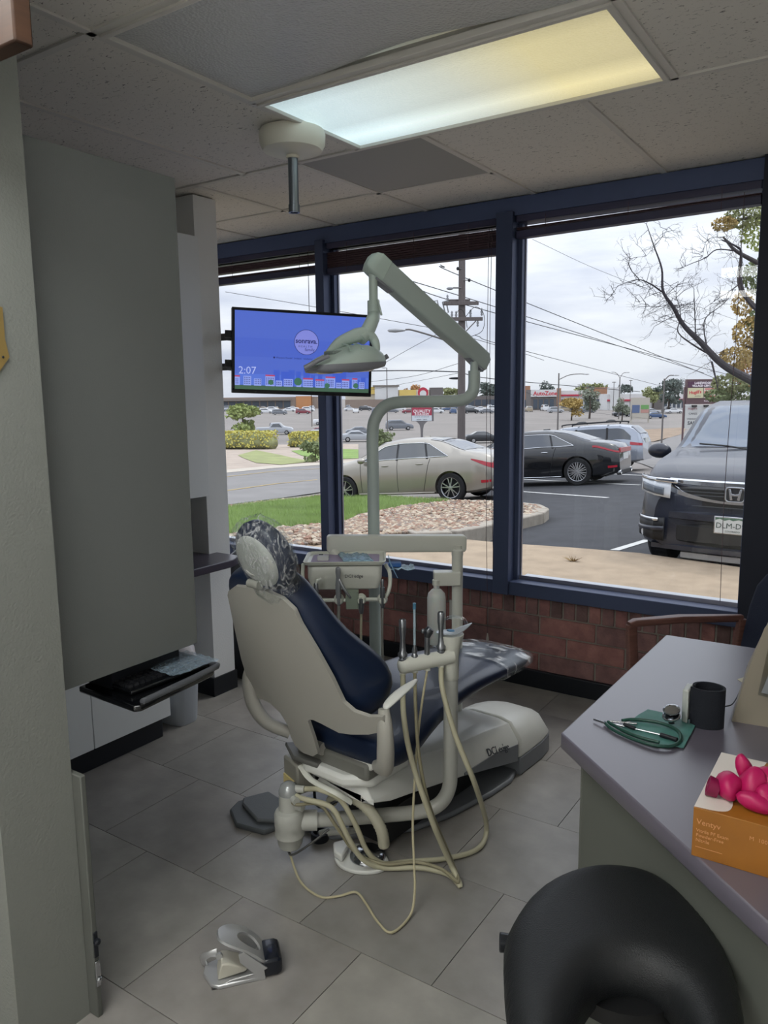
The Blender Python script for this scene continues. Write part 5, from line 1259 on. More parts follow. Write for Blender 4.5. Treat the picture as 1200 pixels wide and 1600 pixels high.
# curbs as single stones along the bed edge
def curbline(pts, F, w_=.15, up=.03, down=.35, seglen=2.2):
    for i in range(len(pts) - 1):
        a, b = Vector(pts[i][:2]), Vector(pts[i + 1][:2]); L_ = (b - a).length
        if L_ < .05: continue
        k = max(1, int(L_ / seglen))
        for j in range(k):
            p, q = a + (b - a) * (j / k), a + (b - a) * ((j + 1) / k); d = (q - p).normalized(); n_ = Vector((-d.y, d.x)) * w_ / 2; p2, q2 = p + d * .004, q - d * .004
            zz = [F(*p) + up, F(*q) + up]
            V = [(p2.x - n_.x, p2.y - n_.y, zz[0] - down), (q2.x - n_.x, q2.y - n_.y, zz[1] - down), (q2.x + n_.x, q2.y + n_.y, zz[1] - down), (p2.x + n_.x, p2.y + n_.y, zz[0] - down),
                 (p2.x - n_.x, p2.y - n_.y, zz[0]), (q2.x - n_.x, q2.y - n_.y, zz[1]), (q2.x + n_.x, q2.y + n_.y, zz[1]), (p2.x + n_.x, p2.y + n_.y, zz[0])]
            MB().add(V, [(3, 2, 1, 0), (4, 5, 6, 7), (0, 1, 5, 4), (1, 2, 6, 5), (2, 3, 7, 6), (3, 0, 4, 7)]).build('curb_stone', M_curb, bed_o, bevel=.02)
curbline([(p.x, p.y) for p in bed], PF, .26)
# painted lines
M_line = mat('line_paint', 'c9c9c6', .8, noise=.12, nscale=12)
def ribbon(name, pts, w_, m, lift=.02, F=T_, n=12):
    P = [hit(*q, F) for q in pts]; Q = []
    for i in range(len(P) - 1):
        for j in range(n): Q.append(P[i].lerp(P[i + 1], j / n))
    Q.append(P[-1]); V = []
    for i, p in enumerate(Q):
        d = (Q[min(i + 1, len(Q) - 1)] - Q[max(i - 1, 0)]); d.z = 0; d.normalize(); nn_ = Vector((-d.y, d.x, 0)) * w_ / 2
        for s in (-1, 1): q = p + nn_ * s; V.append((q.x, q.y, F(q.x, q.y) + lift))
    o = MB().add(V, [(2 * i, 2 * i + 1, 2 * i + 3, 2 * i + 2) for i in range(len(Q) - 1)]).build(name, m, None); o['kind'] = 'structure'; return o
ribbon('parking_line', [(800, 749), (1000, 759)], .10, M_line)
ribbon('parking_line', [(800, 768), (950, 779)], .10, M_line)
ribbon('parking_line', [(945, 741), (1010, 744)], .10, M_line)
ribbon('parking_line', [(960, 862), (1012, 846)], .12, M_line)
ribbon('street_line', [(300, 752), (430, 737), (560, 729)], .12, mat('line_yellow', 'b79d62', .8), .03)
ribbon('street_line', [(300, 775), (430, 757), (520, 748)], .12, mat('line_yellow'  , 'b79d62'), .03)
# street, its curb, verge and planting beyond it
def rg(name, px, m, lift=.02, step=3, F=T_):
    o = region(name, [(hit(*q, F).x, hit(*q, F).y) for q in px], m, lift, step, F); o['kind'] = 'structure'; return o
rg('street', [(250, 803), (430, 780), (560, 760), (560, 723), (430, 732), (250, 750)], M_road, .018, 2.5)
rg('far_kerb', [(250, 750), (430, 732), (560, 723), (560, 719), (430, 728), (250, 744)], mat('kerb_pale', 'b3aa9d', .9), .03)
rg('verge', [(250, 744), (430, 728), (560, 719), (560, 694), (250, 696)], mat('verge_gravel', 'a5978a', .95, noise=.12, nscale=.8), .02)
rg('verge_grass', [(372, 712), (400, 704), (440, 712), (490, 722), (440, 727), (400, 724)], mat('verge_green', '8a8f5e', .95, noise=.2, nscale=.8), .05)
rg('verge_grass', [(455, 705), (500, 701), (560, 703), (560, 717), (500, 719), (470, 712)], mat('verge_green2', '77904a', .95, noise=.2, nscale=.8), .05)
rg('slope_dirt', [(1000, 672), (1072, 668), (1068, 678), (1010, 692), (995, 685)], mat('dirt', '8c7a68', .95, noise=.15, nscale=.6), .06)

def onground(px, py): 
    p = hit(px, py); return p
# ------------------------------------------------------------------ foliage
def leafmass(name, c, r, n_, ls, m, parent, seed=1, flat=1.0):
    random.seed(seed); V = []; F = []
    for _ in range(n_):
        while True:
            v = Vector((random.uniform(-1, 1), random.uniform(-1, 1), random.uniform(-1, 1)))
            if .35 < v.length < 1: break
        v = v.normalized() * (v.length ** .5)
        p = Vector(c) + Vector((v.x * r[0], v.y * r[1], v.z * r[2])); a = Vector((random.gauss(0, 1), random.gauss(0, 1), random.gauss(0, 1))).normalized(); b = a.orthogonal().normalized() * ls * random.uniform(.6, 1.2); a = a * ls * random.uniform(.6, 1.2)
        i = len(V); V += [p - a, p + b * .6, p + a, p - b * .6]; F.append((i, i + 1, i + 2, i + 3))
    return MB().add(V, F).build(name, m, parent, world=True)
def tree(name, label, px, py, w_m, h_m, m, seed, group=None, n_=900, trunk=.25, dist=None, ls=None):
    p = onground(px, py) if dist is None else None
    if dist is not None:
        q = dp(px, py, dist); p = Vector((q.x, q.y, T_(q.x, q.y)))
    t = thing(name, label, 'shrub' if 'shrub' in name or 'bush' in name else 'tree', tuple(p), 0, group)
    MB().tube([p, p + Vector((.02 * h_m, 0, h_m * .35)), p + Vector((0, 0, h_m * .7))], [.035 * h_m, .025 * h_m, .01 * h_m], 8).build('trunk', mat('bark', '4f4640', .9), t, world=True)
    random.seed(seed); k = 5
    V = MB()
    cb = MB(); random.seed(seed); K_ = 9
    for q_ in range(K_):
        a_ = random.uniform(0, 2 * pi); hz = random.uniform(trunk + .18, .86); rr_ = (.30 - .22 * abs(hz - .5)) * w_m
        o_c = p + Vector((cos(a_) * rr_ * .9, sin(a_) * rr_ * .9, h_m * hz)); R3 = (w_m * random.uniform(.16, .27), w_m * random.uniform(.16, .27), h_m * random.uniform(.10, .17))
        for _ in range(n_ // K_):
            v = Vector((random.gauss(0, 1), random.gauss(0, 1), random.gauss(0, 1))).normalized() * random.uniform(.45, 1.1)
            c_ = o_c + Vector((v.x * R3[0], v.y * R3[1], v.z * R3[2])); e_ = Vector((random.gauss(0, 1), random.gauss(0, 1), random.gauss(0, 1))).normalized(); k_ = (ls or w_m * .055) * random.uniform(.5, 1.2); g_ = e_.orthogonal().normalized() * k_ * .6; e_ = e_ * k_
            cb.add([c_ - e_, c_ + g_, c_ + e_, c_ - g_], [(0, 1, 2, 3)])
    cb.build('crown', m, t, world=True)
    return t
M_lf = {k: mat('leaf_' + k, c, .8, noise=.3, nscale=.6) for k, c in (('green', '6f7a52'), ('dark', '57605a'), ('ochre', 'a28a52'), ('lime', '9aa35f'), ('olive', '82865c'), ('orange', 'a87c4e'), ('greyg', '7e8474'))}
tree('round_bush', 'round green bush at the far left beyond the street', 380, 690, 5.2, 5.2, mat('leaf_bush', '8a9659', .8, noise=.25, nscale=.5), 1, None, 1500, .02)
def hedge(px0, px1, py, h_m, m, label, seed, depth=2.2):
    a, b = onground(px0, py), onground(px1, py); c = (a + b) / 2; t = thing('hedge', label, 'hedge', tuple(c)); L_ = (b - a).length
    d = (b - a).normalized(); n_ = Vector((-d.y, d.x, 0)); random.seed(seed)
    R = []
    for k in range(15):
        p = a.lerp(b, k / 14); s = 1 - .35 * (abs(k - 7) / 7) ** 3
        R.append([p + n_ * (cos(q) * depth / 2 * random.uniform(.9, 1.1)) + Vector((0, 0, h_m * .5 * s + sin(q) * h_m * .5 * s * random.uniform(.9, 1.1))) for q in [2 * pi * i / 12 for i in range(12)]])
    MB().loft(R).build('foliage_core', M_lf['olive'], t, smooth=0, world=True)
    V = []; F = []
    for _ in range(1800):
        p = a.lerp(b, random.random()) + n_ * random.uniform(-.55, .55) * depth + Vector((0, 0, h_m * random.uniform(.15, 1.02))); e = Vector((random.gauss(0, 1), random.gauss(0, 1), random.gauss(0, 1))).normalized() * .16; f = e.orthogonal().normalized() * .1
        i = len(V); V += [p - e, p + f, p + e, p - f]; F.append((i, i + 1, i + 2, i + 3))
    MB().add(V, F).build('leaves', m, t, world=True)
hedge(352, 428, 702, 1.9, mat('leaf_yellowgreen', 'c0b860', .8, noise=.2, nscale=.7), 'long yellow green clipped hedge at the far left', 3)
hedge(457, 500, 699, 1.7, mat('leaf_yellowgreen'  , 'b3ad3c'), 'short yellow green clipped hedge behind the left mullion', 4)
tree('green_shrub', 'green shrub on the verge just left of the left mullion', 493, 722, 2.4, 1.5, M_lf['green'], 5, None, 700, .0)
tree('green_shrub', 'low green shrub above the hood of the silver sedan', 600, 700, 3.2, 2.0, M_lf['green'], 6, None, 700, .0)

# ------------------------------------------------------------------ cars
M_glassc = mat('car_glass', '2b3138', .06, coat=.6, spec=.9); M_tyre = mat('tyre', '1b1b1d', .85); M_rim = mat('alloy', 'b4b6ba', .25, metal=.85)
M_chr = mat('chrome_trim', 'd2d4d8', .12, metal=1); M_blk = mat('car_black_plastic', '17181b', .5); M_red = mat('tail_red', 'a3182b', .25, coat=.5); M_clear = mat('lamp_clear', 'c9ced4', .1, coat=.6)
class Car:
    def __init__(s, L, W, H, zb, top, belt, plan, rin=.72, nst=46):
        s.L, s.W, s.H, s.zb, s.top, s.belt, s.plan, s.rin = L, W, H, zb, top, belt, plan, rin
        s.nst = nst
    def cv(s, tab, x):
        xs = [p[0] for p in tab]; ys = [p[1] for p in tab]
        if x <= xs[0]: return ys[0]
        for i in range(len(xs) - 1):
            if x <= xs[i + 1]:
                t = (x - xs[i]) / (xs[i + 1] - xs[i]); t = t * t * (3 - 2 * t) * .35 + t * .65; return ys[i] + (ys[i + 1] - ys[i]) * t
        return ys[-1]
    def prof(s, x):
        w_ = s.cv(s.plan, x) * s.W / 2; zt = s.cv(s.top, x); zbe = min(s.cv(s.belt, x), zt - .012); zb = s.zb(x) if callable(s.zb) else s.zb
        k = max(0, min(1, (zt - zbe) / (s.H - max(p[1] for p in s.belt)))); wr = w_ * (.92 + (s.rin - .92) * k)
        hb = zbe - zb
        return [(w_ * .86, zb), (w_ * .965, zb + .05), (w_ * .995, zb + .28 * hb), (w_, zb + .55 * hb), (w_ * .985, zb + .82 * hb), (w_ * .95, zbe), (wr, zt - .055 * (.3 + .7 * k) - .01), (wr * .86, zt - .014), (0, zt)]
    def S(s, x, t, off=0):     # t 0..8 along the section
        P = s.prof(x); i = max(0, min(7, int(t))); f = t - i; a, b = P[i], P[i + 1]; y = a[0] + (b[0] - a[0]) * f; z = a[1] + (b[1] - a[1]) * f
        ny, nz = (b[1] - a[1]), -(b[0] - a[0]); q = math.hypot(ny, nz) or 1
        return (x, y + ny / q * off, z + nz / q * off)
    def body(s, m, par):
        rings = []; mb = MB()
        for i in range(s.nst + 1):
            x = -s.L / 2 + s.L * i / s.nst; P = s.prof(x)
            rings.append([(x, y, z) for y, z in P] + [(x, -y, z) for y, z in P[-2::-1]])
        mb.loft(rings); return mb.build('body', m, par, smooth=38)
    def patch(s, name, x0, x1, t0, t1, m, par, off=.008, side=1, nx=10, nt=4, fx=None):
        mb = MB(); V = []
        for j in range(nt + 1):
            for i in range(nx + 1):
                f, g = i / nx, j / nt; x = (fx(f, g) if fx else x0 + (x1 - x0) * f); t = t0 + (t1 - t0) * g if not callable(t0) else t0(f) + (t1(f) - t0(f)) * g
                p = s.S(x, t, off); V.append((p[0], p[1] * side, p[2]))
        mb.add(V, [(j * (nx + 1) + i, j * (nx + 1) + i + 1, (j + 1) * (nx + 1) + i + 1, (j + 1) * (nx + 1) + i) for j in range(nt) for i in range(nx)]); return mb.build(name, m, par, smooth=50)
    def wide(s, name, x0, x1, m, par, off=.008, q=.93):    # windscreen or rear window right across
        V = []; nx, nt = 8, 10
        for i in range(nx + 1):
            x = x0 + (x1 - x0) * i / nx; wr = s.prof(x)[6][0] * q; zt = s.prof(x)
            for j in range(nt + 1):
                y = wr * (-1 + 2 * j / nt); a = abs(y)
                A_, B_, C_ = zt[6], zt[7], zt[8]
                z = B_[1] + (C_[1] - B_[1]) * (1 - a / max(B_[0], 1e-3)) if a < B_[0] else A_[1] + (B_[1] - A_[1]) * ((A_[0] - a) / max(A_[0] - B_[0], 1e-3))
                V.append((x, y, z + off))
        return MB().add(V, [(i * (nt + 1) + j, i * (nt + 1) + j + 1, (i + 1) * (nt + 1) + j + 1, (i + 1) * (nt + 1) + j) for i in range(nx) for j in range(nt)]).build(name, m, par, smooth=50)
def cutwheels(body, axles, R_, W):
    cut = []
    for ax in axles:
        for sd in (-1, 1):
            mb = MB().lathe([(0, 0), (R_, 0), (R_, .34), (0, .34)], (ax, sd * (W / 2 + .06), R_ - .035), 36, (0, -sd, 0)); o = mb.build('cut', None, None); o.parent = body.parent; cut.append(o)
            md = body.modifiers.new('w', 'BOOLEAN'); md.operation = 'DIFFERENCE'; md.object = o; md.solver = 'FAST'
    bpy.context.view_layer.update()
    dg = bpy.context.evaluated_depsgraph_get(); me = bpy.data.meshes.new_from_object(body.evaluated_get(dg)); body.modifiers.clear(); body.data = me
    for o in cut: bpy.data.objects.remove(o)
def wheel(par, x, y, R_, sd, style, seg=32):
    w_ = bpy.data.objects.new('wheel', MB().lathe([(R_ * .68, .02), (R_ * .70, 0), (R_ * .93, .0), (R_, .03), (R_, .19), (R_ * .93, .215), (R_ * .68, .215), (R_ * .68, .02)], (0, 0, 0), seg, (0, -sd, 0), False).build('tmp', M_tyre, None, smooth=35).data)
    for o in [q for q in bpy.data.objects if q.name.startswith('tmp')]: bpy.data.objects.remove(o)
    COL.objects.link(w_); w_.parent = par; w_.location = (x, y, R_)
    mb = MB().lathe([(R_ * .69, .012), (R_ * .66, .03), (R_ * .64, .05), (R_ * .62, .13), (.0, .13)], (0, 0, 0), seg, (0, -sd, 0), False); mb.build('rim_barrel', mat('rim_inner', '2a2b2e', .5, metal=.4), w_, smooth=35)
    sp = MB(); sp.lathe([(0, .0), (R_ * .14, .004), (R_ * .16, .04), (0, .05)], (0, 0, 0), 16, (0, -sd, 0)); sp.lathe([(R_ * .71, .0), (R_ * .67, .004), (R_ * .64, .02), (R_ * .67, .03), (R_ * .71, .0)], (0, 0, 0), seg, (0, -sd, 0), False)
    N = style
    for i in range(N):
        for da in ((-.11, .11) if N <= 5 else (0,)) if N != 10 else (-.07, .07):
            a = 2 * pi * i / N + .3; a2 = a + da * 2.0
            p0 = Vector((cos(a + da) * R_ * .10, -sd * .014, sin(a + da) * R_ * .10)); p1 = Vector((cos(a2) * R_ * .66, -sd * .016, sin(a2) * R_ * .66)); d = (p1 - p0); c = (p0 + p1) / 2
            sp.obox(c, d.normalized(), (0, 1, 0), d.normalized().cross(Vector((0, 1, 0))), d.length / 2, .012, R_ * .035)
    sp.build('rim', M_rim, w_, smooth=30); return w_
def place(t, p, yaw): t.location = p; t.rotation_euler = (0, 0, yaw)
def slope_tilt(t, yaw):
    d = Vector((cos(yaw), sin(yaw))); p = t.location; dz = (T_(p.x + d.x, p.y + d.y) - T_(p.x - d.x, p.y - d.y)) / 2
    n_ = Vector((-d.y, d.x)); dz2 = (T_(p.x + n_.x, p.y + n_.y) - T_(p.x - n_.x, p.y - n_.y)) / 2
    t.rotation_euler = (math.atan(dz2), -math.atan(dz), yaw)
sed_top = lambda s: [(-s, .80), (-s + .05, .96), (-s + .28, 1.045), (-s + .62, 1.10), (-s + 1.30, 1.345), (-s + 1.75, 1.42), (-s + 2.25, 1.43), (-s + 2.75, 1.375), (-s + 3.45, 1.03), (-s + 3.9, .95), (-s + 4.35, .84), (-s + 4.58, .70), (-s + 4.67, .58)]
def sedan(name, label, paint, L, W, H, wheels, wb, rR, style, chrome, ls=False):
    s = L / 2; k = L / 4.67; kz = H / 1.43
    top = [(a * k, b * kz) for a, b in sed_top(2.335)]
    belt = [(-s, .80 * kz), (-s + .5 * k, .98 * kz), (-s + 1.6 * k, .955 * kz), (-s + 3.3 * k, .93 * kz), (s - .3, .80 * kz), (s, .62)]
    plan = [(-s, .70), (-s + .10, .84), (-s + .45, .955), (-s + 1.1, 1), (s - 1.4, .99), (s - .6, .93), (s - .15, .76), (s, .58)]
    c = Car(L, W, H, lambda x: .20 + .10 * max(0, (abs(x) - s + .75) / .75) ** 2, top, belt, plan, .68)
    t = thing(name, label, 'car'); b = c.body(paint, t)
    ax = (-s + (L - wb) * .52, -s + (L - wb) * .52 + wb); cutwheels(b, ax, rR * 1.12, W)
    MB().prism([(-s + .35, .19), (s - .35, .19), (s - .35, .55), (-s + .35, .55)], -W / 2 + .30, W / 2 - .30, lambda a, b_, h: (a, h, b_)).build('underbody', M_blk, t)
    for a in ax:
        for sd in (1, -1): wheel(t, a, sd * (W / 2 - .012), rR, sd, style)
    xw0, xw1 = -s + 1.02 * k, -s + 3.42 * k
    for sd in (1, -1):
        g0 = lambda f: 5.10; g1 = lambda f: 5.10 + .76 * max(0.02, min(1, min(f / .22, (1 - f) / .30))) ** .8
        c.patch('side_glass', xw0, xw1 - .05, g0, g1, M_glassc, t, .006, sd, 26, 4)
        for xx in (-s + 1.50 * k if True else 0, -s + 2.28 * k):
            c.patch('pillar', xx, xx + .05, 5.0, 5.9, M_blk, t, .010, sd, 1, 5, (lambda f, g, xx=xx: xx + .05 * f + (.12 * g if xx < -s + 1.8 * k else .04 * g)))
        P = [c.S(x, g0(0) - .02, .012) for x in [xw0 + (xw1 - .05 - xw0) * i / 24 for i in range(25)]]; Q = [c.S(xw0 + (xw1 - .05 - xw0) * i / 24, g1(i / 24), .012) for i in range(25)]
        P = [(a_, b_ * sd, c_) for a_, b_, c_ in P]; Q = [(a_, b_ * sd, c_) for a_, b_, c_ in Q]
        MB().tube(P + Q[::-1] + [P[0]], .008, 6).build('window_trim', M_chr, t, smooth=60)
        for xx in (-s + 1.72 * k, -s + 2.62 * k):
            q = c.S(xx, 4.25, .02); MB().ell((q[0], q[1] * sd, q[2]), .10, .018, .016).build('door_handle', M_chr if ls else paint, t, smooth=60)
        for xx, bend in ((-s + 1.45 * k, .14), (-s + 2.30 * k, .0), (-s + 3.30 * k, -.02)):
            P = [c.S(xx + bend * (5 - tt) * .35 if bend else xx, tt, .003) for tt in (1.2, 2, 3, 4, 5)]; MB().tube([(a_, b_ * sd, c_) for a_, b_, c_ in P], .005, 4).build('door_seam', M_blk, t)
        P = [c.S(xx, .95, .012) for xx in [ax[0] + rR * 1.2 + (wb - rR * 2.4) * i / 8 for i in range(9)]]; MB().tube([(a_, b_ * sd, c_) for a_, b_, c_ in P], .018 if not ls else .013, 6).build('sill_strip', M_chr if ls else paint, t, smooth=60)
        # tail lamp wedge and lower reflector
        c.patch('tail_light', -s + .004, -s + (.62 if ls else .46), (lambda f: 4.6 - .0 * f) if ls else (lambda f: 3.9 + .55 * f), (lambda f: 5.0 - .05 * f) if ls else (lambda f: 5.0 - .40 * f), M_red, t, .012, sd, 10, 3)
        c.patch('reflector', -s + .05, -s + .26, 1.9, 2.25, M_red, t, .012, sd, 3, 1)
        c.patch('head_light', s - .75, s - .10, 3.5, 4.5, M_clear, t, .012, sd, 8, 3)
        MB().ell((-s + 3.20 * k, sd * (W / 2 + .07), .98 * kz), .10, .08, .07).build('wing_mirror', paint, t, smooth=60)
    c.wide('rear_window', -s + .66 * k, -s + 1.55 * k, M_glassc, t, .008, .90); c.wide('windscreen', -s + 2.72 * k, -s + 3.40 * k, M_glassc, t, .008, .92)
    MB().box(-s - .012, -s + .01, -.26, .26, .60, .76).build('number_plate', mat('plate_white', 'c9cbc8', .4), t, bevel=.003)
    MB().box(-s - .02, -s + .02, -.62, .62, .78, .90).build('tail_light', M_red, t, bevel=.01)
    MB().box(-s - .015, -s + .10, -.60, .60, .22, .34).build('rear_valance', M_blk, t, bevel=.02)
    for sd in (1, -1): MB().lathe([(.045, 0), (.05, -.01), (.05, .08), (.04, .08)], (-s - .01, sd * .60, .30), 14, (1, 0, 0)).build('exhaust_tip', M_chr, t, smooth=40)
    MB().loft([[(-s + 1.9 * k + a_ + .0, w_ * b_, H - .012 + z_) for a_, b_ in ((-.09, 0), (-.05, 1), (.07, 1), (.10, 0), (.07, -1), (-.05, -1))] for z_, w_ in ((0, .03), (.03, .012))]).build('roof_antenna', paint, t)
    return t
def along(p0, p1):   # yaw of the direction p0->p1
    d = p1 - p0; return math.atan2(d.y, d.x)
# silver sedan: rear wheel and front wheel contact points measured in the photograph
M_silv = mat('paint_silver', '9b958b', .28, metal=.55, coat=.8)
M_black = mat('paint_black', '17191d', .2, metal=.2, coat=1.0)
r_ = hit(705, 779); f_ = hit(541, 768)
isd = sedan('silver_sedan', 'silver sedan parked beyond the gravel bed, in the middle window', M_silv, 4.67, 1.81, 1.50, 4, 2.8, .335, 5, True)
r_ = dp(705, 779, 17.3); crh = Vector((cr.x, cr.y, 0)).normalized(); cfh = Vector((cf.x, cf.y, 0)).normalized()
fdir = crh * -2.40 + cfh * 1.35; yaw = math.atan2(fdir.y, fdir.x)
fd = Vector((cos(yaw), sin(yaw), 0)); nd = Vector((-fd.y, fd.x, 0))
side = 1 if (CAM - r_).dot(nd) > 0 else -1
o_ = r_ - nd * side * .9 + fd * (2.335 - (4.67 - 2.8) * .52)
o_.z = T_(o_.x, o_.y) + .02; place(isd, o_, yaw); slope_tilt(isd, yaw)
print('IS yaw', math.degrees(yaw), 'wb', fdir.length, o_)
lsd = sedan('black_sedan', 'black sedan with chrome window trim parked in the right window', M_black, 5.06, 1.88, 1.47, 4, 3.09, .355, 10, True, True)
r2 = dp(903, 750, 19.9); yaw2 = yaw
fd = Vector((cos(yaw2), sin(yaw2), 0)); nd = Vector((-fd.y, fd.x, 0)); side = 1 if (CAM - r2).dot(nd) > 0 else -1
o_ = r2 - nd * side * .93 + fd * (2.53 - (5.06 - 3.09) * .52); o_.z = T_(o_.x, o_.y) + .02; place(lsd, o_, yaw2); slope_tilt(lsd, yaw2)
print('LS', o_, 'depth', r2)
def suv(name, label, paint, L, W, H, wb, rR, style, detail=False, rails=False):
    s = L / 2; k = L / 4.9; kz = H / 1.79
    top = [(-s, 1.05 * kz), (-s + .06, 1.35 * kz), (-s + .35, 1.66 * kz), (-s + .9 * k, 1.745 * kz), (-s + 1.9 * k, 1.775 * kz), (-s + 2.75 * k, 1.75 * kz), (-s + 3.05 * k, 1.68 * kz), (-s + 3.72 * k, 1.22 * kz), (-s + 4.2 * k, 1.15 * kz), (-s + 4.55 * k, 1.07 * kz), (-s + 4.78 * k, .98 * kz), (-s + 4.87 * k, .90 * kz), (s, .80 * kz)]
    belt = [(-s, 1.0 * kz), (-s + .6, 1.12 * kz), (-s + 2 * k, 1.08 * kz), (-s + 3.7 * k, 1.04 * kz), (s - .35, .97 * kz), (s, .74 * kz)]
    plan = [(-s, .80), (-s + .12, .90), (-s + .6, .985), (-s + 1.2, 1), (s - 1.2, .995), (s - .5, .965), (s - .22, .90), (s - .06, .80), (s, .72)]
    c = Car(L, W, H, lambda x: .26 + .05 * max(0, (abs(x) - s + .75) / .75) ** 2, top, belt, plan, .78)
    t = thing(name, label, 'car'); b = c.body(paint, t)
    ax = (-s + (L - wb) * .50, -s + (L - wb) * .50 + wb); cutwheels(b, ax, rR * 1.12, W)
    MB().prism([(-s + .35, .24), (s - .35, .24), (s - .35, .6), (-s + .35, .6)], -W / 2 + .32, W / 2 - .32, lambda a, b_, h: (a, h, b_)).build('underbody', M_blk, t)
    for a in ax:
        for sd in (1, -1): wheel(t, a, sd * (W / 2 - .015), rR, sd, style)
    xw0, xw1 = -s + .38 * k, -s + 3.60 * k
    for sd in (1, -1):
        g1 = lambda f: 5.12 + .74 * max(.02, min(1, min(f / .12 + .3, (1 - f) / .26))) ** .8
        c.patch('side_glass', xw0, xw1, lambda f: 5.12, g1, M_glassc, t, .006, sd, 26, 4)
        for xx in (-s + 1.15 * k, -s + 2.25 * k): c.patch('pillar', xx, xx + .07, 5.0, 5.9, M_blk, t, .010, sd, 1, 5)
        for xx in (-s + 1.6 * k, -s + 2.6 * k):
            q = c.S(xx, 4.3, .02); MB().ell((q[0], q[1] * sd, q[2]), .10, .018, .018).build('door_handle', paint, t, smooth=60)
        P = [c.S(xx, .9, .012) for xx in [ax[0] + rR * 1.2 + (wb - rR * 2.4) * i / 8 for i in range(9)]]; MB().tube([(a_, b_ * sd, c_) for a_, b_, c_ in P], .03, 6).build('sill_strip', M_blk, t, smooth=60)
        c.patch('tail_light', -s + .004, -s + .36, 4.15, 4.95, M_red, t, .014, sd, 8, 3)
        m = MB().ell((-s + 3.42 * k, sd * (W / 2 + .13), 1.16 * kz), .07, .13, .085, 18, 10); m.build('wing_mirror', paint, t, smooth=60)
        MB().tube([(-s + 3.42 * k, sd * (W / 2 - .04), 1.08 * kz), (-s + 3.42 * k, sd * (W / 2 + .06), 1.11 * kz)], .025, 8).build('mirror_arm', M_blk, t)
        if rails: MB().tube([(-s + .7, sd * W * .33, H - .03), (-s + .8, sd * W * .335, H + .045), (-s + 2.4, sd * W * .335, H + .045), (-s + 2.55, sd * W * .33, H - .03)], .02, 8, k=3).build('roof_rail', M_blk, t, smooth=60)
    if rails:
        for xx in (-s + 1.1, -s + 2.05): MB().tube([(xx, -W * .34, H + .05), (xx, -W * .2, H + .085), (xx, W * .2, H + .085), (xx, W * .34, H + .05)], .022, 8, k=3, flat=1.6).build('cross_bar', M_blk, t, smooth=60)
    c.wide('windscreen', -s + 3.06 * k, -s + 3.70 * k, mat('windscreen_glass', '55606e', .05, coat=.8), t, .008, .94); c.wide('rear_window', -s + .07, -s + .34, M_glassc, t, .012, .9)
    if not detail:
        MB().box(-s - .012, -s + .01, -.26, .26, .85, 1.0).build('number_plate', mat('plate_white', 'c9cbc8'), t)
        return t, c
    # full front: lamps, chrome wings, grille, badge, plate, bumper
    for sd in (1, -1):
        def strip(name, y0, y1, zl, zu, m, off, n_=14, nz=3):
            xs = [(s, .72), (s - .06, .80), (s - .22, .90), (s - .5, .965), (s - 1.2, .995)]
            def xf(y):
                q = y / (W / 2)
                if q <= .72: return s + .02
                for (xa, qa), (xb, qb) in zip(xs, xs[1:]):
                    if q <= qb: return xa + (xb - xa) * (q - qa) / (qb - qa)
                return s - 1.2
            V = []
            for jj in range(nz + 1):
                for ii in range(n_ + 1):
                    f = ii / n_; y = y0 + (y1 - y0) * f; z = zl(f) + (zu(f) - zl(f)) * jj / nz
                    V.append((xf(y) + off - .03 * max(0, (z - .8) / .2), sd * (y + off * .4 * max(0, (y / (W / 2) - .8) / .2)), z))
            return MB().add(V, [(jj * (n_ + 1) + ii, jj * (n_ + 1) + ii + 1, (jj + 1) * (n_ + 1) + ii + 1, (jj + 1) * (n_ + 1) + ii) for jj in range(nz) for ii in range(n_)]).build(name, m, t, smooth=40, solid=.012)
        strip('head_light', .56, .965, lambda f: .765 + .06 * f, lambda f: .905 + .04 * f, M_clear, .035)
        strip('lamp_inner', .62, .86, lambda f: .79 + .04 * f, lambda f: .86 + .04 * f, mat('lamp_dark', '565d66', .2), .045)
        strip('chrome_brow', .50, .955, lambda f: .905 + .035 * f, lambda f: .945 + .02 * f, M_chr, .045)
        strip('fog_recess', .60, .955, lambda f: .36 + .03 * f, lambda f: .58 - .02 * f, M_blk, .030)
        strip('fog_chrome', .66, .90, lambda f: .545, lambda f: .575, M_chr, .042, 8, 1)
        strip('fog_brow', .60, .95, lambda f: .46 - .02 * f, lambda f: .50 - .02 * f, paint, .050, 8, 1)
        MB().lathe([(0, .0), (.045, 0), (.052, .008), (.046, .014), (.03, .010), (0, .008)], (s - .075, .80 * sd, .42), 20, (1, sd * .3, 0)).build('fog_light', M_clear, t, smooth=40)
    def fp(y, z): return s + .012 - .10 * (abs(y) / .75) ** 2.2 + (.0)
    def bar(name, y0, y1, z0, z1, m, th0=.03, n_=16, lift=0, z0e=None, z1e=None):
        R = []
        for i in range(n_ + 1):
            y = y0 + (y1 - y0) * i / n_; e = (abs(y) / max(abs(y0), abs(y1))) ** 2
            a = z0 + ((z0e if z0e is not None else z0) - z0) * e; b_ = z1 + ((z1e if z1e is not None else z1) - z1) * e
            x = fp(y, a) + lift; R.append([(x - th0, y, a), (x, y, a + .2 * (b_ - a)), (x, y, b_ - .2 * (b_ - a)), (x - th0, y, b_)])
        return MB().loft(R).build(name, m, t, smooth=40)
    bar('grille', -.60, .60, .66, .90, mat('grille_black', '101114', .4), .08)
    bar('chrome_bar', -.60, .60, .88, .945, M_chr, .05, 20, .02, .90, .95)
    bar('chrome_lower', -.60, .60, .735, .768, M_chr, .04, 20, .02, .80, .90)
    for z in (.80, .83, .70): bar('grille_slat', -.56, .56, z, z + .012, mat('slat_grey', '5b6068', .3, metal=.6), .03, 16, .01)
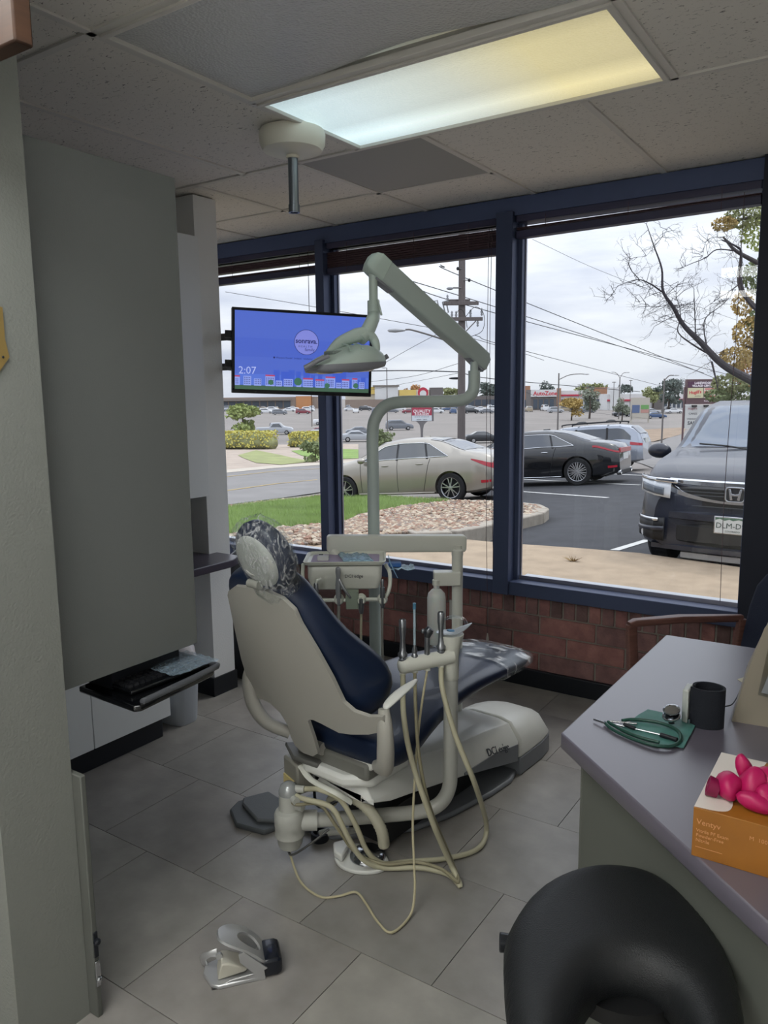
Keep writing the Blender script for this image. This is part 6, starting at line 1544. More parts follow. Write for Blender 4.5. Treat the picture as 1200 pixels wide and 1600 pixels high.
    bar('bumper_bar', -.72, .72, .56, .655, paint, .05, 20, .045)
    bar('lower_intake', -.62, .62, .33, .56, M_blk, .05, 16, .03)
    bar('lower_lip', -.74, .74, .27, .34, paint, .06, 20, .05)
    bar('skid_plate', -.45, .45, .20, .285, mat('skid_silver', '9b9da0', .35, metal=.5), .05, 16, .03)
    # badge
    bxx = s + .045; R = []
    ring = rrect(.085, .068, .45, 5); n_ = len(ring)
    m = MB(); V = [(bxx + h, a * q, .832 + b_ * q) for h in (0, .012) for q in (1, .86) for a, b_ in ring]
    F = []
    for i in range(n_):
        j = (i + 1) % n_; F += [(i, j, n_ + j, n_ + i), (2 * n_ + i, 3 * n_ + i, 3 * n_ + j, 2 * n_ + j), (i, 2 * n_ + i, 2 * n_ + j, j), (n_ + i, n_ + j, 3 * n_ + j, 3 * n_ + i)]
    m.add(V, F)
    for sd in (1, -1): m.prism([(.018 * sd, -.046), (.040 * sd, -.052), (.056 * sd, .050), (.040 * sd, .052), (.030 * sd, .010), (.0, .004), (.0, -.012), (.026 * sd, -.010)], bxx, bxx + .012, lambda a, b_, h: (h, a, .832 + b_))
    m.build('badge', M_chr, t, bevel=.002)
    MB().prism([(a * .88, b_ * .88) for a, b_ in ring], bxx - .02, bxx + .001, lambda a, b_, h: (h, a, .832 + b_)).build('badge_back', mat('badge_dark', '24262b', .3), t)
    px_ = s + .062
    MB().prism([(-.16, .475), (.16, .475), (.16, .635), (-.16, .635)], px_ - .01, px_, lambda a, b_, h: (h, a, b_)).build('plate_frame', M_chr, t, bevel=.004)
    pl_ = MB().prism([(-.15, .485), (.15, .485), (.15, .625), (-.15, .625)], px_ - .002, px_ + .004, lambda a, b_, h: (h, a, b_)).build('number_plate', mat('plate_white', 'c9cbc8'), t)
    MB().prism([(-.148, .600), (-.11, .612), (-.07, .596), (-.03, .611), (.0, .598), (.05, .612), (.10, .597), (.148, .608), (.148, .623), (-.148, .623)], px_ + .004, px_ + .005, lambda a, b_, h: (h, a, b_)).build('mountain_print', mat('plate_green', '4d6a58', .5), pl_)
    text('plate_number', 'DLM-D99', .070, mat('plate_ink', '2a3f38', .5), pl_, None, (px_ + .005, 0, .55), (0, 1, 0), (0, 0, 1), .0008, 'CENTER')
    text('plate_state', 'COLORADO', .022, mat('plate_ink', '2a3f38'), pl_, None, (px_ + .005, 0, .502), (0, 1, 0), (0, 0, 1), .0008, 'CENTER')
    for sd in (-.35, .38): MB().tube([(-s + 3.80 * k, sd + .30, 1.20 * kz), (-s + 3.74 * k, sd, 1.24 * kz), (-s + 3.70 * k, sd - .28, 1.255 * kz)], .010, 6).build('wiper', M_blk, t)
    return t, c
M_blue = mat('paint_blue', '1f2330', .32, metal=.0, coat=.4)
hon, hc_ = suv('blue_suv', 'dark blue grey SUV facing the right window', M_blue, 4.94, 1.99, 1.79, 2.82, .385, 5, True)
# nose centre on the emblem ray
nose = dp(1147, 789, 6.9)
ydir = math.atan2(-.985, .17) if False else radians(-93)
yawH = radians(-92)
fd = Vector((cos(yawH), sin(yawH), 0)); o_ = nose - fd * 2.50; o_.z = nose.z - .832 * .985 - .04
place(hon, o_, yawH); hon.rotation_euler = (0, radians(-2.6), yawH)
print('honda', o_, T_(o_.x, o_.y), 'nose', nose)
M_ltb = mat('paint_paleblue', '979da8', .25, metal=.5, coat=.8)
hat, _ = suv('pale_crossover', 'pale blue crossover with roof rails parked behind the black sedan', M_ltb, 4.4, 1.78, 1.52, 2.6, .335, 5, False, True)
p = dp(1004, 738, 24.0); fd = Vector((cos(yaw2), sin(yaw2), 0)); nd = Vector((-fd.y, fd.x, 0)); side = 1 if (CAM - p).dot(nd) > 0 else -1
o_ = p - nd * side * .9 + fd * 2.2 ; o_.z = T_(o_.x, o_.y) + .03; place(hat, o_, yaw2); slope_tilt(hat, yaw2)
# ------------------------------------------------------------------ small distant cars (one mesh each, shared per body style)
def smallcar(kind):
    L, W, H = dict(sedan=(4.6, 1.8, 1.45), suv=(4.7, 1.9, 1.75), pickup=(5.7, 2.0, 1.85), van=(5.2, 2.0, 2.0))[kind]; s = L / 2
    if kind == 'sedan': top = [(-s, .8), (-s + .1, 1.0), (-s + .7, 1.05), (-s + 1.4, 1.40), (-s + 2.4, 1.43), (-s + 3.3, 1.0), (-s + 4.3, .85), (s, .6)]
    elif kind == 'suv': top = [(-s, 1.0), (-s + .15, 1.5), (-s + .6, 1.70), (-s + 2.6, 1.74), (-s + 3.5, 1.15), (-s + 4.4, 1.0), (s, .7)]
    elif kind == 'pickup': top = [(-s, 1.1), (-s + .05, 1.12), (-s + 2.1, 1.14), (-s + 2.16, 1.8), (-s + 3.6, 1.84), (-s + 4.3, 1.25), (-s + 5.4, 1.1), (s, .8)]
    else: top = [(-s, 1.3), (-s + .1, 1.9), (-s + 3.6, 1.98), (-s + 4.4, 1.25), (-s + 5.0, 1.05), (s, .8)]
    belt = [(-s, .8), (-s + .5, .98 if kind == 'sedan' else 1.1), (s - 1.0, .92 if kind == 'sedan' else 1.05), (s, .6)]
    c = Car(L, W, H, .25, top, belt, [(-s, .82), (-s + .4, 1), (s - .6, .98), (s, .75)], .76, 22)
    mb = MB(); R = []
    for i in range(c.nst + 1):
        x = -s + L * i / c.nst; P = c.prof(x); R.append([(x, y, z) for y, z in P] + [(x, -y, z) for y, z in P[-2::-1]])
    mb.loft(R); mb.cm = 1
    xa, xb = dict(sedan=(-s + .9, -s + 3.2), suv=(-s + .3, -s + 3.4), pickup=(-s + 2.3, -s + 4.15), van=(-s + .3, -s + 4.2))[kind]
    for sd in (1, -1):
        V = []
        for j in (0, 1):
            for i in range(11):
                f = i / 10; x = xa + (xb - xa) * f; t_ = 5.12 if j == 0 else 5.12 + .74 * max(.03, min(1, min(f / .2, (1 - f) / .25))); q = c.S(x, t_, .012); V.append((q[0], q[1] * sd, q[2]))
        mb.add(V, [(i, i + 1, 12 + i, 11 + i) for i in range(10)])
    for x0, x1 in (((-s + 2.5, -s + 3.25), (-s + .75, -s + 1.35)) if kind == 'sedan' else (((-s + 2.7, -s + 3.45), (-s + .1, -s + .5)) if kind == 'suv' else (((-s + 3.65, -s + 4.25), (-s + 2.12, -s + 2.17)) if kind == 'pickup' else ((-s + 3.65, -s + 4.35), (-s + .03, -s + .1))))):
        V = []
        for i in range(4):
            x = x0 + (x1 - x0) * i / 3; P = c.prof(x)
            for y in (-P[7][0], P[7][0]): V.append((x, y, P[7][1] + .02))
        mb.add(V, [(2 * i, 2 * i + 1, 2 * i + 3, 2 * i + 2) for i in range(3)])
    mb.cm = 2
    for x in (-s + .9, s - .95):
        for sd in (1, -1): mb.lathe([(0, 0), (.30, 0), (.34, .04), (.34, .22), (0, .22)], (x, sd * (W / 2 + .01), .34), 14, (0, -sd, 0))
    mb.cm = 3
    for x in (-s + .9, s - .95):
        for sd in (1, -1): mb.lathe([(0, 0), (.20, 0), (0, .02)], (x, sd * (W / 2 + .02), .34), 12, (0, -sd, 0))
    o = mb.build(kind, [None, M_glassc, M_tyre, M_rim], None, smooth=40); o.data.materials.clear()
    for q in (mat('fc_white', 'd5d6d8', .35, coat=.5), M_glassc, M_tyre, M_rim): o.data.materials.append(q)
    for i, q in enumerate(mb.mi): o.data.polygons[i].material_index = q
    me = o.data; bpy.data.objects.remove(o); return me
SCAR = {k: smallcar(k) for k in ('sedan', 'suv', 'pickup', 'van')}
CC = {'white': 'd5d6d8', 'silver': 'a3a6ab', 'grey': '6c7077', 'black': '23262b', 'red': '7e2f3b', 'blue': '3f5578', 'tan': '9c8f7a', 'green': '3d4c44'}
def scar(kind, colr, px, py, yaw_deg, label=None, group=None, dist=None):
    p = hit(px, py)
    if dist: q = dp(px, py, dist); p = Vector((q.x, q.y, T_(q.x, q.y)))
    nm = {'sedan': 'parked_sedan', 'suv': 'parked_suv', 'pickup': 'pickup_truck', 'van': 'parked_van'}[kind]
    o = bpy.data.objects.new(nm, SCAR[kind]); COL.objects.link(o); o.location = (p.x, p.y, T_(p.x, p.y) + .02)
    # yaw measured from the image plane: 0 = nose to the right of the picture
    yw = math.atan2(cr.y, cr.x) + radians(yaw_deg); o.rotation_euler = (0, 0, yw)
    o.material_slots[0].link = 'OBJECT'; o.material_slots[0].material = mat('fc_' + colr, CC[colr], .35, coat=.5)
    tag(o, label or 'small %s %s among the crowded cars of the far lot' % (colr, {'sedan': 'sedan', 'suv': 'SUV', 'pickup': 'pickup', 'van': 'van'}[kind]), 'car', group or 'cars of the far parking lot')
    return o
scar('pickup', 'silver', 430, 679, 0, 'silver pickup truck crossing the far lot behind the long hedge')
scar('sedan', 'red', 505, 683, 0, 'dark red sedan seen just right of the left mullion')
scar('pickup', 'white', 512, 664, 0, 'white truck with raised side, above the dark red sedan')
scar('sedan', 'silver', 490, 688, 178, 'silver car behind the short hedge by the left mullion')
scar('suv', 'grey', 624, 672, 5, 'grey SUV left of the quality sign')
scar('sedan', 'grey', 565, 682, 5, 'grey sedan behind the lamp post pipe')
scar('sedan', 'silver', 560, 690, 4, 'silver sedan half hidden by the hood of the silver sedan')
scar('sedan', 'black', 756, 692, 2, 'dark car seen between the roof of the silver sedan and the right mullion')
scar('sedan', 'red', 640, 646, 8, 'red sedan left of the quality sign')
scar('suv', 'red', 474, 647, 0, 'dark red SUV in the front row of the far lot')
scar('sedan', 'white', 382, 646, 0, 'white sedan at the left of the front row of the far lot')
scar('suv', 'white', 416, 646, 0, 'white SUV in the front row of the far lot')
scar('suv', 'grey', 437, 648, 10, 'grey SUV beside the white one in the front row of the far lot')
scar('van', 'white', 851, 642, 90, 'white van seen from behind in front of the auto parts shop')
scar('sedan', 'black', 972, 651, 0, 'black sedan on the road left of the freestanding plaza sign')
scar('sedan', 'blue', 1024, 654, 0, 'dark blue sedan below the red striped shop')
scar('sedan', 'white', 1053, 646, 0, 'white sedan at the right below the red striped shop')
scar('suv', 'grey', 918, 645, 8, 'grey SUV beside the ochre tree')
scar('suv', 'silver', 868, 645, 4, 'silver SUV between the white van and the ochre tree')
random.seed(44)
cl_ = ['white', 'silver', 'grey', 'black', 'white', 'silver', 'blue', 'tan', 'white', 'grey']
ORD = 'first second third fourth fifth sixth seventh eighth ninth tenth eleventh twelfth thirteenth fourteenth fifteenth sixteenth seventeenth eighteenth nineteenth twentieth'.split()
for y, x0, x1, where in ((643, 350, 500, 'in the middle row of the left window'), (640.6, 350, 500, 'in the back row of the left window'), (639.4, 542, 785, 'in the back row of the middle window'), (642, 540, 785, 'in the middle row of the middle window'), (645, 552, 628, 'in the row left of the quality sign'), (646, 680, 785, 'in the row right of the quality sign')):
    x = x0 + random.uniform(0, 8); k = 0
    while x < x1:
        kd, co = random.choice(['sedan', 'suv', 'suv', 'sedan']), random.choice(cl_)
        scar(kd, co, x, y + random.uniform(-.2, .2), random.choice((0, 4, 90, 85, 176)), '%s %s, %s from the left %s' % (co, 'SUV' if kd == 'suv' else kd, ORD[min(k, 19)], where))
        x += random.uniform(21, 30); k += 1
for k, (x, y) in enumerate(((797, 643), (812, 642), (826, 643.4), (884, 643.2), (903, 643.6), (1000, 645.5), (1018, 646.6), (1042, 645))):
    kd, co = random.choice(['sedan', 'suv']), random.choice(cl_)
    scar(kd, co, x, y, random.choice((0, 90, 10)), '%s far %s before the shops, %s from the left in the right window' % (co, 'SUV' if kd == 'suv' else kd, ORD[k]), 'cars by the right hand shops')

# ------------------------------------------------------------------ buildings
def bpos(px, d): q = dp(px, 640, d); return Vector((q.x, q.y, T_(q.x, q.y)))
bux = Vector((cr.x, cr.y, 0)).normalized(); buy = Vector((-bux.y, bux.x, 0))
class Bld:
    def __init__(s, label, px0, px1, ytop, d, m, depth=9, name='shop_building'):
        a = bpos(px0, d); s.w = (px1 - px0) / FPX * d; s.d = d; s.t = thing(name, label, 'building', tuple(a), math.atan2(bux.y, bux.x))
        s.h = CAM.z + (613 - ytop) / FPX * d - a.z; s.px0 = px0
        s.box('wall', 0, s.w, 0, s.h, m, 0, depth)
    def box(s, name, x0, x1, z0, z1, m, y0=-.3, y1=.0): return MB().box(x0, x1, y0, y1, z0, z1).build(name, m, s.t)
    def X(s, px): return (px - s.px0) / FPX * s.d
    def Z(s, py): return CAM.z + (613 - py) / FPX * s.d + 4.6
    def text(s, name, st, px, py, size, m): return text(name, st, size, m, s.t, None, (s.X(px), -.5, s.Z(py)), (1, 0, 0), (0, 0, 1), .05, 'CENTER', .04)
Mb = {k: mat('wall_' + k, c, .8, noise=.05, nscale=.3) for k, c in (('brown', '8a7b70'), ('cream', 'c9bfae'), ('white', 'cfcfce'), ('yellow', 'd3b96a'), ('brick', 'a0785f'), ('dark', '6a6563'), ('orange', 'b98358'), ('grey', '9a9894'))}
Mglz = mat('shop_glazing', '4c5560', .2); Mredb = mat('shop_red', 'b5364a', .6); Mroof = mat('roof_dark', '7a736c', .8)
def shopfront(B, x0, x1, n_, z1=3.2):
    for i in range(n_):
        a = x0 + (x1 - x0) * i / n_; b = x0 + (x1 - x0) * (i + 1) / n_; f = B.box('window', a + .25, b - .25, .5, z1, Mglz, -.12, .1)
        MB().box(a + .25, b - .25, -.2, -.12, z1 - .1, z1 + .1).build('lintel', Mroof, f)
b = Bld('long low brown mall wing behind the far lot at the left', 300, 500, 617, 335, Mb['brown'])
b.box('panel', b.X(463), b.X(488), 0, b.Z(616), Mb['orange'], -.6, 0); shopfront(b, b.X(345), b.X(455), 9, 3.4); b.box('awning', b.X(345), b.X(455), 3.6, 4.4, Mroof, -2.2, 0)
b = Bld('white store with yellow panels left of the lamp arm pipe', 540, 671, 608, 335, Mb['cream'])
b.box('yellow_panel', b.X(545), b.X(588), b.Z(614), b.Z(603), Mb['yellow'], -.8, .2); b.box('yellow_panel', b.X(624), b.X(650), b.Z(617), b.Z(608), Mb['yellow'], -.8, .2)
b.box('entrance_tower', b.X(586), b.X(622), 0, b.Z(603), Mb['white'], -1.5, 6); b.box('tower_cornice', b.X(583), b.X(624), b.Z(603), b.Z(600.5), Mroof, -2, 6.5); b.box('side_tower', b.X(672), b.X(692), 0, b.Z(605), Mb['dark'], -1, 6)
b.text('store_lettering', 'BURLINGTON', 604, 610.5, 1.5, mat('letter_pink', 'c2607a', .5)); b.box('arcade', b.X(540), b.X(680), 0, 3.6, Mb['brown'], -2.4, -2.0)
b = Bld('low dark store hidden by the utility pole', 694, 778, 619, 335, Mb['dark']); shopfront(b, b.X(698), b.X(774), 7)
b = Bld('brown brick block at the left edge of the right window', 782, 828, 604, 290, Mb['brick']); shopfront(b, b.X(790), b.X(824), 3)
b = Bld('auto parts shop with red lettering on a white fascia', 829, 869, 610, 262, Mb['dark'])
b.box('fascia', 0, b.w, b.Z(621), b.Z(610), Mb['white'], -.5, .1); b.text('shop_lettering', 'AutoZone', 851, 616, 1.9, mat('letter_red', 'c0303f', .5)); shopfront(b, b.X(832), b.X(866), 4, 3.8)
b = Bld('long shop row with white fascia and a red band', 870, 947, 612, 285, Mb['white'])
b.box('brick_pier', b.X(870), b.X(875), 0, b.Z(608), Mb['brick'], -1, 1); b.box('red_band', b.X(875), b.X(950), b.Z(620.5), b.Z(618), Mredb, -.6, 0); b.box('brick_tower', b.X(918), b.X(950), b.Z(618), b.Z(607.5), Mb['brick'], -.9, 4); shopfront(b, b.X(876), b.X(948), 8)
b = Bld('white restaurant with a red stripe at the right', 948, 1080, 618, 250, Mb['white'])
b.box('red_band', b.X(948), b.X(1075), b.Z(629), b.Z(626.5), Mredb, -.5, .0); b.box('sign_tower', b.X(952), b.X(967), 0, b.Z(608), Mb['white'], -1, 3); b.box('dark_tower', b.X(1018), b.X(1033), 0, b.Z(614), Mb['dark'], -1, 3); shopfront(b, b.X(1036), b.X(1070), 5, 3.0)
b.text('tower_lettering', 'REI', 959, 613, 1.3, mat('letter_red', 'c0303f'))
# round red restaurant sign on a pole
def post(name, label, px, ytop, d, r_, cat, m=None, base=True):
    q = dp(px, 640, d); z0 = T_(q.x, q.y); t = thing(name, label, cat, (q.x, q.y, z0)); h = CAM.z + (613 - ytop - (px - 600) * -.011) / FPX * d - z0
    if base: MB().cyl((0, 0, 0), (0, 0, h), r_, r_ * .75, 12).build('pole', m or Mpole, t, smooth=40)
    t.rotation_euler = (0, 0, math.atan2(bux.y, bux.x)); return t, h
Mpole = mat('lamp_pole', '6e6a68', .6)
t, h = post('round_sign', 'round red and white restaurant sign on a pole above the pipe of the dental light', 661, 606, 200, .25, 'sign')
MB().lathe([(0, -.15), (1.35, -.15), (1.35, .15), (0, .15)], (0, -.3, h - 1.2), 28, (0, -1, 0)).build('disc', Mredb, t, smooth=40)
MB().lathe([(0, 0), (.85, 0), (.85, .06), (0, .06)], (0, -.46, h - 1.45), 24, (0, -1, 0)).build('white_disc', Mb['white'], t, smooth=40)
# quality sign
q = dp(659, 646, 78); z0 = T_(q.x, q.y)
t = thing('quality_sign', 'red and white sign reading QUALITY on a flared grey post', 'sign', (q.x, q.y, z0), math.atan2(bux.y, bux.x))
zt = q.z + .75; zb = q.z - .78; Mgs = mat('sign_grey', '6e6b6d', .5)
MB().box(-1.05, 1.20, -.1, .45, zb - z0, zt - z0).build('cabinet', Mgs, t, bevel=.03)
MB().box(-1.0, 1.0, -.14, -.1, zb - z0 + .58, zt - z0 - .05).build('red_face', mat('sign_red', 'a53a50', .5), t)
MB().box(-1.0, 1.0, -.14, -.1, zb - z0 + .04, zb - z0 + .58).build('white_face', mat('sign_white', 'c9cfd6', .5), t)
Mw = mat('sign_letter', 'e8dfe2', .5); Md = mat('sign_ink', '43434c', .5)
text('quality_word', 'QUALITY', .42, Mw, t, None, (0, -.145, zt - z0 - .53), (1, 0, 0), (0, 0, 1), .005, 'CENTER', .012)
text('quality_line', 'IS OUR RECIPE', .22, Mw, t, None, (0, -.145, zt - z0 - .82), (1, 0, 0), (0, 0, 1), .005, 'CENTER', .01)
text('board_line', 'N O W  H I R I N G', .17, Md, t, None, (0, -.145, zb - z0 + .44), (1, 0, 0), (0, 0, 1), .005, 'CENTER')
text('board_line', 'BAKERY    CREWS', .13, Md, t, None, (0, -.145, zb - z0 + .17), (1, 0, 0), (0, 0, 1), .005, 'CENTER')
MB().loft([[(a, b_, z) for a, b_ in ((-w_, -.12), (w_, -.12), (w_, .3), (-w_, .3))] for z, w_ in ((zb - z0, .58), (zb - z0 - .12, .42), (zb - z0 - .35, .22), (zb - z0 - .7, .14), (zb - z0 - 1.2, .11), (0, .11))]).build('post', Mgs, t, smooth=40)
# village centre sign
q = dp(1097, 612, 66); z0 = T_(q.x, q.y)
t = thing('village_center_sign', 'brown two panel sign reading LAKEWOOD VILLAGE CENTER above the blue SUV', 'sign', (q.x, q.y, z0), math.atan2(bux.y, bux.x))
zc = q.z - z0; hw_ = 1.42; Mbr = mat('sign_brown', '5b4448', .6)
MB().box(-hw_, hw_, -.2, .2, zc - 1.05, zc + 1.05).build('cabinet', Mbr, t, bevel=.02)
MB().box(-hw_ + .12, hw_ - .06, -.24, -.2, zc + .38, zc + .86).build('title_band', mat('sign_plum', '4e2b45', .6), t)
MB().box(-hw_ + .12, -.0, -.25, -.2, zc - .52, zc + .32).build('cream_panel', mat('sign_cream', 'c9c3a0', .6), t)
MB().box(.06, hw_ - .12, -.25, -.2, zc - .52, zc + .32).build('pale_panel', mat('sign_pale', 'cfc2b5', .6), t)
MB().box(.14, hw_ - .2, -.26, -.25, zc + .18, zc + .26).box(.14, hw_ - .2, -.26, -.25, zc - .44, zc - .34).build('red_rule', mat('letter_red', 'c0303f'), t)
text('title_word', 'LAKEWOOD', .26, Mw, t, None, (-.02, -.245, zc + .72), (1, 0, 0), (0, 0, 1), .005, 'CENTER', .01)
text('title_word', 'VILLAGE CENTER', .24, Mw, t, None, (-.02, -.245, zc + .49), (1, 0, 0), (0, 0, 1), .005, 'CENTER', .01)
MRd = mat('letter_red', 'c0303f')
text('panel_word', "Hugill's", .36, MRd, t, None, (-.68, -.255, zc - .05), (1, .0, .08), (-.08, 0, 1), .005, 'CENTER', .01)
text('panel_line', 'jewelers', .15, Md, t, None, (-.45, -.255, zc - .36), (1, 0, 0), (0, 0, 1), .005, 'CENTER')
text('panel_word', 'JEWELER', .30, MRd, t, None, (.68, -.255, zc - .08), (1, 0, 0), (0, 0, 1), .005, 'CENTER', .018)
text('foot_line', 'Buying & Selling', .16, Mw, t, None, (.62, -.205, zc - .78), (1, 0, 0), (0, 0, 1), .005, 'CENTER')
MB().box(-1.42, 1.25, -.15, .15, zc - 3.1, zc - 1.15).build('reader_board', mat('board_white', 'bdbdbb', .6), t)
text('board_word', "Hugill's", .28, mat('ink_maroon', '8a4250', .6), t, None, (-.80, -.155, zc - 1.42), (1, 0, .03), (-.03, 0, 1), .005, 'CENTER')
text('board_word', "Hugill's", .34, mat('ink_maroon', '8a4250'), t, None, (.55, -.155, zc - 1.62), (1, 0, .14), (-.14, 0, 1), .005, 'CENTER')
text('board_line', 'CAKES', .24, Md, t, None, (-.75, -.155, zc - 1.85), (1, 0, 0), (0, 0, 1), .005, 'CENTER')
text('board_line', 'WEDDING', .2, Md, t, None, (-.75, -.155, zc - 2.3), (1, 0, 0), (0, 0, 1), .005, 'CENTER')
text('board_line', 'SALE', .4, Md, t, None, (-.75, -.155, zc - 2.65), (1, 0, 0), (0, 0, 1), .005, 'CENTER', .012)
for x in (-.7, .3): MB().box(x - .18, x + .18, -.4, -.1, zc - 1.28, zc - 1.12).build('sign_lamp', M_blk, t)
MB().box(1.26, 1.42, -.12, .12, 0, zc - 1.0).build('post', Mbr, t); MB().box(-1.55, -1.45, -.1, .1, 0, zc + .4).build('post', Mbr, t)
# freestanding plaza sign
q = dp(1000, 640, 150); z0 = T_(q.x, q.y)
t = thing('plaza_sign', 'pale freestanding plaza sign with blue and green panels', 'sign', (q.x, q.y, z0), math.atan2(bux.y, bux.x))
zc = q.z - z0
MB().box(-1.8, 1.8, -.2, .2, zc - 1.9, zc + 2.3).build('frame', mat('sign_stone', 'b5afa4', .7), t)
MB().box(-1.6, -.15, -.26, -.2, zc - .6, zc + .9).build('blue_panel', mat('sign_blue', '5b6b8c', .6), t)
MB().box(.1, 1.6, -.26, -.2, zc + .1, zc + .9).build('green_panel', mat('sign_green', '6d9b5e', .6), t); MB().box(.1, 1.6, -.26, -.2, zc - .6, zc + .0).build('pink_panel', mat('sign_pink', 'b58a80', .6), t)
for x in (-1.75, 1.6): MB().box(x, x + .2, -.2, .2, 0, zc).build('post', mat('sign_stone', 'b5afa4'), t)
# ------------------------------------------------------------------ lamps and poles
def arm(t, pts, r_=.06): MB().tube(pts, r_, 8, k=4).build('arm', Mpole, t, smooth=50)
def head(t, c, s=1): MB().ell(c, .40 * s, .16 * s, .09 * s, 12, 6).build('lamp_head', mat('lamp_head_grey', 'a5a6a8', .5), t, smooth=60)
t, h = post('street_lamp', 'tall street lamp with a long arm right of the right mullion', 872, 588, 115, .13, 'street lamp')
arm(t, [(.1, 0, h - .9), (1.5, 0, h - .3), (3.0, 0, h - .15), (3.8, 0, h - .2)]); head(t, (4.1, 0, h - .2))
t, h = post('street_lamp', 'twin armed lamp above the white restaurant', 967, 597, 170, .14, 'street lamp'); arm(t, [(0, 0, h - .1), (-.6, 0, h + .8), (-1.3, 0, h + 1.2)]); arm(t, [(0, 0, h - .1), (.6, 0, h + .9), (1.4, 0, h + 1.1)]); head(t, (-1.6, 0, h + 1.2)); head(t, (1.7, 0, h + 1.1))
t, h = post('street_lamp', 'leaning lamp just left of the village center sign', 1036, 600, 85, .10, 'street lamp'); arm(t, [(0, 0, h - .2), (.5, 0, h + .3), (1.0, 0, h + .35)]); head(t, (1.3, 0, h + .35), .8)
t, h = post('lamp_post', 'thin lamp post by the right edge of the television', 605, 574, 120, .09, 'lamp post'); head(t, (-.4, 0, h), 1.0)
for x, y, d, k_ in ((958, 603, 200, 'first'), (904, 606, 230, 'second'), (984, 601, 230, 'third')):
    t, h = post('thin_pole', {'first': 'thin pole at the left of the white restaurant', 'second': 'thin pole behind the shop row', 'third': 'thin pole with a cross top over the restaurant'}[k_], x, y, d, .10, 'pole'); MB().box(-.5, .5, -.05, .05, h - .2, h - .05).build('cross_top', Mpole, t)
# wooden utility pole with its hardware
Mwp = mat('pole_wood', '67605e', .9, noise=.15, nscale=4, stretch=(8, 8, 1)); UDp = 32.0
q = dp(721, 640, UDp); z0 = T_(q.x, q.y)
up_ = thing('utility_pole', 'tall wooden utility pole with crossarms and a street lamp', 'utility pole', (q.x, q.y, z0), math.atan2(bux.y, bux.x))
def zy(py): return CAM.z + (611.7 - py) / FPX * UDp * 1.01 - z0
MB().tube([(0, 0, 0), (0, 0, zy(340))], [.17, .125], 14).build('pole', Mwp, up_, smooth=50)
def crossarm(y0, y1, py, yy=-.2, name='crossarm'): MB().box(y0, y1, yy - .06, yy + .06, zy(py) - .07, zy(py) + .07).build(name, Mwp, up_, bevel=.01)
crossarm(-.75, .65, 479); crossarm(-.6, .35, 474, .2); crossarm(-.48, .82, 502)
MB().tube([(.05, -.2, zy(524)), (.55, -.2, zy(505))], .025, 6).build('brace', Mpole, up_)
for x, y in ((-.42, 496), (-.25, 496), (.33, 494), (.78, 492), (.62, 508), (-.6, 472)): MB().lathe([(.02, -.15), (.05, -.1), (.03, -.05), (.06, 0), (.03, .05), (.05, .1), (.015, .16)], (x, -.2, zy(y)), 10).build('insulator', mat('insulator_grey', '8b8d90', .4), up_, smooth=60)
for x, y in ((-1.15, 483), (-.80, 484)):
    MB().tube([(x, -.2, zy(y - 7)), (x + .14, -.2, zy(y - 9)), (x + .24, -.2, zy(y + 8)), (x + .12, -.2, zy(y + 10)), (x, -.2, zy(y - 7))], .03, 6).build('cutout_fuse', mat('insulator_grey', '8b8d90'), up_, smooth=60)
for y in (415, 456): MB().tube([(0, -.1, zy(y)), (-.35, -.15, zy(y)), (-.58, -.15, zy(y + 2))], .03, 6).build('bracket', Mpole, up_); MB().ell((-.50, -.15, zy(y + 1)), .14, .06, .06).build('clamp', mat('insulator_grey', '8b8d90'), up_)
for s_, y in ((-.18, 428), (.28, 445)): MB().ell((s_, -.12, zy(y)), .06, .06, .07).build('spool', M_blk, up_); MB().tube([(0, -.12, zy(y)), (s_, -.12, zy(y))], .02, 6).build('bracket', Mpole, up_)
MB().tube([(-.1, -.1, zy(541)), (-1.0, -.2, zy(529)), (-2.0, -.3, zy(518)), (-2.3, -.3, zy(517))], .035, 8, k=4).build('lamp_arm', Mpole, up_, smooth=50)
MB().loft([[(x, -.3 + w_ * cos(a), zy(518) + hh * sin(a)) for a in [2 * pi * i / 12 for i in range(12)]] for x, w_, hh in ((-2.3, .03, .03), (-2.4, .10, .05), (-2.7, .14, .09), (-2.95, .10, .07), (-3.02, .02, .02))]).build('lamp_head', mat('lamp_head_grey', 'a5a6a8'), up_, smooth=60)
for P in ([(.1, -.2, zy(500)), (.5, -.3, zy(485)), (.85, -.25, zy(495)), (.8, -.2, zy(520)), (.1, -.2, zy(531))], [(-.3, -.2, zy(497)), (-.1, -.3, zy(488)), (.1, -.2, zy(495)), (.2, -.2, zy(515))]): MB().tube(P, .012, 5, k=6).build('jumper_wire', M_blk, up_)
MB().ell((-.22, .1, zy(590)), .30, .06, .05).build('splice_case', M_blk, up_)
# wires: each a sagging span
Mwire = mat('wire_black', '2b2d33', .6); wires = [
 ((688, 414, 32), (780, 456, 35), (1240, 640, 60), .018), ((633, 441, 30), (780, 491, 35), (1240, 612, 62), .018), ((560, 420, 28), (705, 458, 32), (1100, 583, 55), .018),
 ((743, 524, 32), (811, 546, 36), (1060, 610, 62), .014), ((736, 528, 32), (811, 550, 36), (850, 563, 40), .012), ((352, 456, 38), (500, 481, 36), (716, 520, 32), .012),
 ((560, 580, 34), (640, 579, 33), (716, 581, 32), .022), ((720, 583, 32), (790, 594, 34), (1000, 612, 50), .018), ((575, 597, 40), (650, 587, 37), (716, 568, 32), .010), ((575, 610, 60), (660, 594, 45), (716, 583, 32), .010), ((570, 585, 48), (640, 545, 40), (716, 505, 32), .012), ((832, 374, 40), (958, 431, 46), (1150, 500, 55), .010), ((790, 600, 45), (900, 640, 60), (1020, 655, 80), .010)]
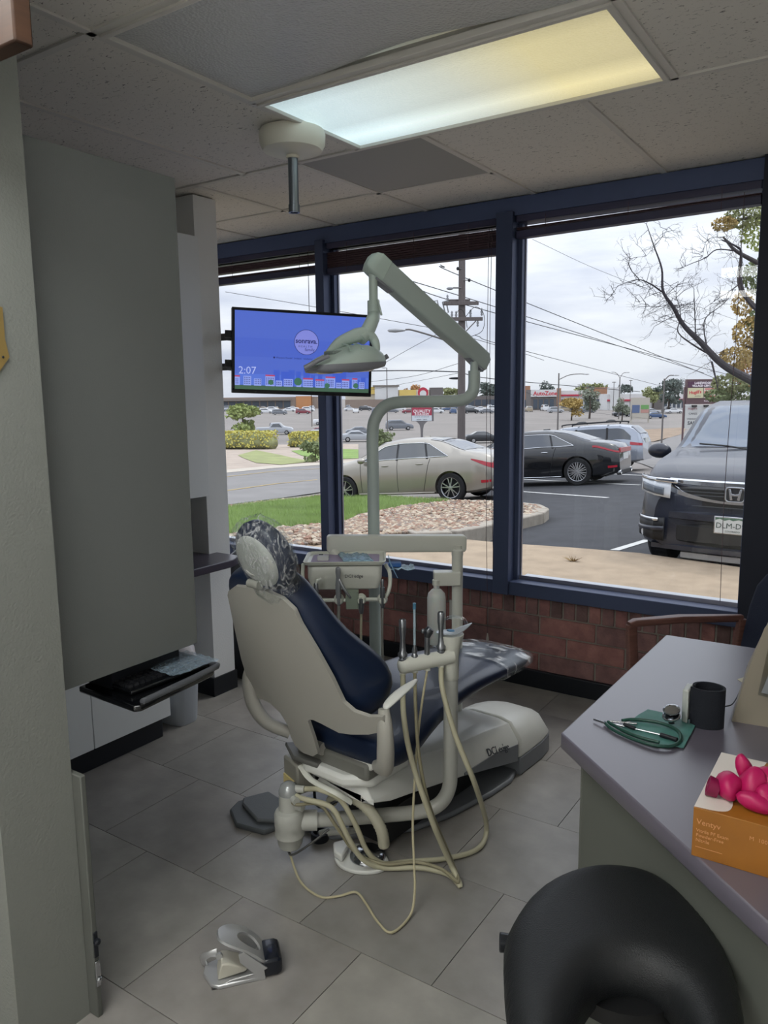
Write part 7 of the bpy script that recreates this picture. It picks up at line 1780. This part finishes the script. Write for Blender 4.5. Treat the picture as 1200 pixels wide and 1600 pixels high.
wl = ['highest black wire running right from the utility pole', 'second black wire running right from the utility pole', 'third black wire running right from the utility pole', 'thin wire leaving the lower crossarm to the right', 'short thin wire right of the right mullion', 'thin wire above the television', 'thick level wire left of the utility pole', 'thick wire right of the utility pole under the lamp arm', 'faint wire sloping up to the pole', 'lowest faint wire left of the pole', 'steep faint wire left of the pole', 'faint wire high in the right window', 'faint low wire before the shops']
for (a, b_, c_, r_), lb in zip(wires, wl):
    o = MB().tube([dp(*a), dp(*b_), dp(*c_)], r_, 5, k=8).build('overhead_wire', Mwire, None); tag(o, lb, 'wire')
# ------------------------------------------------------------------ trees far off
for a in (('dark_tree', 'dark evergreen behind the auto parts shop', 856, 640, 8, 10.5, M_lf['dark'], 11, 320), ('dark_tree', 'large dark tree left of the village center sign', 1044, 640, 9, 9.6, M_lf['dark'], 12, 210),
          ('olive_tree', 'olive tree behind the shop row', 925, 640, 16, 9.5, M_lf['olive'], 13, 340), ('dark_tree', 'dark tree beside the white restaurant tower', 974, 640, 8, 9, M_lf['dark'], 14, 300),
          ('ochre_tree', 'ochre leaved tree in front of the shop row', 893, 648, 5.5, 5.2, M_lf['ochre'], 15, 165), ('grey_tree', 'thin grey green tree right of the ochre tree', 921, 648, 5.5, 7.4, M_lf['greyg'], 16, 175),
          ('olive_tree', 'yellow green tree left of the dark tree', 1020, 640, 7, 7.6, M_lf['olive'], 17, 236), ('brown_tree', 'brown autumn tree behind the yellow store panels', 642, 640, 10, 12, M_lf['orange'], 18, 370),
          ('dark_tree', 'dark tree behind the utility pole', 706, 640, 12, 10, M_lf['olive'], 19, 375), ('dark_tree', 'dark tree left of the right mullion', 764, 640, 12, 11, M_lf['dark'], 20, 380), ('small_tree', 'small dark tree by the restaurant front', 972, 648, 4.2, 4.6, M_lf['greyg'], 22, 160), ('spruce', 'narrow spruce right of the large dark tree', 1064, 640, 3, 11, M_lf['dark'], 23, 290)):
    tree(a[0], a[1], a[2], a[3], a[4], a[5], a[6], a[7], None, 1100, .15, dist=a[8])
# autumn tree at the right with leafy clumps, and the bare leaning tree before it
def limb(mb, pts, r0, r1, seg=7): mb.tube([dp(*p) for p in pts], [r0, r1], seg, k=3)
q = dp(1260, 640, 26); gz_ = T_(q.x, q.y)
at = thing('autumn_tree', 'autumn tree with orange and green leaves at the right edge', 'tree', (q.x, q.y, gz_))
mb = MB(); mb.tube([(q.x, q.y, gz_), tuple(dp(1250, 520, 26)), tuple(dp(1225, 400, 26)), tuple(dp(1235, 260, 26))], [.28, .20, .12, .05], 10, k=5)
for pts in ([(1235, 450, 26), (1190, 415, 25.5), (1150, 392, 25), (1130, 370, 25)], [(1240, 540, 26), (1180, 480, 25), (1155, 445, 25), (1158, 395, 25)], [(1245, 580, 26), (1200, 560, 26), (1165, 540, 26)], [(1230, 350, 26), (1180, 340, 26), (1150, 345, 26)]): mb.tube([dp(*p) for p in pts], [.11, .03], 7, k=4)
mb.build('trunk', mat('bark_grey', '4b4646', .9), at, world=True, smooth=60)
for i, (x, y, d, rx, rz, n_, mm) in enumerate(((1168, 338, 26, .75, .38, 700, 'olive'), (1205, 360, 26, 1.0, .7, 900, 'lime'), (1132, 350, 25.5, .40, .22, 250, 'ochre'), (1200, 430, 26, .8, .7, 900, 'green'), (1210, 500, 26, .9, .7, 900, 'green'), (1175, 520, 26, .62, .55, 700, 'ochre'), (1150, 560, 25.5, .55, .38, 500, 'ochre'), (1185, 580, 26.5, .9, .55, 1000, 'orange'), (1140, 600, 26, .6, .35, 520, 'olive'), (1175, 620, 26.5, 1.1, .45, 1200, 'green'), (1120, 618, 26, .4, .22, 260, 'green'), (1200, 650, 26, 1.3, .5, 1200, 'green'), (1160, 475, 26, .35, .4, 220, 'ochre'))):
    leafmass('leaf_clump', dp(x, y, d), (rx, rx, rz), n_, .075, M_lf[mm], at, 60 + i)
random.seed(77)
q = dp(1330, 700, 21); gz_ = T_(q.x, q.y)
bt = thing('bare_tree', 'bare leaning tree with dark twigs in the right window', 'tree', (q.x, q.y, gz_))
mb = MB()
main = [Vector((q.x, q.y, gz_)), dp(1270, 650, 21), dp(1180, 598, 20.5), dp(1130, 570, 20.5), dp(1095, 535, 20.5), dp(1068, 508, 20.5), dp(1052, 480, 20.5), dp(1036, 455, 20.5), dp(1034, 420, 20.5), dp(1022, 385, 20.5), dp(1010, 350, 20.5)]
mb.tube(main, [.16, .125, .105, .08, .06, .045, .03, .018, .008], 10, k=5)
sec = [([(1036, 457, 20.5), (1015, 443, 20.3), (995, 437, 20.2), (965, 447, 20)], .022), ([(1000, 438, 20.3), (985, 420, 20.2), (985, 405, 20), (1010, 400, 20)], .012), ([(1120, 560, 20.5), (1085, 540, 20.8), (1060, 520, 21), (1062, 500, 21)], .03), ([(1052, 478, 20.5), (1080, 475, 20.6), (1095, 475, 20.6)], .012), ([(1087, 530, 20.5), (1086, 500, 20.4), (1085, 470, 20.2), (1084, 450, 20)], .018), ([(1105, 545, 20.5), (1100, 515, 20.6), (1104, 495, 20.8), (1130, 475, 21), (1150, 452, 21.3)], .02), ([(1055, 495, 20.5), (1045, 498, 20.4), (1030, 506, 20.3)], .012), ([(1112, 565, 20.5), (1118, 590, 20.5), (1122, 610, 20.5)], .03), ([(1022, 385, 20.5), (1035, 370, 20.5), (1045, 355, 20.4)], .008), ([(1064, 505, 20.5), (1062, 480, 20.2), (1056, 460, 20), (1060, 440, 19.8)], .012), ([(1040, 462, 20.5), (1060, 445, 20.8), (1080, 440, 21)], .010), ([(1150, 392, 21), (1120, 390, 21), (1102, 403, 21), (1080, 412, 21), (1062, 420, 21)], .02), ([(1155, 390, 21), (1130, 372, 21), (1105, 375, 21), (1098, 400, 21)], .010), ([(1160, 440, 21), (1140, 455, 21), (1120, 468, 21), (1100, 482, 21)], .014), ([(1200, 500, 21), (1170, 472, 21), (1158, 440, 21), (1158, 395, 21), (1150, 385, 21), (1128, 375, 21)], .05), ([(1036, 455, 20.5), (1015, 462, 20.5), (1000, 472, 20.6)], .008), ([(965, 447, 20), (955, 462, 20), (945, 470, 20)], .007), ([(1050, 475, 20.5), (1020, 480, 20.6), (1005, 470, 20.6)], .009)]
P_all = []
for pts, r_ in sec:
    Pp = [dp(*p) for p in pts]; mb.tube(Pp, [r_, r_ * .35], 6, k=4); P_all += catmull(Pp, 4)
P_all += catmull(main[3:], 4)
def twig(p, d, L_, r_, lv):
    q_ = p + d * L_ * .5 + Vector((random.gauss(0, .04), random.gauss(0, .04), random.gauss(0, .04))) * L_ * 3; e = p + d * L_ + Vector((random.gauss(0, .06), random.gauss(0, .06), random.gauss(0, .06))) * L_ * 3
    mb.tube([p, q_, e], [r_, r_ * .5], 4)
    if lv > 0:
        for _ in range(2): twig(q_.lerp(e, random.random()), (d + Vector((random.gauss(0, .6), random.gauss(0, .6), random.gauss(0, .6)))).normalized(), L_ * .6, r_ * .6, lv - 1)
for _ in range(230):
    p = random.choice(P_all); d = Vector((random.gauss(-.2, .8), random.gauss(0, .8), random.gauss(.1, .8))).normalized(); twig(p, d, random.uniform(.18, .5), .007, 2)
mb.build('branches', mat('bark_dark', '3e3a3e', .9), bt, world=True)
# dead leaf tuft on the sidewalk
q = onp(895, 877, 2, 0); V = []; F = []
for i in range(40):
    a = random.uniform(0, 2 * pi); r_ = random.uniform(.02, .13); e = Vector((q.x + cos(a) * r_, q.y + sin(a) * r_ * .5, random.uniform(.01, .06))); k_ = len(V); V += [(q.x + cos(a) * .01, q.y + sin(a) * .01, .001), (q.x + cos(a + .4) * .02, q.y + sin(a + .4) * .02, .001), tuple(e)]; F.append((k_, k_ + 1, k_ + 2))
o = MB().add(V, F).build('dry_weed', mat('dry_weed', '8a7046', .9), None); tag(o, 'small dry weed tuft on the concrete walk', 'weed')
for x, y, s_ in ((720, 845 - 15, .5), (790, 838, .3)):
    pass
bpy.context.view_layer.update()
print('objects', len(bpy.data.objects))
